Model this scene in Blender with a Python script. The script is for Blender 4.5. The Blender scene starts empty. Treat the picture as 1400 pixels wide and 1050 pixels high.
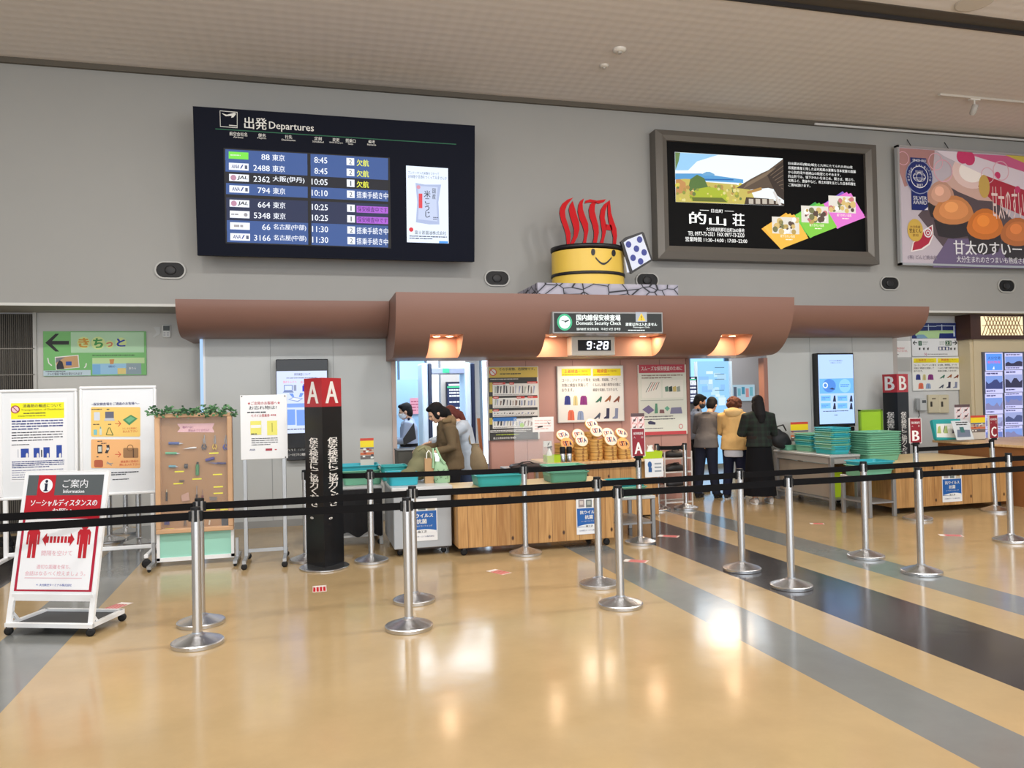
import bpy, math, random
from mathutils import Vector, Matrix
from mathutils.geometry import tessellate_polygon
random.seed(7)
PI = math.pi
SC = bpy.context.scene
COL = SC.collection

# ------------------------------------------------------------------ camera
FPX, YAW, PITCH, ROLL, EYE = 1052.0, 0.25311, 0.017205, 0.021738, 1.6644
_fw = Vector((math.sin(YAW)*math.cos(PITCH), math.cos(YAW)*math.cos(PITCH), math.sin(PITCH)))
_rt = Vector((math.cos(YAW), -math.sin(YAW), 0))
_dn = _fw.cross(_rt)
_c, _s = math.cos(ROLL), math.sin(ROLL)
RT = _c*_rt + _s*_dn
DN = -_s*_rt + _c*_dn
CAMP = Vector((0, 0, EYE))
cd = bpy.data.cameras.new('camera')
cam = bpy.data.objects.new('camera', cd)
COL.objects.link(cam)
cd.sensor_width = 36.0
cd.lens = FPX/1400*36
cd.clip_start = 0.05
m = Matrix((RT, -DN, -_fw)).transposed().to_4x4()
m.translation = CAMP
cam.matrix_world = m
SC.camera = cam

def ray(px, py):
    return RT*((px-700)/FPX) + DN*((py-525)/FPX) + _fw
def AT(px, py, Y):
    "point at wall distance Y that the photo shows at (px, py)"
    d = ray(px, py)
    return CAMP + d*(Y/d.y)
def FL(px, py, z=0.0):
    d = ray(px, py)
    return CAMP + d*((z-EYE)/d.z)

# ------------------------------------------------------------------ view, world
SC.view_settings.view_transform = 'Standard'
SC.view_settings.look = 'None'
SC.view_settings.gamma = 1.0
SC.view_settings.use_curve_mapping = False
SC.view_settings.exposure = 0.12
w = bpy.data.worlds.new('world'); SC.world = w
w.use_nodes = True
bg = w.node_tree.nodes['Background']
bg.inputs[0].default_value = (0.86, 0.93, 1.0, 1)
bg.inputs[1].default_value = 0.62

def area(name, loc, target, size, energy, col, shape='DISK', size_y=None):
    l = bpy.data.lights.new(name, 'AREA'); l.shape = shape; l.size = size
    if size_y: l.size_y = size_y
    l.energy = energy; l.color = col
    o = bpy.data.objects.new(name, l); COL.objects.link(o)
    o.location = loc
    o.rotation_euler = (Vector(target)-Vector(loc)).to_track_quat('-Z', 'Y').to_euler()
    return o
WARM = (1.0, 0.86, 0.70)
NEUT = (1.0, 0.97, 0.93)
# ceiling downlights of the hall (ceiling at 5.98 m)
for x in (-5.2, -1.6, 2.0, 5.9, 9.6):
    area('ceiling_downlight', (x, 5.6, 5.97), (x, 5.6, 0), 0.45, 105, NEUT)
for x in (-3.4, 0.6, 4.4, 8.2):
    area('ceiling_downlight', (x, 1.6, 5.97), (x, 1.6, 0), 0.45, 90, NEUT)
# added fill lights out of view, not real fittings, brighten the ceiling
for x in (-3.5, 2.5, 8.5):
    area('ceiling_fill', (x, 2.2, 4.7), (x, 3.4, 6), 2.4, 62, (1.0, 0.95, 0.92))
# glazed front of the hall behind the viewer
area('daylight_front', (2.0, -7.0, 2.4), (2.0, 9, 4.4), 18, 620, (0.90, 0.95, 1.0), 'RECTANGLE', 4.4)

# ------------------------------------------------------------------ materials
def lin(v):
    v = v/255.0
    return v/12.92 if v <= 0.04045 else ((v+0.055)/1.055)**2.4
def LC(c): return (lin(c[0]), lin(c[1]), lin(c[2]), 1.0)
_MATS = {}
def mat(c, rough=0.55, metal=0.0, emit=0.0, var=0.0, scale=6.0, alpha=1.0, spec=0.5, bump=0.0):
    key = (tuple(c), rough, metal, emit, var, scale, alpha, spec, bump)
    if key in _MATS: return _MATS[key]
    m = bpy.data.materials.new('paint_%d' % len(_MATS)); m.use_nodes = True
    nt = m.node_tree; b = nt.nodes['Principled BSDF']
    col = LC(c)
    b.inputs['Base Color'].default_value = col
    b.inputs['Roughness'].default_value = rough
    b.inputs['Metallic'].default_value = metal
    b.inputs['Specular IOR Level'].default_value = spec
    if emit:
        b.inputs['Emission Color'].default_value = col
        b.inputs['Emission Strength'].default_value = emit
        b.inputs['Base Color'].default_value = (col[0]*.1, col[1]*.1, col[2]*.1, 1)
    if alpha < 1:
        b.inputs['Alpha'].default_value = alpha
    if var or bump:
        tc = nt.nodes.new('ShaderNodeTexCoord'); n = nt.nodes.new('ShaderNodeTexNoise')
        n.inputs['Scale'].default_value = scale; n.inputs['Detail'].default_value = 4
        nt.links.new(tc.outputs['Object'], n.inputs['Vector'])
        if var:
            mx = nt.nodes.new('ShaderNodeMix'); mx.data_type = 'RGBA'
            mx.inputs['A'].default_value = tuple(max(0, k*(1-var)) for k in col[:3])+(1,)
            mx.inputs['B'].default_value = tuple(min(1, k*(1+var)) for k in col[:3])+(1,)
            nt.links.new(n.outputs['Fac'], mx.inputs['Factor'])
            nt.links.new(mx.outputs['Result'], b.inputs['Base Color'])
        if bump:
            bp = nt.nodes.new('ShaderNodeBump'); bp.inputs['Strength'].default_value = bump
            bp.inputs['Distance'].default_value = 0.01
            nt.links.new(n.outputs['Fac'], bp.inputs['Height'])
            nt.links.new(bp.outputs['Normal'], b.inputs['Normal'])
    _MATS[key] = m
    return m

def node_mat(name):
    m = bpy.data.materials.new(name); m.use_nodes = True
    nt = m.node_tree
    return m, nt, nt.nodes['Principled BSDF'], (lambda t: nt.nodes.new('ShaderNode'+t)), nt.links.new

def wood_mat(name, c1, c2, plank=0.155, axis=0, knots=True, rough=0.42):
    "vertical pine planks with grain and dark knots, world sized"
    m, nt, b, N, L = node_mat(name)
    tc = N('TexCoord'); sp = N('SeparateXYZ'); L(tc.outputs['Object'], sp.inputs[0])
    dv = N('Math'); dv.operation = 'DIVIDE'; L(sp.outputs[axis], dv.inputs[0]); dv.inputs[1].default_value = plank
    fl = N('Math'); fl.operation = 'FLOOR'; L(dv.outputs[0], fl.inputs[0])
    fr = N('Math'); fr.operation = 'FRACT'; L(dv.outputs[0], fr.inputs[0])
    wn = N('TexWhiteNoise'); wn.noise_dimensions = '1D'; L(fl.outputs[0], wn.inputs['W'])
    cb = N('CombineXYZ'); L(fl.outputs[0], cb.inputs[2])
    mp = N('Mapping'); mp.inputs['Scale'].default_value = (22, 22, 1.3)
    va = N('VectorMath'); va.operation = 'ADD'; L(tc.outputs['Object'], va.inputs[0]); L(cb.outputs[0], va.inputs[1])
    L(va.outputs[0], mp.inputs['Vector'])
    n = N('TexNoise'); n.inputs['Scale'].default_value = 1.6; n.inputs['Detail'].default_value = 5; n.inputs['Distortion'].default_value = 0.7
    L(mp.outputs[0], n.inputs['Vector'])
    ad = N('Math'); ad.operation = 'MULTIPLY_ADD'; L(wn.outputs['Value'], ad.inputs[0]); ad.inputs[1].default_value = 0.35
    L(n.outputs['Fac'], ad.inputs[2])
    cr = N('ValToRGB'); cr.color_ramp.elements[0].position = 0.35; cr.color_ramp.elements[1].position = 0.85
    cr.color_ramp.elements[0].color = LC(c2); cr.color_ramp.elements[1].color = LC(c1)
    L(ad.outputs[0], cr.inputs[0])
    last = cr.outputs[0]
    def mixdark(fac_socket, colr, last):
        mx = N('Mix'); mx.data_type = 'RGBA'; L(fac_socket, mx.inputs['Factor']); L(last, mx.inputs['A'])
        mx.inputs['B'].default_value = LC(colr); return mx.outputs['Result']
    if knots:
        v = N('TexVoronoi'); mp2 = N('Mapping'); mp2.inputs['Scale'].default_value = (1.0, 0.62, 1.0)
        s2 = N('SeparateXYZ'); L(tc.outputs['Object'], s2.inputs[0]); c2 = N('CombineXYZ'); L(s2.outputs[axis], c2.inputs[0]); L(s2.outputs[2], c2.inputs[1]); v.voronoi_dimensions = '2D'; L(c2.outputs[0], mp2.inputs['Vector']); L(mp2.outputs[0], v.inputs['Vector']); v.inputs['Scale'].default_value = 7.0
        lt = N('ValToRGB'); lt.color_ramp.elements[0].position = 0.06; lt.color_ramp.elements[0].color = (1,1,1,1)
        lt.color_ramp.elements[1].position = 0.13; lt.color_ramp.elements[1].color = (0,0,0,1)
        L(v.outputs['Distance'], lt.inputs[0])
        sepc = N('SeparateColor'); L(v.outputs['Color'], sepc.inputs[0])
        gt = N('Math'); gt.operation = 'GREATER_THAN'; gt.inputs[1].default_value = 0.74; L(sepc.outputs[0], gt.inputs[0])
        mu = N('Math'); mu.operation = 'MULTIPLY'; L(lt.outputs[0], mu.inputs[0]); L(gt.outputs[0], mu.inputs[1])
        last = mixdark(mu.outputs[0], (64, 36, 16), last)
    ed = N('Math'); ed.operation = 'LESS_THAN'; ed.inputs[1].default_value = 0.022; L(fr.outputs[0], ed.inputs[0])
    last = mixdark(ed.outputs[0], (84, 56, 30), last)
    L(last, b.inputs['Base Color']); b.inputs['Roughness'].default_value = rough
    return m

WHITE = (235, 238, 240)
def white(r=0.45): return mat(WHITE, r)
BLACK = (14, 15, 18)
STEEL = mat((205, 206, 208), 0.27, 1.0)
CHROME = mat((225, 225, 228), 0.12, 1.0)
def turned_steel():
    m, nt, b, N, L = node_mat('turned_steel')
    b.inputs['Base Color'].default_value = LC((205, 206, 208)); b.inputs['Metallic'].default_value = 1.0; b.inputs['Roughness'].default_value = 0.26
    tg = N('Tangent'); tg.direction_type = 'RADIAL'; tg.axis = 'Z'; L(tg.outputs[0], b.inputs['Tangent']); b.inputs['Anisotropic'].default_value = 0.85
    return m
TURNED = turned_steel()
SATIN = mat((172, 174, 176), 0.38, 0.85)
BLK = mat(BLACK, 0.5, spec=.3)
RUB = mat((20, 20, 22), 0.7)

# ------------------------------------------------------------------ mesh builder
ORG = {}
class MB:
    def __init__(s): s.v = []; s.f = []; s.mi = []; s.sm = []; s.mats = []
    def m(s, material):
        if material not in s.mats: s.mats.append(material)
        return s.mats.index(material)
    def add(s, verts, faces, material, smooth=False):
        o = len(s.v); i = s.m(material)
        s.v += [Vector(p) for p in verts]
        for f in faces:
            s.f.append([k+o for k in f]); s.mi.append(i); s.sm.append(smooth)
        return s
    def box(s, x0, x1, y0, y1, z0, z1, material, M=None, bev=0.0):
        if bev > 0:
            b = min(bev, abs(x1-x0)*.45, abs(y1-y0)*.45, abs(z1-z0)*.45)
            vs = []; idx = {}
            X = (x0, x1); Y = (y0, y1); Z = (z0, z1); sg = (1, -1)
            for i in (0, 1):
                for j in (0, 1):
                    for k in (0, 1):
                        for a in range(3):
                            p = [X[i]+sg[i]*b, Y[j]+sg[j]*b, Z[k]+sg[k]*b]
                            p[a] = (X[i], Y[j], Z[k])[a]
                            idx[(i, j, k, a)] = len(vs); vs.append(p)
            fs = []
            for a in range(3):
                o = [k for k in range(3) if k != a]
                for e in (0, 1):
                    q = []
                    for (u, v_) in ((0, 0), (1, 0), (1, 1), (0, 1)):
                        t = [0, 0, 0]; t[a] = e; t[o[0]] = u; t[o[1]] = v_
                        q.append(idx[(t[0], t[1], t[2], a)])
                    fs.append(q)
            for a in range(3):       # edges running along a
                o = [k for k in range(3) if k != a]
                for u in (0, 1):
                    for v_ in (0, 1):
                        t0 = [0, 0, 0]; t0[o[0]] = u; t0[o[1]] = v_; t1 = list(t0); t1[a] = 1
                        fs.append([idx[(*t0, o[0])], idx[(*t1, o[0])], idx[(*t1, o[1])], idx[(*t0, o[1])]])
            for i in (0, 1):
                for j in (0, 1):
                    for k in (0, 1):
                        fs.append([idx[(i, j, k, 0)], idx[(i, j, k, 1)], idx[(i, j, k, 2)]])
            c = Vector(((x0+x1)/2, (y0+y1)/2, (z0+z1)/2))
            for f in fs:
                p = [Vector(vs[k]) for k in f]
                n = (p[1]-p[0]).cross(p[2]-p[0])
                if n.dot(sum(p, Vector())/len(p)-c) < 0: f.reverse()
        else:
            vs = [(x0,y0,z0),(x1,y0,z0),(x1,y1,z0),(x0,y1,z0),(x0,y0,z1),(x1,y0,z1),(x1,y1,z1),(x0,y1,z1)]
            fs = [[0,3,2,1],[4,5,6,7],[0,1,5,4],[1,2,6,5],[2,3,7,6],[3,0,4,7]]
        if M: vs = [M @ Vector(p) for p in vs]
        return s.add(vs, fs, material)
    def bar(s, a, b, w, h, material, up=(0, 0, 1)):
        "rectangular bar from a to b, w across, h along up"
        a = Vector(a); b = Vector(b); d = (b-a); L = d.length; d.normalize()
        u = Vector(up); x = d.cross(u)
        if x.length < 1e-4: x = d.cross(Vector((0, 1, 0)))
        x.normalize(); u = x.cross(d)
        vs = [p + x*(i*w/2) + u*(j*h/2) for p in (a, b) for (i, j) in ((-1,-1),(1,-1),(1,1),(-1,1))]
        return s.add(vs, [[0,1,2,3][::-1],[4,5,6,7],[0,1,5,4],[1,2,6,5],[2,3,7,6],[3,0,4,7]], material)
    def tube(s, pts, r, material, n=10, smooth=True, caps=True):
        pts = [Vector(p) for p in pts]; k = len(pts)
        rs = r if isinstance(r, (list, tuple)) else [r]*k
        rings = []; ref = None
        for i, p in enumerate(pts):
            d = (pts[min(i+1, k-1)]-pts[max(i-1, 0)]).normalized()
            if ref is None: ref = Vector((0, 0, 1)) if abs(d.z) < .9 else Vector((1, 0, 0))
            x = d.cross(ref)
            if x.length < 1e-5: x = d.cross(Vector((0, 1, 0)))
            x.normalize(); y = x.cross(d).normalized(); ref = y
            rings.append([p + (x*math.cos(2*PI*j/n) + y*math.sin(2*PI*j/n))*rs[i] for j in range(n)])
        return s.loft(rings, material, smooth, caps)
    def loft(s, rings, material, smooth=True, caps=True, closed=True):
        n = len(rings[0]); vs = [p for r in rings for p in r]; fs = []
        for i in range(len(rings)-1):
            for j in range(n if closed else n-1):
                fs.append([i*n+j, i*n+(j+1) % n, (i+1)*n+(j+1) % n, (i+1)*n+j])
        s.add(vs, fs, material, smooth)
        if caps:
            s.add(rings[0], [list(range(n))[::-1]], material)
            s.add(rings[-1], [list(range(n))], material)
        return s
    def lathe(s, prof, c, material, n=28, smooth=True, M=None):
        c = Vector(c); rings = []
        for (r, z) in prof:
            rg = [Vector((max(r, 1e-4)*math.cos(2*PI*j/n), max(r, 1e-4)*math.sin(2*PI*j/n), z)) for j in range(n)]
            if M: rg = [M @ p for p in rg]
            rings.append([p+c for p in rg])
        return s.loft(rings, material, smooth, True)
    def poly(s, pts, material):
        "flat polygon, concave allowed"
        pts = [Vector(p) for p in pts]
        if len(pts) <= 4: return s.add(pts, [list(range(len(pts)))], material)
        tr = tessellate_polygon([pts])
        return s.add(pts, [list(t) for t in tr], material)
    def slab(s, pts, off, material, side=None):
        "polygon extruded by vector off"
        pts = [Vector(p) for p in pts]; off = Vector(off); n = len(pts)
        s.poly([p+off for p in pts], material)
        s.poly(pts[::-1], material)
        vs = pts+[p+off for p in pts]
        s.add(vs, [[i, (i+1) % n, n+(i+1) % n, n+i] for i in range(n)], side or material)
        return s
    def ellipsoid(s, c, r, material, nu=14, nv=9, M=None):
        rings = []
        for i in range(1, nv):
            t = PI*i/nv
            rg = [Vector((r[0]*math.sin(t)*math.cos(2*PI*j/nu), r[1]*math.sin(t)*math.sin(2*PI*j/nu), -r[2]*math.cos(t))) for j in range(nu)]
            if M: rg = [M @ p for p in rg]
            rings.append([p+Vector(c) for p in rg])
        return s.loft(rings, material, True, True)
    def build(s, name, parent=None, loc=None, label=None, cat=None, group=None, kind=None):
        me = bpy.data.meshes.new(name)
        o = bpy.data.objects.new(name, me); COL.objects.link(o)
        org = Vector(loc) if loc is not None else (ORG[parent] if parent else Vector((0, 0, 0)))
        me.from_pydata([tuple(p-org) for p in s.v], [], s.f)
        for mt in s.mats: me.materials.append(mt)
        me.polygons.foreach_set('material_index', s.mi)
        me.polygons.foreach_set('use_smooth', s.sm)
        me.update()
        if parent: o.parent = parent
        else: o.location = org
        ORG[o] = org
        tag(o, label, cat, group, kind)
        return o
def tag(o, label=None, cat=None, group=None, kind=None):
    if label: o['label'] = label
    if cat: o['category'] = cat
    if group: o['group'] = group
    if kind: o['kind'] = kind
    return o
def thing(name, label, cat, loc=(0, 0, 0), group=None, rotz=0.0):
    o = bpy.data.objects.new(name, None); COL.objects.link(o)
    o.empty_display_size = 0.1
    o.location = loc; ORG[o] = Vector(loc)
    return tag(o, label, cat, group)
def dup(o, loc, rotz=0.0, label=None, group=None):
    kids = [(c, list(c.children)) for c in o.children]
    r = o.copy(); COL.objects.link(r); r.location = loc; r.rotation_euler = (0, 0, rotz)
    if label: r['label'] = label
    if group: r['group'] = group
    for c, gs in kids:
        d = c.copy(); COL.objects.link(d); d.parent = r
        for g in gs:
            e = g.copy(); COL.objects.link(e); e.parent = d
    return r

# ------------------------------------------------------------------ text
_FC = {}
def glyphs(body, bold=0.0, align='LEFT', spacing=1.0, line=1.0, shear=0.0):
    key = (body, align, spacing, line, shear)
    if key in _FC: return _FC[key]
    c = bpy.data.curves.new('lettering', 'FONT'); o = bpy.data.objects.new('lettering', c)
    c.body = body; c.align_x = align; c.resolution_u = 2
    c.space_character = spacing; c.space_line = line; c.shear = shear
    me = o.to_mesh()
    vs = [(v.co.x, v.co.y) for v in me.vertices]; fs = [list(p.vertices) for p in me.polygons]
    o.to_mesh_clear(); bpy.data.objects.remove(o); bpy.data.curves.remove(c)
    _FC[key] = (vs, fs)
    return vs, fs

class Sheet:
    "a flat printed face: positions are given as the photo pixels at which the face shows them"
    def __init__(s, origin, u, v, step=0.001):
        s.o = Vector(origin); s.u = Vector(u).normalized(); s.v = Vector(v).normalized()
        s.n = s.u.cross(s.v); s.mb = MB(); s.step = step; s.k = 0
    def uv(s, px, py):
        d = ray(px, py); t = (s.o-CAMP).dot(s.n)/d.dot(s.n)
        p = CAMP+d*t-s.o
        return p.dot(s.u), p.dot(s.v)
    def at(s, a, b, layer=0): return s.o+s.u*a+s.v*b+s.n*(s.step*layer+(s.k % 20)*s.step*.04)
    def nxt(s): s.k += 1
    def box_uv(s, x0, y0, x1, y1):
        q = [s.uv(x0, y0), s.uv(x1, y0), s.uv(x1, y1), s.uv(x0, y1)]
        a0 = (q[0][0]+q[3][0])/2; a1 = (q[1][0]+q[2][0])/2
        b1 = (q[0][1]+q[1][1])/2; b0 = (q[2][1]+q[3][1])/2
        return a0, b0, a1, b1
    def ruv(s, a0, b0, a1, b1, mt, layer=1):
        s.nxt()
        s.mb.poly([s.at(a0, b0, layer), s.at(a1, b0, layer), s.at(a1, b1, layer), s.at(a0, b1, layer)], mt)
    def rect(s, x0, y0, x1, y1, mt, layer=1):
        s.ruv(*s.box_uv(x0, y0, x1, y1), mt, layer)
    def poly(s, pts, mt, layer=1):
        s.nxt()
        s.mb.poly([s.at(*s.uv(*p), layer) for p in pts], mt)
    def disc(s, x, y, rx, mt, layer=1, ry=None, n=20, inner=0):
        s.nxt(); a, b = s.uv(x, y); a2, _ = s.uv(x+rx, y); r = abs(a2-a); k = (ry/rx if ry else 1)
        P = [s.at(a+r*math.cos(2*PI*i/n), b+r*k*math.sin(2*PI*i/n), layer) for i in range(n)]
        if inner:
            Q = [s.at(a+r*inner*math.cos(2*PI*i/n), b+r*k*inner*math.sin(2*PI*i/n), layer) for i in range(n)]
            s.mb.add(P+Q, [[i, (i+1) % n, n+(i+1) % n, n+i] for i in range(n)], mt)
        else: s.mb.add(P, [list(range(n))], mt)
    def line(s, pts, wpx, mt, layer=1):
        for p, q in zip(pts, pts[1:]):
            a = Vector(s.uv(*p)); b = Vector(s.uv(*q)); d = (b-a)
            if d.length < 1e-6: continue
            s.nxt()
            a2, _ = s.uv(p[0]+wpx, p[1]); wd = abs(a2-a[0])/2
            nn = Vector((-d.y, d.x)).normalized()*wd
            s.mb.poly([s.at(*(a-nn), layer), s.at(*(b-nn), layer), s.at(*(b+nn), layer), s.at(*(a+nn), layer)], mt)
    def text(s, body, x0, y0, x1, y1, mt, layer=2, bold=0.012, shear=0.0, line=1.0, align='LEFT', spacing=1.0):
        "lettering stretched to fill the given box"
        vs, fs = glyphs(body, bold, align, spacing, line, shear)
        if not vs: return
        if body in ('1', 'i', 'I', 'l'): x0, x1 = x0+(x1-x0)*.32, x1-(x1-x0)*.32; bold = min(bold, .01)
        a0, b0, a1, b1 = s.box_uv(x0, y0, x1, y1)
        gx0 = min(p[0] for p in vs); gx1 = max(p[0] for p in vs); gy0 = min(p[1] for p in vs); gy1 = max(p[1] for p in vs)
        kx = (a1-a0)/max(gx1-gx0, 1e-6); ky = (b1-b0)/max(gy1-gy0, 1e-6)
        bd_ = bold*.8
        for dx, dy in ([(0, 0)] if bold < .008 else [(-bd_, 0), (bd_, 0)] if bold < .025 else [(-bd_, -bd_*.6), (bd_, bd_*.6), (bd_, -bd_*.6), (-bd_, bd_*.6), (0, 0)]):
            s.nxt(); s.mb.add([s.at(a0+(p[0]-gx0+dx)*kx, b0+(p[1]-gy0+dy)*ky, layer) for p in vs], fs, mt)
    def marks(s, x0, y0, x1, y1, mt, rows=3, seed=1, layer=2, fill=0.55, ragged=True):
        "rows of print too small to read in the photo"
        R = random.Random(seed); a0, b0, a1, b1 = s.box_uv(x0, y0, x1, y1); h = (b1-b0)/rows
        for i in range(rows):
            a = a0; end = a1 if (i < rows-1 or not ragged) else a0+(a1-a0)*R.uniform(.5, .95)
            top = b1-i*h-h*(1-fill)/2
            while a < end-0.002:
                wd = min(h*R.uniform(.5, 2.2), end-a)
                k = R.uniform(.75, 1)
                s.ruv(a, top-h*fill*k, a+wd*.86, top, mt, layer); a += wd
    def build(s, name, parent=None, **k): return s.mb.build(name, parent, **k)
XF = (1, 0, 0); ZF = (0, 0, 1)
# ================================================================== setting
YW, YL, YR = 10.8, 11.6, 11.4        # panel wall, deep wall left, deep wall right
ZC = 6.04
def structure(mb, name, **k): return mb.build(name, kind='structure', **k)

# floor: tan sheet with grey and charcoal stripes running towards the gates
def floor_mat():
    m, nt, b, N, L = node_mat('polished_floor')
    tc = N('TexCoord'); sp = N('SeparateXYZ'); L(tc.outputs['Object'], sp.inputs[0])
    a = N('Math'); a.operation = 'MULTIPLY_ADD'; L(sp.outputs[1], a.inputs[0]); a.inputs[1].default_value = 0.026; L(sp.outputs[0], a.inputs[2])
    # skewed x, measured at y = 0
    edges = [(-60, 't'), (-4.4, 'g'), (-3.92, 't'), (-3.38, 'd'), (-2.62, 't'), (-2.03, 'g'), (-1.56, 't'), (2.87, 'g'), (3.32, 't'), (3.82, 'd'), (4.61, 't'), (5.08, 'g'), (5.52, 't'),
             (12.0, 'g'), (12.45, 't')]
    n1 = N('TexNoise'); n1.inputs['Scale'].default_value = 1.7; n1.inputs['Detail'].default_value = 8; n1.inputs['Roughness'].default_value = 0.7
    L(tc.outputs['Object'], n1.inputs['Vector'])
    def tone(c, v):
        mx = N('Mix'); mx.data_type = 'RGBA'; L(n1.outputs['Fac'], mx.inputs['Factor'])
        k = LC(c); mx.inputs['A'].default_value = tuple(q*(1-v) for q in k[:3])+(1,); mx.inputs['B'].default_value = tuple(min(1, q*(1+v)) for q in k[:3])+(1,)
        return mx.outputs['Result']
    cols = {'t': tone((172, 148, 109), .2), 'g': tone((116, 118, 116), .2), 'd': tone((62, 58, 58), .25)}
    last = cols['t']
    for x, k in edges[1:]:
        gt = N('Math'); gt.operation = 'GREATER_THAN'; L(a.outputs[0], gt.inputs[0]); gt.inputs[1].default_value = x
        mx = N('Mix'); mx.data_type = 'RGBA'; L(gt.outputs[0], mx.inputs['Factor']); L(last, mx.inputs['A']); L(cols[k], mx.inputs['B'])
        last = mx.outputs['Result']
    L(last, b.inputs['Base Color'])
    n2 = N('TexNoise'); n2.inputs['Scale'].default_value = 3.0; n2.inputs['Detail'].default_value = 3
    L(tc.outputs['Object'], n2.inputs['Vector'])
    bp = N('Bump'); bp.inputs['Strength'].default_value = 0.12; bp.inputs['Distance'].default_value = 0.012
    L(n2.outputs['Fac'], bp.inputs['Height']); L(bp.outputs['Normal'], b.inputs['Normal'])
    rr = N('MapRange'); L(n1.outputs['Fac'], rr.inputs[0]); rr.inputs[3].default_value = 0.10; rr.inputs[4].default_value = 0.2
    L(rr.outputs[0], b.inputs['Roughness'])
    b.inputs['Specular IOR Level'].default_value = 0.5
    return m
mb = MB(); mb.poly([(-16, -10, 0), (22, -10, 0), (22, 18, 0), (-16, 18, 0)], floor_mat()); structure(mb, 'floor')

# ceiling with a fine embossed grid
def ceil_mat():
    m, nt, b, N, L = node_mat('embossed_ceiling')
    tc = N('TexCoord'); sp = N('SeparateXYZ'); L(tc.outputs['Object'], sp.inputs[0])
    hs = []
    for k in (0, 1):
        q = N('Math'); q.operation = 'MULTIPLY'; q.inputs[1].default_value = 2*PI/0.15; L(sp.outputs[k], q.inputs[0])
        s_ = N('Math'); s_.operation = 'SINE'; L(q.outputs[0], s_.inputs[0]); hs.append(s_)
    ad = N('Math'); ad.operation = 'ADD'; L(hs[0].outputs[0], ad.inputs[0]); L(hs[1].outputs[0], ad.inputs[1])
    bp = N('Bump'); bp.inputs['Strength'].default_value = 0.10; bp.inputs['Distance'].default_value = 0.01
    L(ad.outputs[0], bp.inputs['Height']); L(bp.outputs['Normal'], b.inputs['Normal'])
    b.inputs['Base Color'].default_value = LC((222, 216, 212)); b.inputs['Roughness'].default_value = 0.8
    return m
cm = ceil_mat()
mb = MB(); mb.poly([(-16, -10, ZC), (-16, 7.32, ZC), (22, 7.32, ZC), (22, -10, ZC)], cm)
mb.poly([(-16, 7.58, ZC), (-16, YW+.1, ZC), (22, YW+.1, ZC), (22, 7.58, ZC)], cm)
structure(mb, 'ceiling')
mb = MB(); g = mat((84, 78, 70), 0.6); d = mat((38, 34, 34), 0.6)
mb.box(-16, 22, 7.30, 7.6, ZC+.03, ZC+.05, g); mb.box(-16, 22, 7.30, 7.33, ZC-.005, ZC+.03, g); mb.box(-16, 22, 7.56, 7.6, ZC-.012, ZC+.03, d)
structure(mb, 'trim_1')            # recessed slot in the ceiling
mb = MB(); mb.box(-16, 22, YW-.05, YW, ZC-.07, ZC, mat((92, 86, 76), 0.6)); structure(mb, 'trim_2')
mb = MB(); mb.box(7.93, 22, YW-.075, YW-.05, ZC-.075, ZC-.045, mat((205, 205, 205), 0.35)); structure(mb, 'trim_3')

# walls
wall_u = mat((158, 158, 155), 0.7, var=0.03, scale=1.5)
wall_l = mat((186, 190, 190), 0.6, var=0.02, scale=1.2)
ZS = 2.94
mb = MB(); mb.box(-16, 22, YW, YW+.1, ZS, ZC, wall_u); mb.box(-16, -1.4, YW+.1, YL, ZS, ZS+.06, wall_u); mb.box(9.3, 22, YW+.1, YL, ZS, ZS+.06, wall_u)
mb.box(-16, -1.62, YW-.012, YW, ZS-.0, ZS+.035, mat((205, 205, 200), 0.5)); mb.box(9.5, 22, YW-.012, YW, ZS, ZS+.035, mat((205, 205, 200), .5))
structure(mb, 'wall_back')
mb = MB(); mb.box(-16, -1.44, YL, YL+.1, 0, ZS, mat((200, 200, 196), 0.65, var=.02)); structure(mb, 'wall_left')
mb = MB(); mb.box(9.3, 22, YR+.2, YR+.3, 0, ZS, mat((178, 176, 172), 0.65, var=.02)); structure(mb, 'wall_right')
# panel walls either side of the check
mb = MB(); mb.box(-1.37, 1.07, YW, YW+.08, 0, 2.62, wall_l)
for x in (-.55, .27): mb.box(x, x+.006, YW-.003, YW, 0.02, 2.6, mat((140, 145, 148), .6))
mb.box(-1.37, 1.07, YW-.012, YW, 0, .09, mat((150, 152, 152), .5))
structure(mb, 'wall_panel_left')
mb = MB(); mb.box(6.97, 9.35, YW, YW+.08, 0, 2.62, wall_l)
for x in (7.76, 8.56): mb.box(x, x+.006, YW-.003, YW, 0.02, 2.6, mat((140, 145, 148), .6))
mb.box(6.97, 9.35, YW-.012, YW, 0, .09, mat((150, 152, 152), .5))
structure(mb, 'wall_panel_right')
pink = mat((186, 142, 130), 0.5, var=.03, scale=2)
pinkd = mat((150, 108, 96), 0.45)
mb = MB(); mb.box(2.46, 5.56, YW, YW+.08, 0, 2.2, pink)
for x in (3.0, 3.72, 4.48, 5.12): mb.box(x, x+.008, YW-.004, YW, 0.02, 2.19, pinkd)
structure(mb, 'wall_centre')
mb = MB(); mb.box(2.44, 2.46, YW-.02, YW+.1, 0, 2.2, pinkd); structure(mb, 'trim_5')
mb = MB(); mb.box(5.56, 5.61, YW-.02, YW+.1, 0, 2.2, pinkd); structure(mb, 'trim_6')
mb = MB(); mb.box(1.06, 1.12, YW-.03, YW+.12, 0, 2.2, mat((190, 172, 164), .5)); structure(mb, 'door_1')
mb = MB(); mb.box(6.9, 6.97, YW-.03, YW+.12, 0, 2.2, pinkd); structure(mb, 'door_2')
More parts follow.
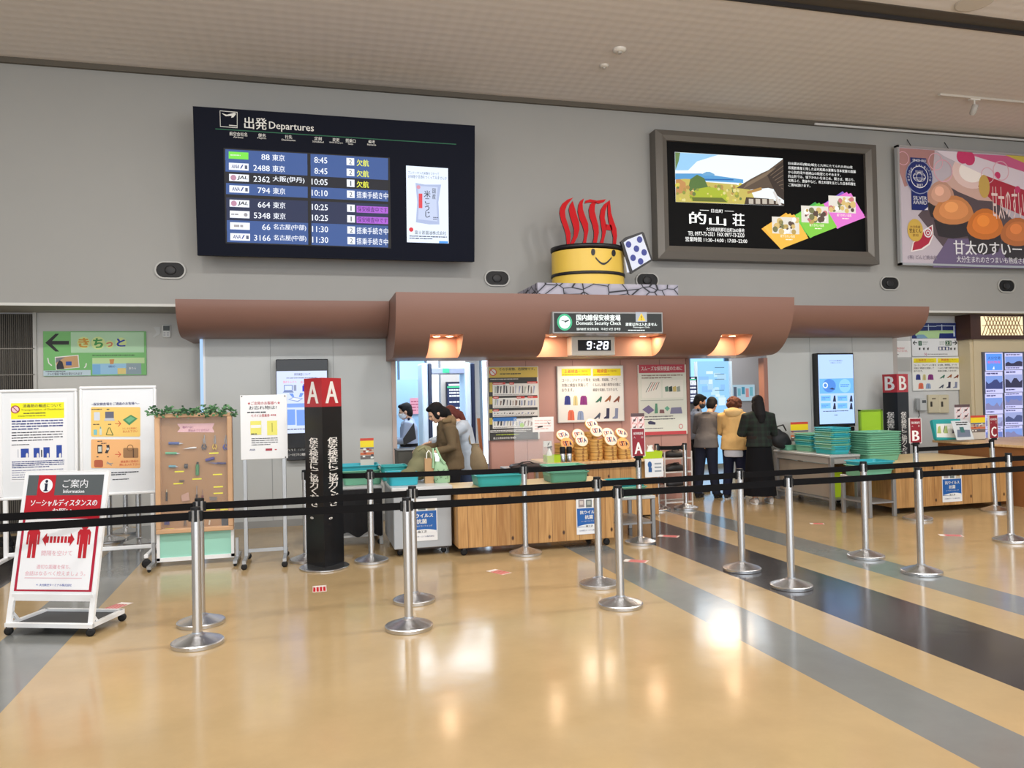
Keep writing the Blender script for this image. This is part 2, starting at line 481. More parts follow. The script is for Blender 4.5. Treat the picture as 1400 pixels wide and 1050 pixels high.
# bright slit at the end of the left panel
sl = MB(); sl.box(-1.44, -1.385, YW+.06, YW+.09, 0, 2.56, mat((170, 205, 245), .5, emit=1.0)); structure(sl, 'window_1')
mb = MB(); mb.box(-1.392, -1.366, YW-.01, YW+.1, 0, 2.56, mat((225, 228, 232), .4)); structure(mb, 'trim_4')
# louvred shutter on the far left
mb = MB(); lou = mat((92, 88, 80), .6); lod = mat((44, 40, 38), .7)
mb.box(-6, -3.6, YL-.02, YL, 0, ZS-.02, lod)
for i in range(100): mb.box(-6+i*.024, -6+i*.024+.012, YL-.035, YL-.02, 0, ZS-.02, lou)
for z in (.6, 1.2, 1.75, 2.1, 2.45): mb.box(-6, -3.6, YL-.04, YL-.02, z, z+.012, mat((130, 125, 118), .5))
mb.box(-3.62, -3.58, YL-.04, YL, 0, ZS, mat((190, 190, 186), .5))
structure(mb, 'window_2')

# ------------------------------------------------------------ canopies over the gates
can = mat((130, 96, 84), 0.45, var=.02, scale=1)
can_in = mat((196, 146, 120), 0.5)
def curve(y0, z0, y1, z1, n=14):
    "front-top to the lower back, quarter round"
    return [(y0+(y1-y0)*(1-math.cos(t)), z0+(z1-z0)*math.sin(t)) for t in [PI/2*i/n for i in range(n+1)]]
def side_canopy(name, x0, x1, label, ext):
    pr = curve(10.15, 2.96, 10.62, 2.52)
    mb = MB()
    r0 = [Vector((x0, y, z)) for y, z in pr]; r1 = [Vector((x1, y, z)) for y, z in pr]
    mb.loft([r1, r0], can, True, False, closed=False)
    mb.poly([(x0, 10.62, 2.52), (x0, YW, 2.52), (x1, YW, 2.52), (x1, 10.62, 2.52)], can)
    mb.poly([(x0, 10.15, 2.96), (x1, 10.15, 2.96), (x1, YW, 2.96), (x0, YW, 2.96)], can)
    for x in (x0, x1): mb.poly([(x, y, z) for y, z in pr]+[(x, YW, 2.52), (x, YW, 2.96)], can)
    if ext: mb.box(min(ext), max(ext), YW, YL, 2.52, 2.94, can)
    return mb.build(name, label=label, cat='canopy', group='brown curved canopies above the gates')
side_canopy('canopy', -1.62, 0.985, 'lower left brown curved canopy, above the screen with the laptop diagram', (-1.62, -1.37))
side_canopy('canopy', 6.55, 9.5, 'lower right brown curved canopy, above the tall pale blue screen', (9.35, 9.5))

X0, X1 = 0.99, 6.5
CP = curve(9.35, 2.97, 9.97, 2.2, 20)
def y_at(z):
    for (y0, z0), (y1, z1) in zip(CP, CP[1:]):
        if z0 >= z >= z1: return y0+(y1-y0)*(z0-z)/(z0-z1+1e-9)
    return 9.97
NICHE = [(1.42, 1.84, 2.47), (2.92, 4.62, 2.47), (5.45, 5.93, 2.47)]
ct = thing('canopy', 'taller brown curved canopy in the middle, above both gates, with three lit niches', 'canopy', (0, 0, 0), 'brown curved canopies above the gates')
mb = MB()
xs = [X0]
for a, b, z in NICHE: xs += [a, b]
xs.append(X1)
for i, (a, b) in enumerate(zip(xs, xs[1:])):
    if i % 2 == 0:
        pr = CP
        mb.loft([[Vector((b, y, z)) for y, z in pr], [Vector((a, y, z)) for y, z in pr]], can, True, False, closed=False)
    else:
        zt = NICHE[i//2][2]
        pr = [p for p in CP if p[1] > zt]+[(y_at(zt), zt)]
        mb.loft([[Vector((b, y, z)) for y, z in pr], [Vector((a, y, z)) for y, z in pr]], can, True, False, closed=False)
        low = [(y_at(zt), zt)]+[p for p in CP if p[1] < zt]
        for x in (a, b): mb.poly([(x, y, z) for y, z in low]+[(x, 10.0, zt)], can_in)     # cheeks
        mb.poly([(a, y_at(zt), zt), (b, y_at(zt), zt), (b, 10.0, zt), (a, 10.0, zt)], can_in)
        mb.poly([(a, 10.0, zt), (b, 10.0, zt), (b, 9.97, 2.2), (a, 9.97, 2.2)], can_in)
mb.poly([(X0, 9.97, 2.2), (X0, YW, 2.2), (X1, YW, 2.2), (X1, 9.97, 2.2)], can)
mb.poly([(X0, 9.35, 2.97), (X1, 9.35, 2.97), (X1, YW, 2.97), (X0, YW, 2.97)], can)
for x in (X0, X1): mb.poly([(x, y, z) for y, z in CP]+[(x, YW, 2.2), (x, YW, 2.97)], can)
mb.build('fascia', ct)
lampm = mat((255, 214, 170), .4, emit=9.0)
lamps = [1.55, 1.72, 3.12, 4.42, 5.58, 5.8]
for x in lamps: mb = MB(); mb.lathe([(.045, 2.462), (.045, 2.468)], (x, 9.82, 0), lampm, 16); mb.build('niche_lamp', ct)
for x in (1.63, 3.05, 4.5, 5.69):
    area('niche_light', (x, 9.8, 2.45), (x, 9.92, 0), 0.16, 3.2, (1.0, 0.72, 0.48), 'DISK')

# ------------------------------------------------------------ room behind the gates
mb = MB(); bw = mat((176, 170, 166), .7)
mb.box(-2, 14, 16.5, 16.6, 0, 3.2, bw)
structure(mb, 'wall_far')
mb = MB(); mb.box(-1.3, 12, YW+.1, 16.5, 3.0, 3.05, mat((225, 232, 240), .6)); structure(mb, 'ceiling_inner')
mb = MB(); mb.box(4.7, 4.8, YW+.1, 16.5, 0, 3.0, bw); structure(mb, 'wall_inner')
mb = MB(); mb.box(-1.35, -1.25, YW+.1, 16.5, 0, 3.0, bw); structure(mb, 'wall_inner_left')
mb = MB(); mb.box(9.6, 9.7, YW+.3, 16.5, 0, 3.0, bw); structure(mb, 'wall_inner_right')
# daylit windows of the inner room
def glazing(name, x0, x1, z0, z1, y, nx, nz, c1, e1, fr=(120, 140, 160)):
    mb = MB(); mb.poly([(x0, y, z0), (x1, y, z0), (x1, y, z1), (x0, y, z1)], mat(c1, .3, emit=e1))
    fm = mat(fr, .5)
    for i in range(nx+1):
        x = x0+(x1-x0)*i/nx; mb.box(x-.025, x+.025, y-.06, y-.005, z0, z1, fm)
    for i in range(nz+1):
        z = z0+(z1-z0)*i/nz; mb.box(x0, x1, y-.05, y-.005, z-.025, z+.025, fm)
    structure(mb, name)
glazing('window_3', 0.6, 2.35, .2, 2.95, 16.48, 3, 3, (140, 200, 255), 2.0)
glazing('window_4', 2.35, 2.95, .2, 2.95, 16.47, 1, 1, (235, 246, 255), 3)
glazing('window_5', 3.55, 4.6, .2, 2.95, 16.47, 2, 1, (215, 236, 255), 3)
glazing('window_6', 8.55, 9.5, .2, 2.95, 16.47, 1, 1, (150, 205, 255), 1.4)
area('inner_light', (2.6, 13.6, 2.9), (2.6, 13.6, 0), 3.2, 170, (0.82, 0.92, 1.0), 'SQUARE')
area('inner_light', (7.2, 13.4, 2.9), (7.2, 13.4, 0), 3.2, 110, (0.86, 0.94, 1.0), 'SQUARE')
area('inner_light', (1.7, 11.3, 2.7), (2.7, 13.0, 1.2), 1.5, 45, (0.86, 0.94, 1.0))
area('gate_light', (6.3, 10.95, 2.15), (6.2, 10.7, 0), 0.7, 15, (1.0, 0.72, 0.45), 'DISK')
area('gate_light', (3.8, 10.2, 2.18), (3.8, 10.3, 0), 0.5, 10, (1.0, 0.80, 0.62), 'DISK')

# ------------------------------------------------------------ shop front on the right
cream = mat((206, 192, 160), .6, var=.02)
dkw = mat((64, 36, 26), .45, var=.15, scale=12)
st = thing('shop_front', 'cream shop front with a dark wood lattice light band, at the far right', 'shop front', (11.2, 11.0, 0))
mb = MB(); mb.box(11.2, 16, 11.0, 11.28, 0, 2.5, cream); mb.box(11.14, 11.2, 11.02, 11.28, 0, 2.5, cream); mb.build('wall_panel', st)
mb = MB(); mb.box(11.1, 16, 10.95, 11.28, 2.5, 2.935, dkw); mb.build('beam', st)
for k, (a, b) in enumerate(((11.32, 12.22), (12.32, 13.22))):
    q = MB(); q.box(a, b, 10.935, 10.95, 2.57, 2.9, mat((255, 236, 190), .5, emit=1.1)); pn = q.build('lattice_panel', st, label='lit cream lattice panel')
    q = MB(); cane = mat((150, 118, 80), .5)
    n = 13; wd = (b-a)
    for i in range(-4, n+4):
        for sgn in (-1, 1):
            xa = a+wd*i/n; xb = xa+sgn*.16
            lo, hi = 0.0, 1.0
            def cl(x): return x
            if min(xa, xb) < a-.001 or max(xa, xb) > b+.001: continue
            q.bar((xa, 10.927, 2.57), (xb, 10.927, 2.9), .011, .008, cane, up=(0, 1, 0))
    q.bar((a, 10.925, 2.735), (b, 10.925, 2.735), .010, .008, cane, up=(0, 1, 0))
    q.build('lattice', pn)
# ================================================================== signs and advertisements
def K(ox, oy, k):
    return lambda *c: tuple((ox if i % 2 == 0 else oy)+v/k for i, v in enumerate(c))
def ink(c, e=0.0, r=.6): return mat(c, r, emit=e) if e else mat(c, r)
def screen_box(s, corners, thick, frame_mat, name, parent, layer=0):
    a0, b0, a1, b1 = s.box_uv(*corners)
    mb = MB(); mb.slab([s.at(a0, b0, layer), s.at(a1, b0, layer), s.at(a1, b1, layer), s.at(a0, b1, layer)], -s.n*thick, frame_mat)
    # slab() extrudes away from the viewer
    return mb.build(name, parent)

# ---------------------------------------------------------------- departures board
t = math.atan(.118)
S = Sheet(AT(461, 354, 10.45), XF, (0, -math.sin(t), math.cos(t)))
navy = mat((9, 14, 30), .6, spec=.12); g = K(250, 130, 3.415)
bd = thing('departures_board', 'large dark navy flight departures board high on the wall, above the left canopy', 'departures board', S.o)
screen_box(S, (267, 159, 649, 353.5), .16, navy, 'housing', bd)
mb = MB()
a0, b0, a1, b1 = S.box_uv(285, 190, 635, 345)
p, q = S.at(a0, b0, -200), S.at(a1, b1, -200)
mb.box(p.x, q.x, min(p.y, q.y)+.05, YW, p.z, q.z, mat((96, 92, 88), .6)); mb.build('wall_mount', bd)
W = ink((226, 226, 222)); WE = ink((235, 240, 250), 1.0); GR = ink((12, 96, 64)); YE = ink((236, 240, 70), 1.0)
S.line([(294.5, 176.2), (623.6, 197.3)], 1.3, GR)
S.poly([g(172, 72), g(255, 79), g(255, 154), g(174, 148)], W, 1); S.poly([g(174.5, 75), g(252.5, 82), g(252.5, 151), g(176.5, 145.5)], navy, 2)
S.poly([g(180, 84), g(205, 92), g(240, 83), g(249, 88), g(236, 104), g(226, 106), g(228, 97), g(200, 99)], W, 3); S.poly([g(216, 139), g(253, 142), g(253, 146), g(216, 143)], W, 3)
S.text('出発', *g(287, 105, 392, 160), W, bold=.02); S.text('Departures', *g(403, 130, 611, 174), W, bold=.014)
for tx, x0, y0, x1, y1, e in (('航空会社名', 218, 173, 300, 191, 'Airlines'), ('便名', 352, 180, 386, 196, 'Flights'), ('行先', 477, 187, 510, 204, 'Destination'),
        ('定刻', 614, 195, 648, 212, 'Scheduled'), ('変更', 699, 201, 731, 217, 'Will Depart'), ('搭乗口', 760, 205, 806, 222, 'Gate'), ('備考', 866, 211, 897, 226, 'Remarks')):
    S.text(tx, *g(x0, y0, x1, y1), W, bold=.02); c = (x0+x1)/2; S.text(e, *g(c-len(e)*2.9, y1+2, c+len(e)*2.9, y1+10), W)
S.build('header_lettering', bd)
S2 = Sheet(S.o, S.u, S.v)
dk = ink((16, 20, 40), .5); bl = ink((56, 88, 150), .9); mid = ink((30, 44, 84), .7)
S2.poly([g(190, 246), g(966, 292), g(972, 716), g(200, 692)], ink((8, 8, 14)), 1)
rows = [283, 335, 387, 440, 507, 558, 612, 663]
rr = ((0, '88', '東京', '8:45', '2', '欠航', 0), (1, '2488', '東京', '8:45', '2', '欠航', 0), (2, '2362', '大阪(伊丹)', '10:05', '1', '欠航', 0), (1, '794', '東京', '10:10', '2', '搭乗手続き中', 1),
      (2, '664', '東京', '10:25', '1', '保安検査中です', 2), (3, '5348', '東京', '10:25', '1', '保安検査中です', 2), (4, '66', '名古屋(中部)', '11:30', '2', '搭乗手続き中', 1), (1, '3166', '名古屋(中部)', '11:30', '2', '搭乗手続き中', 1))
for i, (lg, no, to, tm, gate, rem, rk) in enumerate(rr):
    sl_ = .056-.022*i/7; y = lambda x: rows[i]+(x-260)*sl_
    bgc = (bl, bl, dk, bl, mid, mid, bl, bl)[i]
    for xa, xb in ((198+i*1.2, 581+i*.6), (596+i*.7, 958)):
        S2.poly([g(xa, y(xa)-27), g(xb, y(xb)-27), g(xb, y(xb)+25), g(xa, y(xa)+25)], bgc, 2)
    o = i*1.1
    S2.poly([g(214+o, y(214)-17), g(306+o, y(306)-17), g(306+o, y(306)+16), g(214+o, y(214)+16)], ink((120, 220, 70), 1) if lg == 0 else WE, 3)
    if lg == 1:
        S2.text('ANA', *g(226+o, y(240)-9, 262+o, y(240)+8), ink((26, 40, 120)), 4, .02, .2); S2.poly([g(266+o, y(266)+8), g(276+o, y(266)-10), g(282+o, y(266)-10), g(272+o, y(266)+8)], ink((20, 60, 150)), 4); S2.rect(*g(288+o, y(290)-8, 300+o, y(290)+9), ink((90, 100, 130)), 4)
    elif lg == 2:
        S2.disc(*g(234+o, y(234)), 4, ink((200, 150, 180)), 4); S2.text('JAL', *g(252+o, y(270)-10, 300+o, y(270)+10), ink((30, 30, 34)), 4, .03, .15)
    elif lg == 3:
        S2.marks(*g(220+o, y(250)-6, 280+o, y(250)+6), ink((150, 150, 160)), 1, 3, 4); S2.disc(*g(288+o, y(288)), 2.6, ink((160, 160, 170)), 4)
    elif lg == 4:
        S2.marks(*g(232+o, y(250)-8, 290+o, y(250)+8), ink((170, 170, 180)), 1, 5, 4, .7)
    else:
        S2.marks(*g(222+o, y(250)-6, 296+o, y(250)+5), ink((230, 245, 220), .8), 1, 7, 4)
    wn = 19*len(no)
    S2.text(no, *g(405-wn+o*.5, y(390)-14, 405+o*.5, y(390)+13), WE, 3, .012)
    wt = {2: 57, 6: 148, 7: 152}.get(len(to), 148)
    S2.text(to, *g(418+o*.8, y(440)-15, 418+o*.8+wt, y(450)+14), WE, 3, .02)
    wq = 60 if len(tm) == 4 else 74
    S2.text(tm, *g(674-wq+o*.6, y(640)-14, 674+o*.6, y(640)+14), WE, 3, .014)
    S2.rect(*g(764+o*.6, y(780)-18, 800+o*.6, y(780)+16), WE, 3); S2.text(gate, *g(776+o*.6, y(780)-12, 789+o*.6, y(780)+11), ink((90, 100, 110)), 4)
    if rk == 2: S2.rect(*g(811, y(880)-14, 958, y(880)+17), ink((176, 96, 216), .9), 3); S2.text(rem, *g(815, y(880)-11, 955, y(880)+13), ink((70, 30, 110)), 4, .01)
    else: S2.text(rem, *g(812, y(860)-15, 868 if rk == 0 else 958, y(860)+16), YE if rk == 0 else WE, 3, .02)
S2.build('flight_screen', bd)
S3 = Sheet(S.o, S.u, S.v)
S3.poly([g(1042, 329), g(1238, 342), g(1241, 693), g(1046, 687)], ink((226, 238, 255), 1.0), 1)
S3.text('フンドーキンの米麹をつかって', *g(1052, 358, 1196, 372), ink((70, 90, 140)), 2, .0); S3.text('お味噌や甘酒をつくってみませんか', *g(1052, 376, 1232, 392), ink((70, 90, 140)), 2, .0)
S3.poly([g(1086, 410), g(1130, 418), g(1206, 418), g(1202, 440), g(1193, 500), g(1198, 604), g(1150, 604), g(1088, 594), g(1094, 500)], ink((176, 190, 226), .9), 2)
S3.poly([g(1096, 424), g(1190, 430), g(1184, 500), g(1188, 590), g(1098, 580), g(1102, 500)], ink((196, 208, 236), .95), 3)
S3.text('米\nこ\nう\nじ', *g(1126, 446, 1156, 572), ink((30, 46, 70)), 4, .02, align='CENTER', line=.9); S3.text('国\n産', *g(1164, 436, 1180, 486), ink((30, 46, 70)), 4, .01, align='CENTER')
S3.rect(*g(1101, 460, 1118, 528), ink((226, 70, 80), .9), 4); S3.disc(*g(1100, 430), 2.6, ink((220, 150, 170), .9), 4); S3.marks(*g(1168, 568, 1192, 584), ink((60, 70, 110)), 2, 4, 4)
S3.disc(*g(1066, 628), 3, ink((220, 50, 60), .9), 2); S3.text('富士甚醤油株式会社', *g(1083, 634, 1230, 652), ink((60, 70, 90)), 2, .01); S3.marks(*g(1058, 656, 1234, 676), ink((90, 100, 130)), 2, 9, 2); S3.rect(*g(1196, 682, 1238, 692), ink((70, 150, 240), 1), 2)
S3.build('advert_screen', bd)

# ---------------------------------------------------------------- framed light box in the middle
g = K(880, 160, 4.118)
YA = 10.62
lb = thing('light_box', 'framed black light box with a garden photo, right of the hot tub figure', 'light box', AT(1048, 270, YA))
S = Sheet(AT(1048, 270, YA-.03), XF, ZF)
A0, B0, A1, B1 = S.box_uv(898, 188, 1200, 357.5)
C0, D0, C1, D1 = S.box_uv(*g(137, 170, 1255, 742))
fr = mat((104, 100, 94), .4, .3); mb = MB()
o_ = [(A0, B0), (A1, B0), (A1, B1), (A0, B1)]; i_ = [(C0, D0), (C1, D0), (C1, D1), (C0, D1)]
m_ = [(a+(c-a)*.55, b+(d_-b)*.55) for (a, b), (c, d_) in zip(o_, i_)]
R4 = [S.o+S.u*a+S.v*b+S.n*dz for P_, dz in ((o_, -.205), (o_, .0), (m_, .03), (i_, .0), (i_, -.05)) for a, b in P_]
mb.add(R4, [[k*4+j, k*4+(j+1) % 4, (k+1)*4+(j+1) % 4, (k+1)*4+j] for k in range(4) for j in range(4)], fr)
mb.build('frame', lb)
S.o = S.o-S.n*.05
S.ruv(C0, D0, C1, D1, mat((14, 14, 16), .6, emit=.25, spec=.15), 0)
EW = ink((255, 255, 252), 1.05)
# garden photograph, layered
S.poly([g(175, 197), g(783, 233), g(790, 500), g(180, 478)], ink((232, 242, 246), 1.0), 1)
S.poly([g(176, 199), g(420, 213), g(300, 250), g(250, 300), g(178, 300)], ink((150, 200, 236), 1.0), 2)
S.poly([g(178, 318), g(320, 318), g(560, 352), g(560, 372), g(178, 352)], ink((90, 160, 214), .9), 2)
S.poly([g(330, 320), g(352, 309), g(372, 309), g(398, 322), g(398, 330), g(330, 330)], ink((110, 170, 214), .9), 3)
S.poly([g(330, 348), g(505, 350), g(505, 357), g(330, 355)], ink((40, 110, 180), .8), 3)
S.poly([g(180, 352), g(230, 348), g(270, 350), g(300, 362), g(520, 380), g(600, 410), g(640, 494), g(180, 478)], ink((206, 190, 96), .85), 4)
S.poly([g(180, 352), g(205, 350), g(235, 370), g(240, 420), g(180, 440)], ink((206, 150, 90), .8), 5)
S.poly([g(250, 400), g(262, 350), g(300, 325), g(340, 345), g(362, 395), g(350, 420), g(260, 420)], ink((96, 130, 66), .7), 5)
S.poly([g(255, 440), g(300, 405), g(360, 394), g(420, 402), g(460, 420), g(476, 462), g(470, 482), g(270, 474)], ink((176, 190, 50), .85), 6)
S.poly([g(270, 452), g(440, 455), g(470, 480), g(275, 474)], ink((120, 130, 50), .6), 7)
R = random.Random(3)
for i in range(60):
    x = R.uniform(180, 560); y = R.uniform(380, 470); c_ = R.choice([(226, 214, 90), (150, 160, 70), (190, 150, 80), (110, 130, 70), (236, 226, 150)])
    S.disc(*g(x, y), R.uniform(1, 3.2), ink(c_, .8), 6, n=7)
S.poly([g(520, 400), g(600, 350), g(660, 318), g(700, 300), g(783, 237), g(788, 420), g(700, 400), g(600, 410)], ink((110, 92, 76), .6), 8)
S.poly([g(690, 322), g(784, 250), g(788, 470), g(745, 440)], ink((74, 60, 52), .5), 9)
for k in range(8): S.line([g(560+k*3, 402-k*4), g(690+k*10, 330-k*8)], .7, ink((150, 128, 104), .6), 9)
for k in range(6): S.line([g(712+k*12, 330+k*14), g(784, 276+k*26)], .8, ink((140, 120, 100), .6), 10)
S.poly([g(575, 452), g(700, 460), g(790, 490), g(790, 500), g(565, 492)], ink((84, 66, 56), .5), 9)
for k in range(5): S.rect(*g(590+k*38, 462, 616+k*38, 490), ink((216, 206, 190), .7), 10)
S.poly([g(580, 420), g(660, 396), g(664, 412), g(584, 434)], ink((196, 150, 80), .7), 10)
S.poly([g(722, 420), g(738, 420), g(775, 496), g(760, 498)], ink((230, 226, 222), .8), 11)
S.poly([g(176, 199), g(205, 201), g(196, 250), g(178, 300)], ink((120, 150, 90), .7), 5)
# lettering
S.line([g(316, 524), g(367, 526)], .6, EW, 2); S.line([g(456, 529), g(507, 531)], .6, EW, 2); S.text('日出町', *g(380, 519, 446, 539), EW, 2)
S.text('的', *g(258, 535, 350, 602), EW, 2, .022); S.text('山', *g(370, 560, 462, 610), EW, 2, .022); S.text('荘', *g(500, 543, 566, 614), EW, 2, .02)
S.text('大分県速見郡日出町2663番地', *g(352, 624, 566, 646), EW, 2, .009); S.text('TEL 0977-73-2321  FAX 0977-73-2320', *g(250, 649, 566, 672), EW, 2, .009)
S.text('営業時間 11:30~14:00 : 17:00~22:00', *g(235, 680, 582, 706), EW, 2, .009)
for i, (tx, x1) in enumerate((('日出暮谷荘(暘谷)城主と九州にたてられた的山荘', 1175), ('和風数寄屋と残した近代和風の豪華な日本家屋の庭園', 1192), ('から別府湾や高崎山の眺望とのぞめます。', 1108), ('的山荘では、城下かれいをはじめ、関さば、関ぶり、', 1186), ('旬肴ふぐ、豊後牛など、郷土料理を主とした日本料理を', 1192), ('ご賞味頂けます。', 938))):
    S.text(tx, *g(814, 256+i*23.5+(x1-814)*.024, x1, 273+i*23.5+(x1-814)*.024), EW, 2, 0)
# coloured fans with dishes
def fan(cx, cy, r, cols, seed):
    for k, c_ in enumerate(cols):
        a = .12*k
        P_ = []
        for j in range(4):
            th = PI/2*j+.12+a; P_.append(g(cx+k*10+r*math.cos(th)*(1.15 if j % 2 == 0 else 1), cy+k*2+r*math.sin(th)*.95))
        S.poly(P_, ink(c_, .95), 3+k)
    q = 3+len(cols)
    R = random.Random(seed)
    S.rect(*g(cx-66, cy-78, cx+86, cy+16), ink((232, 226, 214), .9), q)
    for i in range(26): S.disc(*g(cx+R.uniform(-54, 74), cy+R.uniform(-66, 6)), R.uniform(1.2, 4.2), ink(R.choice([(250, 248, 240), (190, 160, 90), (120, 120, 80), (220, 190, 120), (90, 70, 60), (200, 120, 120)]), .9), q+1, n=9)
    S.text('城下かれい会席', *g(cx-20, cy+22, cx+62, cy+38), ink((255, 240, 220), 1), q+1, .01); S.marks(*g(cx+10, cy+44, cx+60, cy+54), ink((255, 240, 220), 1), 1, 5, q+1)
fan(1106, 524, 112, [(130, 90, 190), (226, 110, 200), (226, 120, 206)], 1)
fan(952, 580, 108, [(70, 170, 80), (110, 200, 70), (130, 204, 70)], 2)
fan(788, 642, 110, [(240, 176, 60), (246, 190, 80), (240, 186, 70)], 3)
S.build('lit_panel', lb)

# ---------------------------------------------------------------- sweet potato poster at the right
g = K(1200, 180, 4.375)
YP = 10.66
pb = thing('advert_poster', 'large pink sweet potato cake poster cut off by the right edge', 'poster', AT(1400, 290, YP))
S = Sheet(AT(1400, 290, YP), XF, ZF)
A0, B0, A1, B1 = S.box_uv(1228, 205, 1400, 364.5); A1 = A0+3.3
mb = MB(); al = mat((200, 202, 206), .3, .7)
for (a, b, c_, d_) in ((A0, B0, A1, B0+.035), (A0, B1-.035, A1, B1), (A0, B0, A0+.035, B1), (A1-.035, B0, A1, B1)):
    p, q = S.at(a, b), S.at(c_, d_); mb.box(p.x, q.x, YP-.02, YP+.05, p.z, q.z, al)
p, q = S.at(A0, B0), S.at(A1, B1); mb.box(p.x+.01, q.x-.01, YP+.0, YP+.05, p.z+.01, q.z-.01, al)
for a in (.34, 1.1): mb.tube([(p.x+a, YP+.04, q.z), (p.x+a, YW-.004, q.z+.16)], .006, BLK, 6)
for a in (.3, 1.6, 2.9): mb.box(p.x+a, p.x+a+.1, YP+.05, YW, p.z+.1, q.z-.1, al)
mb.build('frame', pb)
PR = lambda c_: mat(c_, .35)
S.ruv(A0+.035, B0+.035, A1-.035, B1-.035, PR((196, 186, 196)), 1)
def uvpoly(pts, c_, L): S.poly([g(*p) for p in pts], PR(c_), L)
uvpoly([(130, 98), (340, 112), (330, 230), (240, 300), (160, 330), (130, 240)], (176, 130, 128), 2)
uvpoly([(240, 500), (330, 400), (560, 260), (800, 520), (1200, 640), (1200, 810), (480, 800), (400, 700)], (92, 78, 84), 2)
uvpoly([(330, 780), (420, 640), (560, 640), (700, 700), (1300, 660), (1500, 720), (1500, 830), (330, 812)], (110, 96, 130), 3)
uvpoly([(380, 300), (560, 180), (700, 250), (720, 420), (600, 410), (480, 360)], (214, 176, 164), 3)
# pink carton
uvpoly([(470, 128), (900, 152), (1500, 190), (1500, 470), (1000, 390), (640, 240)], (206, 96, 140), 4)
uvpoly([(620, 240), (1000, 380), (1500, 500), (1500, 700), (1000, 560), (700, 430), (600, 330)], (178, 46, 66), 4)
uvpoly([(345, 112), (500, 122), (1500, 440), (1500, 480), (1000, 395), (640, 262), (400, 150)], (228, 216, 226), 5)
uvpoly([(760, 140), (900, 150), (1100, 180), (1100, 240), (880, 190)], (206, 186, 80), 5)
for cx, cy, rx in ((505, 150, 8), (545, 160, 8), (715, 262, 4), (835, 348, 4)): S.disc(*g(cx, cy), rx, PR((206, 60, 110)), 6)
for cx, cy, rx in ((390, 235, 13), (735, 235, 11), (150, 160, 8), (655, 262, 9), (345, 180, 10)): S.disc(*g(cx, cy), rx, PR((226, 176, 190)), 6, inner=.9)
S.disc(*g(635, 328), 7.5, PR((206, 170, 90)), 6, ry=13); S.text('甘太のすいーとぽてと', *g(680, 335, 1060, 530), PR((240, 214, 210)), 7, .01)
S.disc(*g(560, 240), 17, mat((255, 246, 240), .3), 5, ry=12, n=24); S.disc(*g(560, 240), 26, mat((236, 206, 200), .3), 4, ry=19, n=24)
# cakes in dark paper cups
def cake(cx, cy, w_, h_, cup):
    uvpoly([(cx-w_*.95, cy+h_*.35), (cx+w_*.95, cy+h_*.35), (cx+w_*.72, cy+h_*1.25), (cx, cy+h_*1.4), (cx-w_*.72, cy+h_*1.25)], (52, 46, 50), 5)
    ptsk = [(math.cos(a), math.sin(a)) for a in [2*PI*i/18 for i in range(18)]]
    uvpoly([(cx+w_*x*(1-.12*max(0, -y)), cy+h_*y*(1 if y < 0 else .62)) for x, y in ptsk], cup, 6)
    uvpoly([(cx+w_*(.72*x+.02), cy-h_*.12+h_*.66*y*(1 if y < 0 else .7)) for x, y in ptsk], tuple(min(255, int(v*1.12)) for v in cup), 7)
    uvpoly([(cx+w_*(.34*x-.1), cy-h_*.35+h_*.3*y) for x, y in ptsk], tuple(min(255, int(v*1.28)) for v in cup), 8)
cake(375, 390, 82, 96, (196, 150, 130)); cake(450, 490, 122, 108, (206, 136, 84)); cake(640, 575, 110, 116, (210, 120, 50)); cake(835, 620, 104, 106, (190, 112, 60)); cake(1080, 640, 110, 116, (206, 126, 60))
# award ribbon
nv = PR((24, 40, 110)); wt = PR((236, 236, 240))
S.rect(*g(197, 158, 293, 470), nv, 9); S.disc(*g(246, 272), 18.6, PR((150, 160, 190)), 10, ry=19.5); S.disc(*g(246, 272), 17.6, nv, 11, ry=18.6); S.disc(*g(246, 272), 12.2, wt, 12, ry=12.8, inner=.93)
for k in (-.5, 0, .5): S.disc(*g(246, 272), 8.6, wt, 12, ry=5.2*(1-abs(k)*.6) if k else 5.6, inner=.92)
S.disc(*g(246, 272), 4, wt, 12, ry=5.4, inner=.86); S.line([g(209, 276), g(283, 280)], .5, wt, 12)
S.text('SINCE 1961', *g(205, 166, 283, 181), wt, 12, .01); S.text('2017', *g(230, 313, 266, 331), wt, 12, .02); S.text('SILVER', *g(209, 387, 290, 409), wt, 12, 0); S.text('AWARD', *g(209, 413, 290, 436), wt, 12, 0); S.text('BRUSSELS', *g(222, 234, 268, 242), wt, 12)
for i, ch in enumerate('MONDE SELECTION'):
    a = PI*(1.08-1.16*i/14)
    if ch != ' ':
        x, y = 246+66*math.cos(a), 274-70*math.sin(a); S.text(ch, *g(x-5, y-6, x+5, y+6), wt, 12, 0)
uvpoly([(276, 470), (297, 470), (297, 452)], (226, 220, 230), 12)
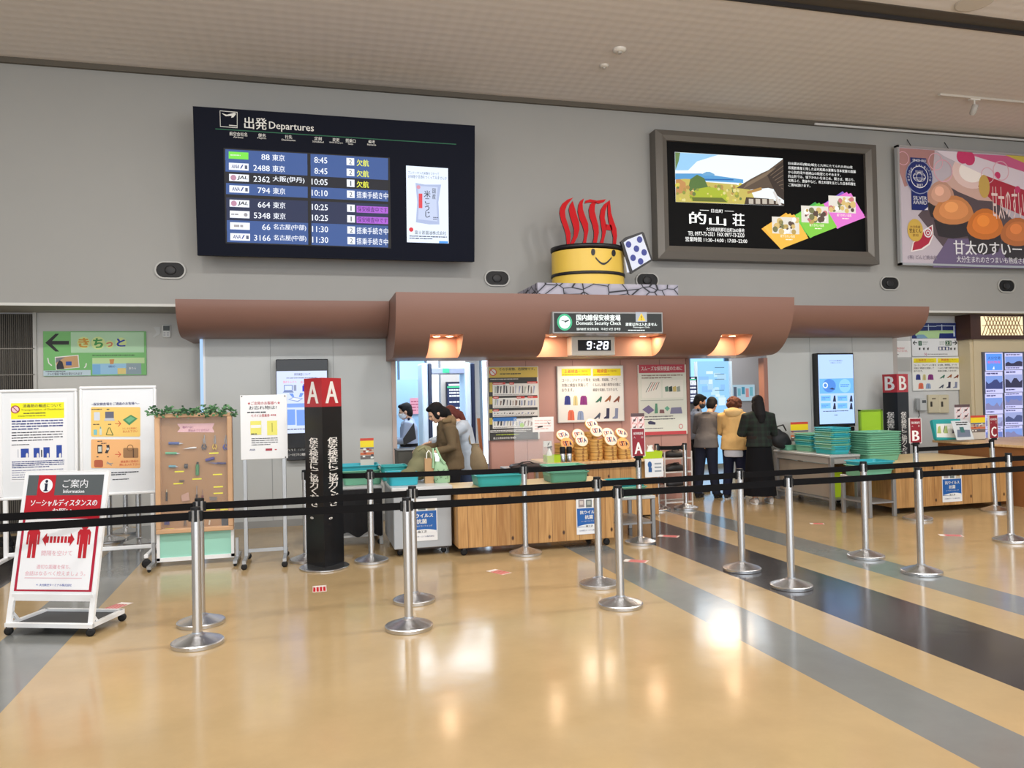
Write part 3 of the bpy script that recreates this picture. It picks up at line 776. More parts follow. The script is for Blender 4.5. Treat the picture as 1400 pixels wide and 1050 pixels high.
# oval badge with leaf
S.disc(*g(222, 590), 10.6, PR((212, 176, 80)), 9, ry=13); S.text('大分県産', *g(190, 562, 252, 578), PR((120, 70, 30)), 10); S.text('甘太くん', *g(186, 580, 258, 606), PR((70, 30, 20)), 10, .03); S.text('使用', *g(206, 612, 240, 628), PR((120, 70, 30)), 10)
uvpoly([(328, 556), (332, 620), (310, 676), (264, 708), (196, 720), (208, 662), (240, 640), (268, 590)], (240, 230, 230), 7); uvpoly([(320, 566), (325, 620), (302, 670), (258, 700), (205, 712), (214, 664), (250, 640), (276, 592)], (178, 40, 66), 8)
S.disc(*g(298, 606), 5.4, wt, 9, inner=.72); S.disc(*g(298, 606), 2.6, wt, 9, inner=.6)
S.text('甘太のすいーとぽてと', *g(452, 660, 1120, 745), wt, 9, .02); S.text('大分生まれのさつまいも熟成された「甘太くん」', *g(470, 752, 1060, 790), wt, 9, .01); S.text('(有) どんど焼本舗', *g(180, 740, 352, 768), PR((140, 130, 146)), 9)
S.build('print', pb)

# ---------------------------------------------------------------- oval wall nozzles
for i, (x, y) in enumerate(((233, 369.5), (679.5, 380.5), (884.5, 383.5), (1216, 387.5), (1375.5, 391))):
    S = Sheet(AT(x, y, YW-.004), XF, ZF)
    lab = ('dark oval wall opening under the left end of the departures board', 'dark oval wall opening left of the stone plinth', 'dark oval wall opening behind the hot tub figure and its towel', 'dark oval wall opening under the left end of the sweet potato poster', 'rightmost dark oval wall opening, near the right edge')[i]
    nz = thing('wall_nozzle', lab, 'wall opening', S.o, 'oval openings in a row on the wall')
    def oval(hw, hh, n=12): return [(sx*hw+hh*math.cos(a), hh*math.sin(a)) for sx, a0 in ((1, -PI/2), (-1, PI/2)) for a in [a0+PI*k/n for k in range(n+1)]]
    out = oval(.075, .115); inn = oval(.072, .098)
    mb = MB(); n = len(out)
    P_ = [S.at(*p, 0) for p in out]; P1 = [S.at(*p, 0)+S.n*.02 for p in out]; P2 = [S.at(*p, 0)+S.n*.02 for p in inn]; P3 = [S.at(*p, 0)-S.n*-.004 for p in inn]
    mb.add(P_+P1+P2+P3, [[k*n+j, k*n+(j+1) % n, (k+1)*n+(j+1) % n, (k+1)*n+j] for k in range(3) for j in range(n)], mat((176, 176, 172), .4)); mb.build('rim', nz)
    q = MB(); q.poly([S.at(*p, 0)+S.n*.005 for p in inn], mat((10, 10, 12), .6)); q.ellipsoid(S.o+Vector((0, -.012, 0)), (.07, .012, .06), mat((26, 26, 28), .5)); q.build('nozzle', nz)

# ---------------------------------------------------------------- hot tub figure on a stone plinth
g = K(690, 250, 4.2)
ss = Sheet(AT(830, 395, 9.62), XF, ZF)
a0, b0, a1, b1 = ss.box_uv(735, 388, 927, 403.5)
p, q = ss.at(a0, 0), ss.at(a1, b1); ZST = q.z
def stone_mat():
    m, nt, b, N, L = node_mat('drawn_stones')
    tc = N('TexCoord'); mp = N('Mapping'); mp.inputs['Scale'].default_value = (3.6, 3.6, 5.5); L(tc.outputs['Object'], mp.inputs['Vector'])
    v = N('TexVoronoi'); v.feature = 'DISTANCE_TO_EDGE'; L(mp.outputs[0], v.inputs['Vector']); v.inputs['Scale'].default_value = 1.35
    cr = N('ValToRGB'); cr.color_ramp.elements[0].position = 0.02; cr.color_ramp.elements[0].color = LC((34, 34, 42)); cr.color_ramp.elements[1].position = 0.05; cr.color_ramp.elements[1].color = LC((150, 150, 164))
    e = cr.color_ramp.elements.new(.22); e.color = LC((172, 170, 184))
    L(v.outputs['Distance'], cr.inputs[0]); L(cr.outputs[0], b.inputs['Base Color']); b.inputs['Roughness'].default_value = .7
    return m
mb = MB(); mb.box(p.x, q.x, 9.62, 10.74, 2.972, ZST, stone_mat()); mb.build('stone_plinth', loc=(p.x, 9.62, 2.972), label='drawn grey stone plinth standing on the middle canopy', cat='plinth')
FIGY = 10.0
T = Sheet(AT(812, 388, FIGY), XF, ZF)
fig = thing('hot_tub_figure', 'yellow smiling hot tub figure with red steam letters on the stone plinth', 'sign figure', (AT(812, 388, FIGY).x, FIGY+.25, ZST))
yel = mat((226, 190, 76), .38); blk = mat((24, 22, 26), .4); red = mat((190, 14, 24), .6, spec=.2)
# elliptical tub front (a half-round shell)
e0 = T.uv(*g(308, 470)); e1 = T.uv(*g(715, 470)); cx = (e0[0]+e1[0])/2; rx = (e1[0]-e0[0])/2
zt = AT(*g(500, 344), FIGY-.17).z; zb = ZST
hb = zt-zb
def tubring(z, k=1.0, dk=0.0, n=28):
    return [T.o+T.u*(cx+(rx*k+dk)*math.cos(a))+Vector((0, .25-(.42*k+dk)*math.sin(a), z-T.o.z)) for a in [2*PI*i/n for i in range(n)]]
mb = MB(); mb.loft([tubring(zb), tubring(zb+hb*.88)], yel, True, True); mb.build('tub', fig)
mb = MB()
for f0, f1 in ((.29, .36), (.91, 1.0)): mb.loft([tubring(zb+hb*f0, 1, .002), tubring(zb+hb*f0, 1, .012), tubring(zb+hb*f1, 1, .012), tubring(zb+hb*f1, 1, .002)], blk, True, True)
mb.build('hoop', fig)
# face, wrapped on the shell
def onshell(px, py, off=.004):
    d = ray(*g(px, py)); lo, hi = 8.5, FIGY+.25
    for _ in range(40):
        ym = (lo+hi)/2; P_ = CAMP+d*(ym/d.y); k = (P_.x-T.o.x-cx)/(rx+off)
        ys = FIGY+.25-(.42+off)*math.sqrt(max(0, 1-k*k))
        if ym < ys: lo = ym
        else: hi = ym
    return CAMP+d*(lo/d.y)
mb = MB()
for ex, ey in ((508, 397), (626, 403)):
    mb.add([onshell(ex, ey)]+[onshell(ex+12*math.cos(a), ey+20*math.sin(a)) for a in [2*PI*i/16 for i in range(16)]], [[0, i+1, (i+1) % 16+1] for i in range(16)], blk)
for r_ in (0,):
    arc = [(522+92*k/12, 428+36*math.sin(PI*k/12)) for k in range(13)]
    lo = [onshell(x, y+7) for x, y in arc]; up = [onshell(x, y-5) for x, y in arc]
    mb.add(lo+up, [[i, i+1, 13+i+1, 13+i] for i in range(12)], blk)
mb.build('face', fig)
# steam letters: wavy red cut-outs
def stroke(pts, ws, name='steam_letter', holes=None):
    mb = MB(); n = len(pts); L_, R_ = [], []
    for (x, y), wd in zip(pts, ws): L_.append(T.at(*T.uv(*g(x-wd, y)))); R_.append(T.at(*T.uv(*g(x+wd, y))))
    return L_+R_[::-1]
def letter(outlines):
    mb = MB()
    for o in outlines:
        P_ = [T.at(*T.uv(*g(*p)))+Vector((0, .16, 0)) for p in o]
        mb.slab(P_, (0, -.03, 0), red, blk)
    mb.build('steam_letter', fig)
letter([[(412, 70), (378, 82), (350, 104), (336, 130), (332, 160), (342, 205), (358, 248), (370, 290), (374, 345), (388, 345), (396, 318), (396, 278), (382, 230), (367, 185), (364, 148), (374, 116), (396, 88)],
        [(409, 90), (418, 120), (430, 165), (446, 215), (448, 255), (436, 300), (412, 345), (390, 345), (404, 318), (415, 290), (416, 255), (405, 215), (392, 175), (386, 138), (394, 110)]])
letter([[(474, 75), (466, 105), (468, 140), (482, 180), (498, 220), (500, 262), (490, 310), (486, 342), (466, 342), (474, 305), (476, 272), (466, 235), (448, 195), (438, 150), (442, 112), (454, 88)]])
letter([[(478, 104), (484, 88), (510, 80), (548, 88), (602, 80), (590, 96), (560, 106), (536, 100), (506, 98)],
        [(548, 96), (538, 115), (536, 150), (546, 190), (558, 235), (560, 275), (552, 315), (546, 340), (524, 340), (532, 300), (532, 268), (522, 225), (506, 180), (502, 140), (512, 108), (524, 98)]])
letter([[(624, 85), (612, 110), (598, 150), (594, 190), (604, 230), (602, 270), (592, 310), (586, 340), (564, 340), (578, 300), (580, 268), (572, 225), (566, 180), (572, 140), (592, 108)],
        [(624, 85), (628, 120), (632, 160), (646, 205), (662, 250), (666, 290), (660, 345), (642, 340), (644, 300), (636, 270), (624, 235), (616, 200), (612, 160), (612, 115)],
        [(600, 225), (632, 230), (640, 262), (602, 258)]])
# spotted towel
def cut(pts, off, th, m1, nm, parent):
    mb = MB(); P_ = [T.at(*T.uv(*g(*p)))+Vector((0, off, 0)) for p in pts]; mb.slab(P_, (0, -th, 0), m1); return mb.build(nm, parent)
tw = cut([(652, 345), (680, 320), (775, 288), (786, 296), (834, 452), (716, 526), (704, 520)], -.05, .04, blk, 'towel', fig)
mb = MB(); P_ = [T.at(*T.uv(*g(*p)))+Vector((0, -.094, 0)) for p in ((668, 350), (690, 334), (770, 302), (822, 446), (718, 510))]; mb.slab(P_, (0, -.003, 0), mat((214, 222, 240), .4))
for x, y in ((758, 334), (695, 362), (740, 386), (784, 407), (721, 438), (764, 458)):
    c_ = T.at(*T.uv(*g(x, y)))+Vector((0, -.1, 0)); r_ = .042; mb.poly([c_+Vector((r_*math.cos(a), 0, r_*1.1*math.sin(a))) for a in [2*PI*i/14 for i in range(14)]], mat((34, 50, 140), .4))
mb.build('towel_front', tw)
cut([(676, 430), (690, 520), (706, 520), (700, 470), (684, 440)], -.05, .03, mat((214, 222, 240), .4), 'towel_fold', fig)

# ---------------------------------------------------------------- security check sign and clock in the canopy
S = Sheet(AT(830, 440, 9.33), XF, ZF)
sg = thing('security_check_sign', 'dark lit sign reading Domestic Security Check set into the middle canopy', 'sign', S.o)
A0, B0, A1, B1 = S.box_uv(755.5, 426.5, 906.5, 456)
mb = MB(); p, q = S.at(A0, B0), S.at(A1, B1); mb.box(p.x, q.x, 9.332, 9.85, p.z, q.z, mat((150, 150, 150), .4, .3), bev=.006); mb.build('housing', sg)
S.ruv(A0+.02, B0+.02, A1-.02, B1-.02, ink((52, 58, 58), .55), 1); LW = ink((240, 248, 244), 1.2)
S.disc(*g(344, 800), 10.3, ink((70, 190, 140), .9), 2, ry=11); S.disc(*g(344, 800), 7.6, LW, 3, ry=8.4); S.poly([g(322, 788), g(345, 792), g(366, 786), g(370, 792), g(352, 800), g(346, 806), g(344, 797), g(326, 793)], ink((40, 60, 60)), 4); S.rect(*g(346, 818, 366, 821), ink((60, 150, 110)), 4)
S.text('国内線保安検査場', *g(412, 757, 664, 791), LW, 2, .03); S.text('Domestic Security Check', *g(412, 795, 668, 822), LW, 2, .018); S.text('国内航班 安全检查処', *g(414, 832, 540, 847), LW, 2, .01); S.text('국내선 보안 검색장', *g(552, 832, 665, 847), LW, 2, .01)
S.rect(*g(752, 742, 816, 798), ink((190, 196, 204), .8), 2); S.poly([g(784, 748), g(808, 792), g(762, 792)], ink((250, 204, 60), 1), 3); S.rect(*g(782.5, 762, 786.5, 780), ink((40, 40, 30)), 4); S.disc(*g(784.5, 786), .7, ink((40, 40, 30)), 4, n=8)
S.text('旅客以外は入れません', *g(694, 803, 874, 822), LW, 3, .025); S.text('Passengers Only', *g(738, 825, 832, 836), LW, 3, .01); S.marks(*g(708, 842, 866, 852), LW, 1, 3, 3)
S.build('lettering', sg)
S = Sheet(AT(814, 472, 9.8), XF, ZF)
ck = thing('digital_clock', 'white framed digital clock under the security check sign', 'clock', S.o)
A0, B0, A1, B1 = S.box_uv(781, 460, 841, 484)
p, q = S.at(A0, B0), S.at(A1, B1); mb = MB(); mb.box(p.x, q.x, 9.801, 9.99, 2.205, q.z, mat((206, 200, 190), .4), bev=.01); mb.build('case', ck)
S.rect(*g(420, 902, 610, 964), ink((10, 14, 30), .15), 1); S.build('display', ck)
S2 = Sheet(S.o+S.n*.002, XF, ZF); CE = ink((236, 240, 255), 2.2)
SEG = {'9': 'abcdfg', '2': 'abged', '8': 'abcdefg'}
def digit(ch, x0, y0, x1, y1):
    wd = 7; sk = 4
    ym = (y0+y1)/2
    def P_(x, y): return g(x+sk*(y1-y)/(y1-y0), y)
    H_ = {'a': y0, 'g': ym, 'd': y1}; V_ = {'f': (x0, y0, ym), 'b': (x1, y0, ym), 'e': (x0, ym, y1), 'c': (x1, ym, y1)}
    for s_ in SEG[ch]:
        if s_ in H_: S2.line([P_(x0+1, H_[s_]), P_(x1-1, H_[s_])], wd/4.2, CE, 1)
        else: xx, ya, yb = V_[s_]; S2.line([P_(xx, ya+1), P_(xx, yb-1)], wd/4.2, CE, 1)
digit('9', 472, 913, 494, 953); digit('2', 531, 913, 553, 953); digit('8', 568, 913, 590, 953)
for y in (924, 944): S2.rect(*g(512, y-3, 518, y+3), CE, 1)
S2.build('numerals', ck)

# ---------------------------------------------------------------- posters on the centre wall
def poster(name, label, box, Y, thick, base, frame=None, fw=0.0):
    S = Sheet(AT((box[0]+box[2])/2, (box[1]+box[3])/2, Y), XF, ZF)
    t_ = thing(name, label, 'poster', S.o)
    A = S.box_uv(*box); p, q = S.at(A[0], A[1]), S.at(A[2], A[3])
    mb = MB(); mb.box(p.x, q.x, Y+.001, Y+thick, p.z, q.z, frame or base, bev=.003); mb.build('backing', t_)
    S.ruv(A[0]+fw, A[1]+fw, A[2]-fw, A[3]-fw, base, 1)
    return S, t_
ppr = lambda c_: mat(c_, .5)
g = K(660, 490, 8.75); W_ = ppr((232, 232, 228)); D_ = ppr((40, 40, 40)); Rr = ppr((206, 66, 56))
S, pt = poster('warning_poster', 'poster of banned items with a gold top on the pink wall', (667.3, 501, 737, 601.5), YW-.03, .028, ppr((222, 222, 214)), ppr((214, 214, 206)), .015)
S.rect(*g(75, 105, 655, 228), ppr((212, 186, 84)), 2); S.rect(*g(75, 228, 655, 975), ppr((50, 50, 48)), 2)
S.disc(*g(122, 165), 5, Rr, 3); S.disc(*g(122, 165), 3.9, W_, 4); S.line([g(95, 135), g(150, 192)], 1, Rr, 5)
S.text('その手荷物、危険物です。', *g(195, 110, 622, 145), D_, 3, .02); S.marks(*g(205, 172, 620, 196), D_, 1, 3, 3); S.marks(*g(90, 238, 640, 256), ppr((206, 206, 200)), 1, 4, 3)
R = random.Random(5)
for (y0, y1) in ((278, 444), (448, 590), (600, 692), (702, 832)):
    S.rect(*g(118, y0+22, 655, y1), ppr((226, 226, 222)), 3); S.rect(*g(80, y0+10, 116, y1-40), ppr((196, 176, 80)), 3)
    for k in range(14):
        x = 140+k*36+R.uniform(-8, 8); yy = y0+40+R.uniform(0, 20); S.poly([g(x, yy), g(x+R.uniform(8, 26), yy+R.uniform(-6, 10)), g(x+R.uniform(4, 20), y1-30), g(x-3, y1-26)], ppr(R.choice([(96, 96, 100), (60, 60, 64), (150, 160, 190), (130, 110, 100), (170, 180, 170)])), 4)
    S.marks(*g(130, y1-18, 640, y1-6), ppr((120, 120, 120)), 1, y0, 4)
for x0, x1, y in ((118, 270, 300), (318, 372, 300), (530, 655, 288), (124, 190, 470), (405, 500, 466), (535, 655, 462), (124, 192, 622)): S.rect(*g(x0, y-12, x1, y+12), Rr, 5); S.marks(*g(x0+6, y-6, x1-6, y+6), W_, 1, x0, 6)
S.rect(*g(124, 706, 404, 750), ppr((44, 120, 200)), 5); S.disc(*g(468, 798), 3, ppr((150, 206, 60)), 5); S.marks(*g(90, 850, 580, 885), W_, 2, 8, 3); S.marks(*g(160, 900, 540, 920), ppr((170, 190, 60)), 1, 9, 3); S.text('国土交通省航空局 警察庁', *g(128, 940, 400, 964), W_, 3)
S.build('print', pt)

def coat_poster(S, g, gx):
    "coat and shoe inspection notice; g maps a 740,480 crop at 5.25"
    Y_ = ppr((240, 226, 20)); k_ = ppr((30, 30, 34))
    S.rect(*g(146, 126, 356, 178), Y_, 2); S.rect(*g(370, 126, 570, 178), Y_, 2)
    S.text('上着検査', *g(166, 133, 262, 158), Rr, 3, .02); S.text('(にご協力を)', *g(266, 138, 330, 152), ppr((180, 100, 40)), 3); S.text('靴検査', *g(400, 130, 472, 156), Rr, 3, .02); S.text('(にご協力を)', *g(476, 136, 540, 150), ppr((180, 100, 40)), 3)
    S.marks(*g(150, 166, 350, 174), ppr((150, 110, 20)), 1, 2, 3); S.marks(*g(376, 166, 566, 174), ppr((150, 110, 20)), 1, 3, 3)
    for i, (a, b) in enumerate((('コート、ジャケット等を', '安全靴、厚底靴、ブーツ'), ('対象に検査を実施して', 'くるぶしを覆う靴等を対象に'), ('おります。', '検査を実施しております。'))):
        y = 196+i*36; S.text(a, *g(148, y, (354, 336, 232)[i], y+24), k_, 2, .02); S.text(b, *g(370, y-2, (545, 570, 550)[i], y+20), k_, 2, .02)
    def coat(x, y, w_, h_, c_):
        S.poly([g(x-w_*.25, y), g(x+w_*.25, y), g(x+w_*.42, y+h_*.2), g(x+w_*.5, y+h_), g(x+w_*.3, y+h_), g(x-w_*.3, y+h_), g(x-w_*.5, y+h_), g(x-w_*.42, y+h_*.2)], ppr(c_), 2); S.line([g(x, y+h_*.15), g(x, y+h_*.97)], .5, ppr(tuple(int(v*.6) for v in c_)), 3)
    coat(188, 320, 46, 66, (40, 50, 130)); coat(245, 320, 34, 70, (206, 196, 140)); coat(304, 320, 54, 66, (130, 40, 120)); coat(214, 424, 50, 72, (220, 110, 80)); coat(282, 430, 48, 64, (140, 160, 196))
    def shoe(x, y, c_, boot=0):
        if boot: S.poly([g(x-2, y-66), g(x+20, y-66), g(x+18, y+8), g(x-20, y+10), g(x-22, y+2), g(x-4, y-10)], ppr(c_), 2)
        else: S.poly([g(x+18, y-40), g(x+24, y-30), g(x+16, y+6), g(x+10, y+6), g(x+8, y-6), g(x-12, y+8), g(x-26, y+6), g(x-4, y-16)], ppr(c_), 2)
    shoe(412, 362, (50, 110, 90)); shoe(478, 356, (150, 90, 50)); shoe(540, 360, (130, 70, 50)); shoe(402, 480, (70, 80, 100)); shoe(470, 476, (46, 48, 80), 1); shoe(532, 476, (130, 140, 170), 1)
g = K(740, 480, 5.25)
S, pt = poster('notice_poster', 'white coat and shoe check notice above the steamer stacks', (762.3, 500, 853, 577), YW-.05, .046, ppr((228, 230, 226)), ppr((206, 208, 206)), .012)
coat_poster(S, g, 0); S.build('print', pt)
S, pt = poster('notice_poster', 'pale poster with red top and bottom bars on the pink wall', (873, 498.5, 939, 594.5), YW-.03, .028, ppr((222, 226, 214)), ppr((216, 214, 208)), .008)
S.rect(*g(700, 97, 1028, 156), ppr((190, 66, 84)), 2); S.text('スムーズな保安検査のために', *g(716, 108, 1010, 140), W_, 3, .02); S.rect(*g(706, 576, 1042, 600), ppr((196, 70, 76)), 2)
S.rect(*g(722, 208, 858, 338), ppr((232, 232, 222)), 2); S.rect(*g(872, 206, 1018, 334), ppr((232, 232, 222)), 2); S.marks(*g(720, 166, 1016, 200), ppr((150, 130, 120)), 2, 4, 2)
for k in range(5): S.line([g(750+k*18, 296-k*5), g(790+k*14, 222)], .7, ppr(((60, 90, 80), (180, 60, 60), (90, 90, 90), (200, 90, 70), (60, 60, 60))[k]), 3)
for k, c_ in enumerate(((90, 130, 110), (40, 60, 50), (200, 180, 110), (150, 160, 150))): S.poly([g(886+k*28, 258), g(910+k*28, 250), g(914+k*28, 290), g(890+k*28, 292)], ppr(c_), 3)
S.line([g(712, 356), g(1020, 350)], .5, ppr((140, 150, 140)), 2)
for pts, c_ in (([(724, 420), (770, 388), (812, 424), (770, 452)], (120, 110, 150)), ([(818, 376), (832, 376), (838, 446), (812, 448)], (90, 150, 120)), ([(850, 420), (880, 420), (884, 446), (848, 446)], (130, 90, 90)), ([(884, 410), (904, 394), (922, 412), (904, 432)], (110, 180, 150)), ([(924, 450), (932, 406), (1004, 402), (1012, 448)], (130, 130, 160)), ([(764, 510), (782, 500), (820, 512), (818, 528), (770, 526)], (60, 60, 90))): S.poly([g(*p) for p in pts], ppr(c_), 3)
S.marks(*g(720, 462, 1010, 476), ppr((110, 110, 110)), 1, 5, 2); S.marks(*g(730, 482, 1000, 494), ppr((60, 60, 70)), 1, 6, 2); S.marks(*g(716, 548, 960, 560), ppr((120, 120, 120)), 1, 7, 2); S.disc(*g(1002, 540), 3, ppr((206, 110, 110)), 2, inner=.7)
S.build('print', pt)

# ---------------------------------------------------------------- screens on the panel walls
def wall_screen(name, label, box, Y, glow, e):
    S = Sheet(AT((box[0]+box[2])/2, (box[1]+box[3])/2, Y), XF, ZF); t_ = thing(name, label, 'screen', S.o)
    A = S.box_uv(*box); p, q = S.at(A[0], A[1]), S.at(A[2], A[3]); mb = MB(); mb.box(p.x, q.x, Y+.001, YW-.004, p.z, q.z, mat((18, 18, 22), .25), bev=.008); mb.build('housing', t_)
    return S, t_
g = K(300, 480, 3.28)
S, pt = wall_screen('wall_screen', 'black framed screen showing a laptop diagram, behind the white poster stand', (378, 491, 449.5, 613), 10.66, 0, 0)
S.rect(*g(258, 89, 484, 367), ink((206, 218, 250), 1.05), 1); db = ink((60, 70, 110)); lbl = ink((110, 150, 230), 1)
S.text('保安検査について', *g(335, 98, 408, 110), db, 2); S.marks(*g(300, 117, 450, 124), ink((120, 130, 170)), 1, 2, 2); S.text('別のトレイへ', *g(286, 133, 346, 144), ink((240, 110, 120), 1), 2, .02); S.text('出して', *g(364, 133, 404, 144), ink((240, 110, 120), 1), 2, .02)
S.rect(*g(290, 152, 328, 178), ink((90, 120, 190), .8), 2); S.rect(*g(293, 155, 325, 175), ink((214, 226, 250), 1), 3); S.poly([g(284, 186), g(290, 179), g(328, 179), g(334, 186)], ink((120, 140, 190), .8), 2); S.rect(*g(333, 152, 345, 178), ink((150, 160, 190), .9), 2); S.rect(*g(372, 155, 388, 181), ink((40, 50, 190), .9), 2); S.rect(*g(376, 148, 384, 156), ink((40, 50, 190), .9), 2)
S.poly([g(312, 190), g(330, 190), g(336, 206), g(326, 206)], lbl, 2); S.poly([g(362, 188), g(378, 188), g(368, 206), g(356, 206)], lbl, 2); S.poly([g(308, 218), g(330, 206), g(376, 212), g(352, 228)], ink((150, 170, 220), .9), 2); S.poly([g(316, 217), g(332, 209), g(368, 214), g(350, 223)], ink((226, 234, 252), 1), 3)
S.rect(*g(260, 234, 482, 252), ink((130, 165, 236), 1), 2); S.rect(*g(262, 262, 340, 332), ink((120, 160, 240), 1), 2); S.rect(*g(346, 262, 480, 332), ink((120, 160, 240), 1), 2); S.marks(*g(266, 346, 470, 354), db, 1, 6, 2)
S.build('display', pt)
S, pt = wall_screen('screen_caption_board', 'black caption board with white maker lettering under the screen with the laptop diagram', (392, 610, 449, 629), 10.7, 0, 0); pt['category'] = 'sign'
S.text('SONY', *g(282, 428, 345, 448), W_, 1, .03); S.text('デジタルサイネージ', *g(352, 432, 420, 446), W_, 1); S.text('ソニーのビジネス機器をご利用', *g(300, 457, 420, 470), W_, 1, .01); S.build('lettering', pt)
g = K(1040, 460, 4.04)
S, pt = wall_screen('wall_screen', 'tall pale blue screen on the grey panel left of the green board', (1118.5, 482.5, 1168.5, 583), 10.66, 0, 0)
S.rect(*g(321, 100, 514, 482), ink((176, 206, 255), 1.1), 1); lb2 = ink((110, 180, 250), 1.05)
S.text('マスクの着用に', *g(378, 130, 452, 138), db, 2); S.text('ご協力ください', *g(384, 142, 446, 149), db, 2); S.rect(*g(325, 232, 512, 314), lb2, 2); S.disc(*g(378, 272), 9, ink((80, 140, 226), 1), 3, ry=8); S.disc(*g(356, 270), 3.6, ink((214, 232, 255), 1.1), 4, inner=.6); S.disc(*g(464, 272), 8, ink((140, 200, 255), 1.1), 3)
S.marks(*g(440, 262, 490, 280), ink((80, 140, 220), 1), 2, 3, 4); S.poly([g(378, 290), g(394, 282), g(412, 292), g(396, 294)], ink((60, 80, 140)), 4)
for x in (332, 424):
    for y in (342, 384): S.rect(*g(x, y-16, x+54, y+14), ink((120, 190, 255), 1.05), 2); S.poly([g(x+72, y-16), g(x+80, y-16), g(x+84, y+18), g(x+66, y+18)], ink((50, 60, 90)), 2); S.marks(*g(x+4, y-8, x+48, y+8), ink((90, 140, 220), 1), 2, y, 3)
S.marks(*g(344, 408, 494, 416), db, 1, 2, 2); S.marks(*g(406, 430, 438, 437), db, 1, 4, 2)
S.build('display', pt)
S, pt = wall_screen('screen_caption_board', 'black caption board with white maker lettering under the tall pale blue screen', (1119, 584, 1169, 596), 10.7, 0, 0); pt['category'] = 'sign'
S.text('SONY', *g(324, 505, 384, 519), W_, 1, .03); S.text('デジタルサイネージ', *g(388, 507, 470, 519), W_, 1, .01); S.build('lettering', pt)

# ---------------------------------------------------------------- green direction sign on the left, remote on the wall
g = K(0, 400, 5.385)
S, pt = poster('direction_sign', 'green sign with a black left arrow and coloured hiragana, beside the louvred shutter', (59.3, 453, 200, 513.5), YL-.02, .018, mat((118, 186, 110), .5)); pt['category'] = 'sign'
k_ = ppr((34, 34, 34))
S.poly([g(334, 370), g(408, 303), g(436, 303), g(384, 356), g(508, 356), g(508, 383), g(384, 383), g(436, 434), g(408, 434)], k_, 2)
S.rect(*g(522, 292, 1060, 442), ppr((176, 214, 176)), 2)
for ch, x0, y0, x1, y1, c_, rad in (('き', 582, 336, 652, 402, (206, 150, 50), 9), ('ち', 690, 338, 756, 406, (60, 150, 70), 9.6), ('っ', 786, 366, 828, 398, (206, 120, 90), 6), ('と', 862, 340, 920, 396, (30, 60, 160), 7.6)):
    S.disc(*g((x0+x1)/2, (y0+y1)/2), rad, ppr((206, 224, 150)), 3); S.text(ch, *g(x0, y0, x1, y1), ppr(c_), 4, .05)
S.rect(*g(320, 572, 668, 612), ppr((190, 210, 220)), 2); S.text('テレビ電話で案内を受けられます', *g(350, 588, 606, 608), k_, 3, .01); S.marks(*g(336, 574, 580, 584), k_, 1, 4, 3)
S.poly([g(404, 474), g(578, 458), g(586, 552), g(412, 570)], W_, 2); S.poly([g(410, 480), g(572, 464), g(580, 548), g(418, 564)], ppr((196, 156, 110)), 3); S.poly([g(416, 540), g(436, 496), g(460, 510), g(474, 562), g(418, 566)], ppr((40, 40, 50)), 4); S.rect(*g(486, 508, 528, 536), ppr((40, 80, 160)), 4); S.poly([g(412, 482), g(480, 476), g(440, 500), g(412, 520)], ppr((120, 120, 130)), 4)
for x in (352, 636): S.line([g(x, 482), g(x+8, 520), g(x+30, 538)] if x < 500 else [g(x, 520), g(x-4, 544), g(x-16, 554)], 1.6, W_, 2)
S.rect(*g(680, 480, 1040, 602), ppr((150, 196, 226)), 2); S.rect(*g(680, 480, 1064, 522), ppr((190, 220, 160)), 3); S.poly([g(930, 520), g(1040, 520), g(1040, 602), g(930, 602)], ppr((140, 160, 170)), 3); S.rect(*g(866, 556, 928, 600), ppr((226, 206, 130)), 4); S.rect(*g(682, 530, 740, 602), ppr((120, 176, 220)), 3)
S.text('出発ロビー', *g(800, 536, 858, 552), ppr((40, 70, 150)), 4, .02); S.text('あちら', *g(950, 548, 1002, 566), W_, 4, .02); S.poly([g(806, 492), g(842, 490), g(836, 526), g(812, 528)], ppr((200, 140, 80)), 4); S.marks(*g(680, 456, 1046, 466), k_, 1, 6, 2)
S.build('print', pt)
rm = thing('wall_remote', 'small white air conditioner remote on the wall left of the left canopy', 'remote', AT(227, 454, YL))
S = Sheet(AT(227, 454, YL-.035), XF, ZF); A = S.box_uv(221.5, 444, 233.5, 461.5); p, q = S.at(A[0], A[1]), S.at(A[2], A[3])
mb = MB(); mb.box(p.x, q.x, YL-.034, YL, p.z, q.z, mat((226, 228, 226), .4), bev=.012); mb.build('case', rm)
S.rect(223, 445.5, 232, 452, ink((86, 94, 96)), 1); S.build('display', rm)
S = Sheet(AT(227, 454, YL-.036), XF, ZF)
for i in range(4): S.rect(223.5+(i % 2)*4.4, 454+(i//2)*3, 226.5+(i % 2)*4.4, 456+(i//2)*3, ink((196, 198, 200)), 1)
S.build('keys', rm)
mb = MB(); P_ = [AT(x, y, YL-.01) for x, y in ((210, 447), (219, 447), (219, 456), (211, 462), (209, 460), (214, 455))]; mb.slab(P_, (0, .01, 0), mat((206, 208, 206), .5))
mb.build('wall_bracket', label='small light grey bracket plate beside the air conditioner remote', cat='bracket', loc=P_[0])
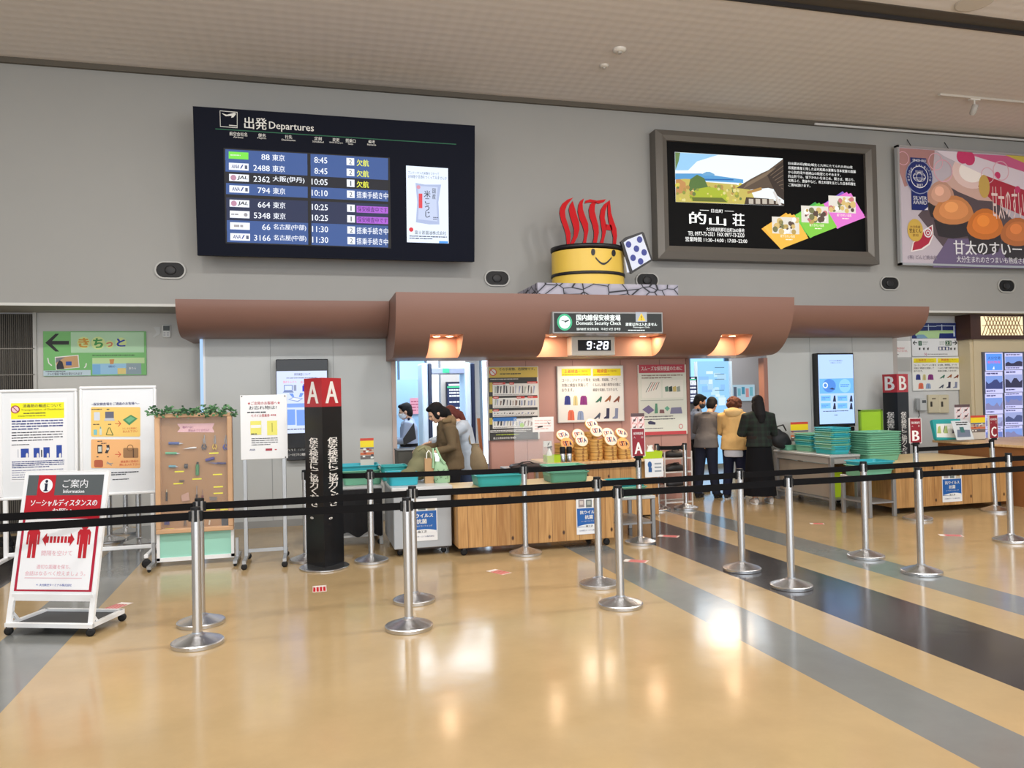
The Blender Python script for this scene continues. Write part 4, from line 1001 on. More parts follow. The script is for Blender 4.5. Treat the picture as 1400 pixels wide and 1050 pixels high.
# ================================================================== barrier posts, boards and stands on the hall floor
# ---------------------------------------------------------------- barrier posts
PH = 0.95
def make_post(name):
    t_ = thing(name, 'steel barrier post', 'barrier post')
    mb = MB(); mb.lathe([(.172, 0), (.174, .004), (.174, .026), (.166, .032), (.055, .070), (.036, .080), (.0335, .088)], (0, 0, 0), TURNED, 48, smooth=False)
    mb.build('base', t_)
    mb = MB(); mb.lathe([(.0315, .06), (.0315, PH-.018)], (0, 0, 0), STEEL, 24); mb.build('pole', t_)
    mb = MB(); mb.lathe([(.0335, PH-.02), (.0335, PH-.004), (.031, PH), (.001, PH)], (0, 0, 0), BLK, 24); mb.build('cap', t_)
    mb = MB()
    for a in (0, PI/2, PI, 3*PI/2):
        M = Matrix.Rotation(a, 4, 'Z'); mb.box(.026, .0335, -.010, .010, PH-.10, PH-.02, BLK, M=M)
    mb.build('belt_slot', t_)
    return t_
proto = make_post('barrier_post')
POSTS = {}
first = [True]
def post(key, px, py, label, rot=0.0, tilt=None):
    P_ = FL(px, py)
    if first[0]: o = proto; o.location = P_; o['label'] = label; first[0] = False
    else: o = dup(proto, P_, rot, label)
    o['group'] = 'steel barrier posts with black belts'
    o.rotation_euler = (0, 0, rot) if tilt is None else (tilt[0], tilt[1], rot)
    POSTS[key] = P_
    return o
post('F1', 270.2, 881, 'leftmost steel barrier post of the front row, nearest the information easel', .1)
post('B1', 275, 853, 'steel barrier post directly behind the leftmost front post', .1)
post('F2', 559.2, 859, 'front row steel barrier post in front of the grey cabinet', .05)
post('B2', 566.4, 822.5, 'second row steel barrier post partly hiding the blue sticker on the grey cabinet', .05)
post('F3', 848.6, 828.6, 'front row steel barrier post just right of the wooden counter sticker', 0)
post('B3', 819.5, 800.5, 'second row steel barrier post covering the right edge of the wooden counter sticker', 0)
post('F4', 1082, 803, 'front row steel barrier post on the dark floor stripe, right of the long skirt', 0)
post('B4', 1014.7, 779.6, 'second row steel barrier post in front of the person in the yellow coat', 0)
post('F5', 1259.8, 783.8, 'rightmost front row steel barrier post, before the right wooden counter', 0)
post('B5', 1184, 762, 'second row steel barrier post in front of the low tray table', 0)
post('B6', 1382.4, 740.4, 'steel barrier post at the right edge of the photo', 0)
post('C1', 419, 767, 'steel barrier post tucked behind the left side of the black A pillar', 0)
post('C2', 508, 768, 'steel barrier post between the black A pillar and the grey cabinet', 0)
post('C3', 718.7, 757.8, 'steel barrier post standing close to the middle of the wooden counter front', 0)
post('C4', 875.5, 743, 'steel barrier post carrying the red A sign', 0)
post('D1', 900, 697, 'left steel barrier post of the pair before the wire rack', 0)
post('D2', 938, 696, 'right steel barrier post of the pair, beside the right gate', 0)
post('G1', 1254.7, 710.4, 'steel barrier post carrying the red B sign', 0)
post('G2', 1361, 699, 'leaning steel barrier post carrying the red C sign', 0, tilt=(0, -.03))
post('S1', 150, 741, 'left of three steel posts stored behind the white notice boards', .3)
post('S2', 172, 729, 'middle of three steel posts stored behind the white notice boards', .3)
post('S3', 190, 744, 'right of three steel posts stored behind the white notice boards', .3)
beltm = mat((7, 7, 11), .7, spec=.2)
def belt(a, b, label, z=0.888, sag=.004):
    a = Vector(a); b = Vector(b); d = (b-a); d.z = 0; L_ = d.length; d.normalize(); nrm = Vector((-d.y, d.x, 0))
    t_ = thing('barrier_belt', label, 'belt', (a.x, a.y, 0), 'black belts stretched between the barrier posts')
    mb = MB(); n = 10; rings = []
    for i in range(n+1):
        s_ = .04+(L_-.08)*i/n; dz = -sag*math.sin(PI*i/n)
        c = a+d*s_+Vector((0, 0, z+dz))
        rings.append([c-nrm*.0012-Vector((0, 0, .027)), c+nrm*.0012-Vector((0, 0, .027)), c+nrm*.0012+Vector((0, 0, .027)), c-nrm*.0012+Vector((0, 0, .027))])
    mb.loft(rings, beltm, False); mb.build('strap', t_)
    for s_ in (.036, L_-.036):
        c = a+d*s_; q = MB(); q.box(-.012, .012, -.01, .01, z-.036, z+.036, BLK, M=Matrix.Translation((c.x, c.y, 0)) @ Matrix.Rotation(math.atan2(d.y, d.x), 4, 'Z'), bev=.004); q.build('clip', t_)
P = POSTS
belt(P['F1']+Vector((-1.6, -.05, 0)), P['F1'], 'front black belt crossing the easel from the left edge to the leftmost post')
belt(P['B1']+Vector((-1.9, 0, 0)), P['B1'], 'black belt passing behind the easel and in front of the notice boards')
belt(P['F1'], P['F2'], 'front row black belt passing in front of the black A pillar')
belt(P['B1'], P['B2'], 'second row black belt passing before the tool display case and the A pillar')
belt(P['F2'], P['F3'], 'front row black belt across the wooden counter')
belt(P['B2'], P['B3'], 'second row black belt across the wooden counter')
belt(P['F3'], P['F4'], 'front row black belt passing below the yellow coat')
belt(P['B3'], P['B4'], 'second row black belt before the small steel table')
belt(P['F4'], P['F5'], 'front row black belt before the low tray table')
belt(P['B4'], P['B5'], 'second row black belt across the long dark skirt and the tray table')
belt(P['F5'], P['F5']+Vector((1.75, .04, 0)), 'front black belt running from the rightmost front post out of the photo')
belt(P['B5'], P['B6'], 'second row black belt across the top of the right wooden counter')
belt(P['B6'], P['B6']+Vector((1.4, 0, 0)), 'short black belt at the right edge leaving the photo')
belt(P['C1'], P['C2'], 'black belt between the post behind the A pillar and the next one')
belt(P['C2'], P['C3'], 'black belt before the bags on the grey cabinet')
belt(P['C3'], P['C4'], 'black belt ending at the post with the red A sign')
belt(P['D1'], P['D2'], 'short black belt between the two posts before the wire rack')
belt(P['G1'], P['G2'], 'black belt between the red B and red C signs')

def post_sign(key, ch, label, yaw=0.0):
    p = POSTS[key]
    t_ = thing('letter_sign', label, 'sign', (p.x, p.y, PH), 'red letter signs on barrier posts')
    u = Vector((math.cos(yaw), math.sin(yaw), 0)); nn = Vector((u.y, -u.x, 0))
    z0, z1, hw = PH+.02, PH+.34, .082
    mb = MB(); mb.box(-.05, .05, -.02, .02, PH+.0005, PH+.03, BLK, M=Matrix.Translation((p.x, p.y, 0)) @ Matrix.Rotation(yaw, 4, 'Z'), bev=.004); mb.build('socket', t_)
    S = Sheet(Vector((p.x, p.y, 0))+nn*.012, u, ZF, .001)
    mb = MB(); mb.slab([S.at(-hw, z0), S.at(hw, z0), S.at(hw, z1), S.at(-hw, z1)], -S.n*.02, mat((226, 226, 226), .4)); mb.build('board', t_)
    S.ruv(-hw+.008, z0+.008, hw-.008, z1-.008, mat((136, 22, 38), .4), 1)
    def tx(b, x0, y0, x1, y1, m_, bo):
        vs, fs = glyphs(b); gx0 = min(q[0] for q in vs); gx1 = max(q[0] for q in vs); gy0 = min(q[1] for q in vs); gy1 = max(q[1] for q in vs)
        for dx in ([0] if not bo else [-bo, 0, bo]):
            S.nxt(); S.mb.add([S.at(x0+(q[0]-gx0+dx)*(x1-x0)/(gx1-gx0), y0+(q[1]-gy0)*(y1-y0)/(gy1-gy0), 2) for q in vs], fs, m_)
    wm = mat((236, 232, 230), .4)
    tx(ch, -.044, z0+.03, .044, z0+.16, wm, .035); tx('保安検査場', -.058, z1-.075, .058, z1-.045, wm, .012); tx('入', -.056, z1-.115, -.034, z1-.092, wm, 0); tx('口', .036, z1-.115, .056, z1-.092, wm, 0)
    S.build('lettering', t_)
post_sign('C4', 'A', 'red sign with a white letter A on top of a barrier post')
post_sign('G1', 'B', 'small red sign with a white letter B on top of a barrier post', -.12)
post_sign('G2', 'C', 'red sign with a white letter C on top of a leaning barrier post', .1)

# ---------------------------------------------------------------- information easel
ang = math.atan2(-.24, .61); er = Vector((math.cos(ang), math.sin(ang), 0)); eb = Vector((-er.y, er.x, 0))
E0 = Vector((-1.57, 6.19, 0))-er*.345; EW2 = .345
ez = thing('information_easel', 'white wheeled easel sign with a red social distancing poster, at the left front', 'easel', E0)
wh = mat((238, 240, 242), .35)
def EP(a, b, z): return E0+er*a+eb*b+Vector((0, 0, z))
ztop, lean = 1.175, .215
def ep(a, z, off=0.0): return EP(a, lean*(z-.06)/(ztop-.06)-off, z)
mb = MB()
for s_ in (-1, 1): mb.bar(ep(s_*(EW2-.02), .06), ep(s_*(EW2-.02), ztop), .04, .022, wh, up=eb)
mb.bar(ep(-EW2+.02, ztop-.012), ep(EW2-.02, ztop-.012), .03, .022, wh, up=eb); mb.bar(ep(-EW2+.02, .268), ep(EW2-.02, .268), .05, .022, wh, up=eb)
mb.build('frame', ez)
mb = MB(); bz = .075
for a in (-EW2+.02, EW2-.02): mb.bar(EP(a, 0, bz), EP(a*.98, .38, bz), .035, .03, wh)
mb.bar(EP(-EW2, 0, bz), EP(EW2, 0, bz), .035, .03, wh); mb.bar(EP(-EW2+.02, .38, bz), EP(EW2-.02, .38, bz), .035, .03, wh)
for s_ in (-1, 1): mb.bar(EP(s_*(EW2-.03), .09, bz), EP(s_*(EW2-.03), .02, .16), .02, .02, wh, up=er)
mb.build('base_frame', ez)
mb = MB(); mb.bar(EP(-EW2+.03, .19, bz-.006), EP(EW2-.03, .19, bz-.006), .34, .008, mat((64, 66, 70), .5)); mb.build('weight_plate', ez)
def caster(parent, c, r_=.03, nm='caster'):
    mb = MB(); c = Vector(c)
    M = Matrix.Rotation(PI/2, 4, 'X')
    mb.lathe([(r_*.5, -.012), (r_, -.010), (r_, .010), (r_*.5, .012)], c+Vector((0, 0, r_)), RUB, 18, M=M)
    mb.box(c.x-.014, c.x+.014, c.y-.016, c.y+.016, c.z+r_*1.5, c.z+r_*2.1, mat((40, 40, 42), .4))
    mb.build(nm, parent)
for a, b in ((-EW2+.02, .0), (EW2-.02, .0), (-EW2+.03, .38), (EW2-.03, .38)): caster(ez, EP(a, b, 0))
vdir = (ep(0, ztop)-ep(0, .06)).normalized()
S = Sheet(ep(0, .06)-eb*.0135, er, vdir)
A = S.box_uv(20, 650, 140, 812)
g = K(0, 640, 4.375)
TL, TR, BR, BL = g(188, 42), g(632, 42), g(545, 738), g(103, 735)
aL = -EW2+.035; aR = EW2-.035; b1 = S.uv(*g(410, 40))[1]; b0 = S.uv(*g(330, 738))[1]
mb = MB(); mb.slab([S.at(aL-.01, b0-.02), S.at(aR+.01, b0-.02), S.at(aR+.01, b1+.015), S.at(aL-.01, b1+.015)], -S.n*.01, mat((232, 236, 240), .3)); mb.build('poster_board', ez)
EX = lambda f: aL+(aR-aL)*f
EY = lambda f: b1+(b0-b1)*f
def er_rect(f0, h0, f1, h1, m_, L=1): S.ruv(EX(f0), EY(h1), EX(f1), EY(h0), m_, L)
def er_text(b, f0, h0, f1, h1, m_, bo=.0, sh=0.0, L=3):
    vs, fs = glyphs(b, shear=sh); gx0 = min(q[0] for q in vs); gx1 = max(q[0] for q in vs); gy0 = min(q[1] for q in vs); gy1 = max(q[1] for q in vs)
    kx = (EX(f1)-EX(f0))/(gx1-gx0); ky = (EY(h0)-EY(h1))/(gy1-gy0)
    for dx in ([0] if not bo else [-bo, 0, bo]): S.nxt(); S.mb.add([S.at(EX(f0)+(q[0]-gx0+dx)*kx, EY(h1)+(q[1]-gy0)*ky, L) for q in vs], fs, m_)
def er_poly(pts, m_, L=2): S.mb.poly([S.at(EX(f), EY(h), L) for f, h in pts], m_)
redp = mat((186, 20, 36), .35); gry = mat((84, 90, 92), .35); wp = mat((238, 240, 244), .35); pk = mat((206, 120, 140), .35); rose = mat((226, 170, 182), .35)
er_rect(0, 0, 1, .18, gry); er_rect(.14, 0, .37, .19, redp, 2); er_rect(0, .18, 1, .375, redp, 2)
er_rect(0, .37, 1, 1, mat((176, 20, 52), .35)); er_rect(.035, .385, .965, .985, wp, 2)
cxf, chf = .255, .095
S.mb.poly([S.at(EX(cxf)+.052*math.cos(a), EY(chf)+.052*math.sin(a), 3) for a in [2*PI*i/24 for i in range(24)]], wp)
ib = mat((20, 22, 50), .35); er_rect(.238, .075, .272, .142, ib, 4); er_rect(.228, .075, .25, .084, ib, 4); er_rect(.226, .134, .284, .143, ib, 4)
S.mb.poly([S.at(EX(.255)+.0115*math.cos(a), EY(.056)+.0115*math.sin(a), 4) for a in [2*PI*i/14 for i in range(14)]], ib)
er_text('ご案内', .47, .04, .80, .115, wp); er_text('Information', .49, .13, .765, .16, wp, .02)
er_text('ソーシャルディスタンスの', .08, .215, .95, .275, wp, .03, .12); er_text('お願い', .37, .295, .63, .35, wp, .03, .12)
# two standing figures and the arrow between them
def figure(f):
    pts = [(-.085, .50), (-.06, .475), (.06, .475), (.085, .50), (.085, .605), (.06, .605), (.058, .52), (.052, .52), (.052, .72), (.01, .72), (.004, .60), (-.004, .60), (-.01, .72), (-.052, .72), (-.052, .52), (-.058, .52), (-.06, .605), (-.085, .605)]
    er_poly([(f+x, h) for x, h in pts], redp, 3)
    S.mb.poly([S.at(EX(f)+.028*math.cos(a), EY(.445)+.03*math.sin(a), 3) for a in [2*PI*i/16 for i in range(16)]], redp)
figure(.17); figure(.83)
er_poly([(.29, .56), (.345, .505), (.345, .535), (.375, .535), (.375, .59), (.345, .59), (.345, .62)], redp, 3); er_poly([(.71, .56), (.655, .505), (.655, .535), (.625, .535), (.625, .59), (.655, .59), (.655, .62)], redp, 3)
for i in range(5): er_rect(.39+i*.047, .535, .423+i*.047, .59, redp, 3)
er_text('間隔を空けて', .30, .655, .70, .70, rose); er_text('適切な距離を保ち、', .26, .775, .70, .812, rose); er_text('会話はなるべく控えましょう。', .12, .83, .90, .868, rose)
er_rect(.12, .885, .86, .89, rose, 3); er_poly([(.285, .945), (.30, .937), (.30, .953)], mat((60, 80, 170), .4), 3); er_text('大分航空ターミナル株式会社', .325, .935, .74, .957, mat((50, 76, 170), .4), .015)
S.build('poster_print', ez)

# ---------------------------------------------------------------- two white notice boards on wheeled frames
YB = 8.95
def notice_board(x0, x1, z0, z1, label):
    t_ = thing('notice_board', label, 'notice board', ((x0+x1)/2, YB, 0), 'white wheeled notice boards')
    mb = MB(); w_ = .03
    for a, b, c, d_ in ((x0, x1, z1-w_, z1), (x0, x1, z0, z0+w_), (x0, x0+w_, z0+w_, z1-w_), (x1-w_, x1, z0+w_, z1-w_)): mb.box(a, b, YB-.015, YB+.03, c, d_, wh, bev=.008)
    mb.build('frame', t_)
    mb = MB(); mb.box(x0+w_, x1-w_, YB, YB+.02, z0+w_, z1-w_, mat((228, 232, 236), .3)); mb.build('panel', t_)
    for x in (x0+.05, x1-.05):
        mb = MB(); mb.box(x-.02, x+.02, YB-.012, YB+.028, .13, z0, wh, bev=.006); mb.build('leg', t_)
        mb = MB(); mb.box(x-.02, x+.02, YB-.38, YB+.38, .1, .14, wh, bev=.006); mb.build('foot', t_)
        for y in (YB-.35, YB+.35): caster(t_, (x, y, 0), .045)
    mb = MB(); mb.box(x0+.05, x1-.05, YB-.01, YB+.026, .14, .18, wh, bev=.006); mb.build('cross_rail', t_)
    return t_, Sheet(Vector((x0, YB-.001, 0)), XF, ZF)
g = K(0, 500, 6.087)
nb1, S = notice_board(-3.12, -2.395, .72, 1.855, 'left white wheeled notice board with a yellow headed sheet about disinfectants')
k_ = ppr((40, 44, 56)); nvb = ppr((60, 70, 130)); yl = ppr((240, 236, 20))
S.rect(*g(84, 270, 560, 960), ppr((236, 238, 242)), 1); S.rect(*g(92, 308, 534, 440), yl, 2); S.disc(*g(128, 364), 6.2, ppr((150, 30, 50)), 3); S.disc(*g(128, 364), 4.8, ppr((240, 200, 210)), 4); S.line([g(104, 340), g(154, 388)], 1.2, ppr((150, 30, 50)), 5)
S.text('消毒剤の輸送について', *g(190, 318, 512, 346), k_, 3, .012); S.text('Transportation of Disinfectant', *g(176, 356, 532, 376), ppr((120, 120, 20)), 3); S.marks(*g(196, 386, 500, 402), k_, 1, 3, 3); S.marks(*g(150, 410, 530, 422), ppr((120, 120, 20)), 1, 4, 3)
S.marks(*g(98, 448, 530, 536), nvb, 4, 5, 2); S.marks(*g(98, 542, 526, 630), k_, 4, 6, 2, .4); S.marks(*g(98, 650, 326, 664), k_, 1, 7, 2)
bl_ = ppr((36, 70, 160))
for x0, x1, y0 in ((174, 240, 690), (280, 330, 684), (362, 414, 678), (470, 516, 660)): S.rect(*g(x0, y0, x1, 764), bl_, 2); S.poly([g(x1-24, 764), g(x1-24, 735), g(x1-14, 724), g(x1-6, 735), g(x1-6, 764)], W_, 3)
S.rect(*g(342, 700, 352, 760), ppr((50, 50, 60)), 2); S.rect(*g(146, 696, 156, 764), ppr((200, 204, 214)), 2); S.marks(*g(100, 786, 536, 850), nvb, 4, 8, 2); S.marks(*g(100, 858, 530, 930), nvb, 4, 9, 2, .3); S.line([g(100, 946), g(210, 946)], .5, k_, 2)
S.build('notice_sheet', nb1)
nb2, S = notice_board(-2.375, -1.63, .72, 1.875, 'right white wheeled notice board with yellow and orange picture panels, beside the tool display case')
S.text('~保安検査場をご通過のお客様へ~', *g(762, 304, 1160, 328), ppr((50, 50, 110)), 2, .02)
def rrect(x0, y0, x1, y1, m_, L, r_=12):
    P_ = [];
    for cx, cy, a0 in ((x1-r_, y1-r_, 0), (x0+r_, y1-r_, PI/2), (x0+r_, y0+r_, PI), (x1-r_, y0+r_, 3*PI/2)):
        for i in range(5): a = a0+PI/2*i/4; P_.append(g(cx+r_*math.cos(a), cy+r_*math.sin(a)))
    S.poly(P_, m_, L)
rrect(758, 344, 1168, 590, ppr((236, 200, 110)), 2); rrect(758, 612, 1168, 852, ppr((236, 180, 120)), 2)
S.poly([g(1022, 450), g(1090, 408), g(1146, 440), g(1076, 496)], ppr((70, 140, 90)), 3); S.poly([g(1044, 450), g(1090, 422), g(1124, 440), g(1076, 476)], ppr((110, 176, 130)), 4)
orr = ppr((206, 80, 50))
for y in (482, 738): S.line([g(958, y), g(1004, y)], 1, orr, 3); S.line([g(984, y-24), g(1006, y), g(984, y+24)], 1, orr, 3)
rrect(782, 386, 832, 456, ppr((206, 214, 226)), 3, 8); S.rect(*g(876, 382, 948, 436), ppr((96, 100, 120)), 3); S.poly([g(866, 458), g(876, 436), g(948, 436), g(956, 458)], ppr((190, 194, 200)), 3); S.rect(*g(780, 532, 808, 576), ppr((120, 190, 200)), 3); S.rect(*g(828, 524, 848, 576), ppr((200, 214, 206)), 3); S.rect(*g(832, 508, 842, 524), ppr((110, 160, 150)), 3); S.line([g(906, 514), g(884, 574), g(942, 578), g(912, 512)], 1.2, ppr((110, 120, 60)), 3)
S.text('トレイに別途に', *g(1022, 512, 1140, 530), orr, 3, .01); S.text('お入れ下さい', *g(1022, 536, 1146, 556), orr, 3, .01)
for x0, x1, y in ((762, 856, 363), (888, 936, 363), (776, 852, 488), (900, 930, 488), (812, 892, 628), (842, 892, 646), (804, 830, 758), (892, 918, 758)): S.marks(*g(x0, y-7, x1, y+7), k_, 1, x0, 3)
S.rect(*g(812, 658, 852, 730), ppr((40, 40, 46)), 3); S.rect(*g(818, 672, 846, 716), ppr((200, 204, 196)), 4); S.poly([g(884, 660), g(910, 658), g(914, 690), g(896, 730), g(872, 726), g(890, 690)], ppr((50, 46, 48)), 3); S.disc(*g(898, 692), 2, ppr((200, 196, 190)), 4)
rrect(1026, 684, 1152, 766, ppr((150, 112, 74)), 3, 10); S.disc(*g(1084, 684), 4.4, ppr((120, 84, 50)), 3, ry=5, inner=.8); S.rect(*g(1106, 690, 1116, 764), ppr((90, 60, 40)), 4); rrect(784, 784, 858, 846, ppr((176, 92, 62)), 3, 14); S.line([g(890, 800), g(930, 830)], 1.4, ppr((150, 150, 150)), 3); S.line([g(886, 816), g(940, 812)], 1, ppr((150, 150, 150)), 3)
S.text('検査員に投函の', *g(1004, 786, 1152, 806), orr, 3, .01); S.text('際にお入れ下さい', *g(996, 812, 1162, 832), orr, 3, .01)
S.marks(*g(926, 878, 1156, 912), k_, 2, 12, 2); S.marks(*g(936, 936, 1160, 950), k_, 1, 13, 2)
S.build('notice_sheet', nb2)

# ---------------------------------------------------------------- display case of tools not allowed on board
YC = 8.6; cx0, cx1 = -1.58, -.83
dc = thing('display_case', 'brown pin board case of small tools topped with a leaf garland, behind the leftmost posts', 'display case', ((cx0+cx1)/2, YC, 0))
wdm = mat((206, 166, 128), .5, var=.1, scale=9)
mb = MB()
for a, b, c, d_ in ((cx0, cx1, 1.53, 1.57), (cx0, cx1, .34, .385), (cx0, cx0+.05, .385, 1.53), (cx1-.05, cx1, .385, 1.53)): mb.box(a, b, YC-.05, YC+.04, c, d_, wdm, bev=.006)
mb.build('frame', dc)
mb = MB(); mb.box(cx0+.05, cx1-.05, YC+.01, YC+.03, .385, 1.53, mat((164, 124, 84), .7, var=.06)); mb.build('back_board', dc)
mb = MB(); mb.box(cx0+.03, cx1-.03, YC, YC+.02, .09, .335, mat((156, 214, 196), .3)); mb.build('lower_panel', dc)
mb = MB()
for x in (cx0+.0, cx1-.03): mb.box(x, x+.03, YC-.015, YC+.03, .06, .34, wh)
mb.box(cx0, cx1, YC-.015, YC+.03, .05, .09, wh); mb.build('lower_frame', dc)
for x in (cx0-.03, cx1+.03):
    mb = MB(); mb.box(x-.015, x+.015, YC-.02, YC+.02, .02, .25, SATIN); mb.bar((x, YC-.26, .045), (x, YC+.26, .045), .04, .03, SATIN); mb.build('foot', dc)
    for y in (YC-.24, YC+.24): caster(dc, (x, y, 0), .016)
gl = MB(); gl.box(cx0+.051, cx1-.051, YC-.047, YC-.044, .386, 1.529, mat((240, 246, 250), .06, alpha=.05)); gl.build('clear_cover', dc, label='clear cover sheet')
S = Sheet(Vector((cx0, YC+.009, 0)), XF, ZF); g = K(200, 550, 4.56)
S.poly([g(192, 134), g(426, 130), g(412, 160), g(426, 188), g(192, 186), g(212, 162)], ppr((224, 178, 186)), 1); S.text('機内へは', *g(226, 148, 288, 162), ppr((150, 60, 110)), 2, .02); S.text('持込みできません!!', *g(262, 166, 392, 182), ppr((150, 60, 110)), 2, .02)
for x, y in ((205, 432), (420, 317), (315, 478), (198, 507), (443, 450), (448, 527), (448, 567), (145, 790), (237, 790), (395, 790), (483, 790), (150, 668), (245, 668), (400, 668), (490, 668)): S.rect(*g(x-28, y-4, x+30, y+4), yl, 1)
S.build('caption_slips', dc)
def pinned(name, label, cat, y=YC-.004): return thing(name, label, cat, AT(*g(*label_pos), y), 'small tools pinned in the display case')
def tool(name, label, cat, pieces, y=YC-.004):
    "pieces: list of (part name, colour, [points], half width in crop px)"
    x = sum(p[0] for pc in pieces for p in pc[2])/sum(len(pc[2]) for pc in pieces); yy = sum(p[1] for pc in pieces for p in pc[2])/sum(len(pc[2]) for pc in pieces)
    t_ = thing(name, label, cat, AT(*g(x, yy), y), 'small tools pinned in the display case')
    for nm, c_, pts, hw in pieces:
        mb = MB(); P_ = [AT(*g(*p), y) for p in pts]
        if hw: mb.tube(P_, hw*.0018, mat(c_, .4), 8)
        else: mb.slab(P_, (0, .006, 0), mat(c_, .4))
        mb.build(nm, t_)
tool('utility_knife', 'blue utility knife, topmost tool at the left of the display case', 'knife', [('handle', (50, 80, 150), [(140, 256), (205, 256)], 8), ('blade', (190, 196, 206), [(205, 252), (232, 256), (205, 262)], 0)])
tool('utility_knife', 'green utility knife below the blue one in the display case', 'knife', [('handle', (90, 170, 130), [(120, 318), (190, 318)], 7), ('blade', (190, 196, 206), [(190, 314), (212, 318), (190, 324)], 0)])
tool('kitchen_knife', 'white handled knife under the pink banner in the display case', 'knife', [('handle', (226, 226, 226), [(272, 285), (312, 283)], 5), ('blade', (200, 204, 210), [(228, 292), (272, 280), (272, 290)], 0)])
def scis(label, x, c_): tool('scissors', label, 'scissors', [('blade', (150, 154, 160), [(x+2, 205), (x+6, 258)], 2.5), ('blade', (150, 154, 160), [(x-4, 225), (x-2, 258)], 2.5), ('handle', c_, [(x-6, 262), (x-14, 280), (x-8, 296), (x, 282)], 4), ('handle', c_, [(x+6, 262), (x+14, 280), (x+8, 296), (x, 282)], 4)])
scis('grey handled scissors in the display case', 360, (70, 70, 80)); scis('yellow handled scissors in the display case', 426, (206, 170, 60)); scis('blue handled scissors at the right of the display case', 494, (60, 70, 160))
tool('folding_knife', 'small teal folding knife at the left middle of the display case', 'knife', [('handle', (90, 150, 170), [(140, 400), (184, 400)], 7), ('blade', (190, 196, 206), [(184, 396), (200, 402), (184, 406)], 0)])
tool('tape_roll', 'small dark round tape roll in the display case', 'tape', [('roll', (40, 40, 48), [(238, 398), (258, 398)], 13)])
tool('spray_can', 'green spray can in the middle of the display case', 'can', [('can', (60, 130, 80), [(318, 455), (319, 388)], 10), ('nozzle', (30, 40, 36), [(319, 388), (320, 372)], 6)])
tool('folding_razor', 'purple folded razor at the right of the display case', 'razor', [('handle', (50, 40, 130), [(370, 362), (425, 348)], 9)])
tool('folding_razor', 'open navy razor under the purple one in the display case', 'razor', [('handle', (36, 34, 100), [(440, 380), (496, 381)], 6), ('blade', (90, 90, 130), [(384, 376), (440, 376), (440, 386)], 0)])
tool('box_cutter', 'dark slim cutter at the left of the display case', 'knife', [('handle', (50, 46, 44), [(205, 490), (238, 490)], 4)])
tool('marker_pen', 'dark upright pen at the lower left of the display case', 'pen', [('barrel', (40, 36, 40), [(127, 615), (127, 560)], 5), ('tip', (200, 190, 160), [(127, 560), (127, 544)], 2.5)])
tool('screwdriver', 'left upright screwdriver above the barrier post in the display case', 'screwdriver', [('shaft', (140, 140, 146), [(315, 520), (315, 575)], 2), ('handle', (60, 44, 40), [(315, 575), (315, 612)], 6)])
tool('screwdriver', 'right upright screwdriver above the barrier post in the display case', 'screwdriver', [('shaft', (150, 120, 110), [(350, 545), (350, 580)], 2), ('handle', (120, 50, 50), [(350, 580), (350, 612)], 6)])
tool('card_case', 'pale pink case at the lower middle of the display case', 'case', [('case', (190, 150, 134), [(218, 580), (262, 560), (270, 612), (222, 618)], 0)])
tool('wire_brush', 'grey brush with bristles at the lower right of the display case', 'brush', [('bristles', (110, 100, 96), [(392, 590), (442, 590), (438, 612), (396, 612)], 0)])
tool('lighter_box', 'navy box at the bottom left of the display case', 'box', [('box', (60, 50, 110), [(112, 738), (144, 738), (144, 764), (112, 764)], 0)])
tool('tweezers', 'tweezers at the bottom of the display case left of the post', 'tweezers', [('prong', (90, 80, 76), [(240, 728), (236, 772)], 2.4), ('prong', (90, 80, 76), [(244, 728), (248, 772)], 2.4)])
tool('chisel', 'pale chisel at the bottom of the display case right of the post', 'chisel', [('handle', (216, 206, 190), [(396, 735), (392, 764)], 4)])
tool('bullet_tray', 'black gridded tray at the bottom right of the display case', 'tray', [('tray', (46, 44, 50), [(468, 718), (536, 712), (536, 772), (470, 774)], 0)])
# leaf garland along the top of the case
gm = MB(); R = random.Random(11)
greens = [mat(c_, .55) for c_ in ((46, 92, 56), (34, 74, 46), (70, 118, 74), (96, 140, 96))]
path = [(cx0-.04+(cx1-cx0+.06)*i/40, YC-.05+.03*math.sin(i*1.7), 1.585+.022*math.sin(i*.9)) for i in range(41)]
gm.tube(path, .006, mat((60, 80, 44), .6), 6)
for i in range(260):
    p = Vector(path[R.randrange(41)])+Vector((R.uniform(-.02, .02), R.uniform(-.04, .03), R.uniform(-.03, .04)))
    a = R.uniform(0, 2*PI); tl = R.uniform(-.6, .6); L_ = R.uniform(.03, .055)
    d_ = Vector((math.cos(a)*math.cos(tl), math.sin(a)*.5, math.sin(tl)+.2*math.sin(a))).normalized(); s_ = d_.cross(Vector((R.uniform(-.3, .3), -1, R.uniform(-.3, .3)))).normalized()*L_*.3
    gm.poly([p, p+d_*L_*.45+s_, p+d_*L_, p+d_*L_*.45-s_], R.choice(greens))
gm.build('leaf_garland', loc=(path[20][0], YC-.05, 1.57), label='green leaf garland draped along the top of the tool display case', cat='garland')

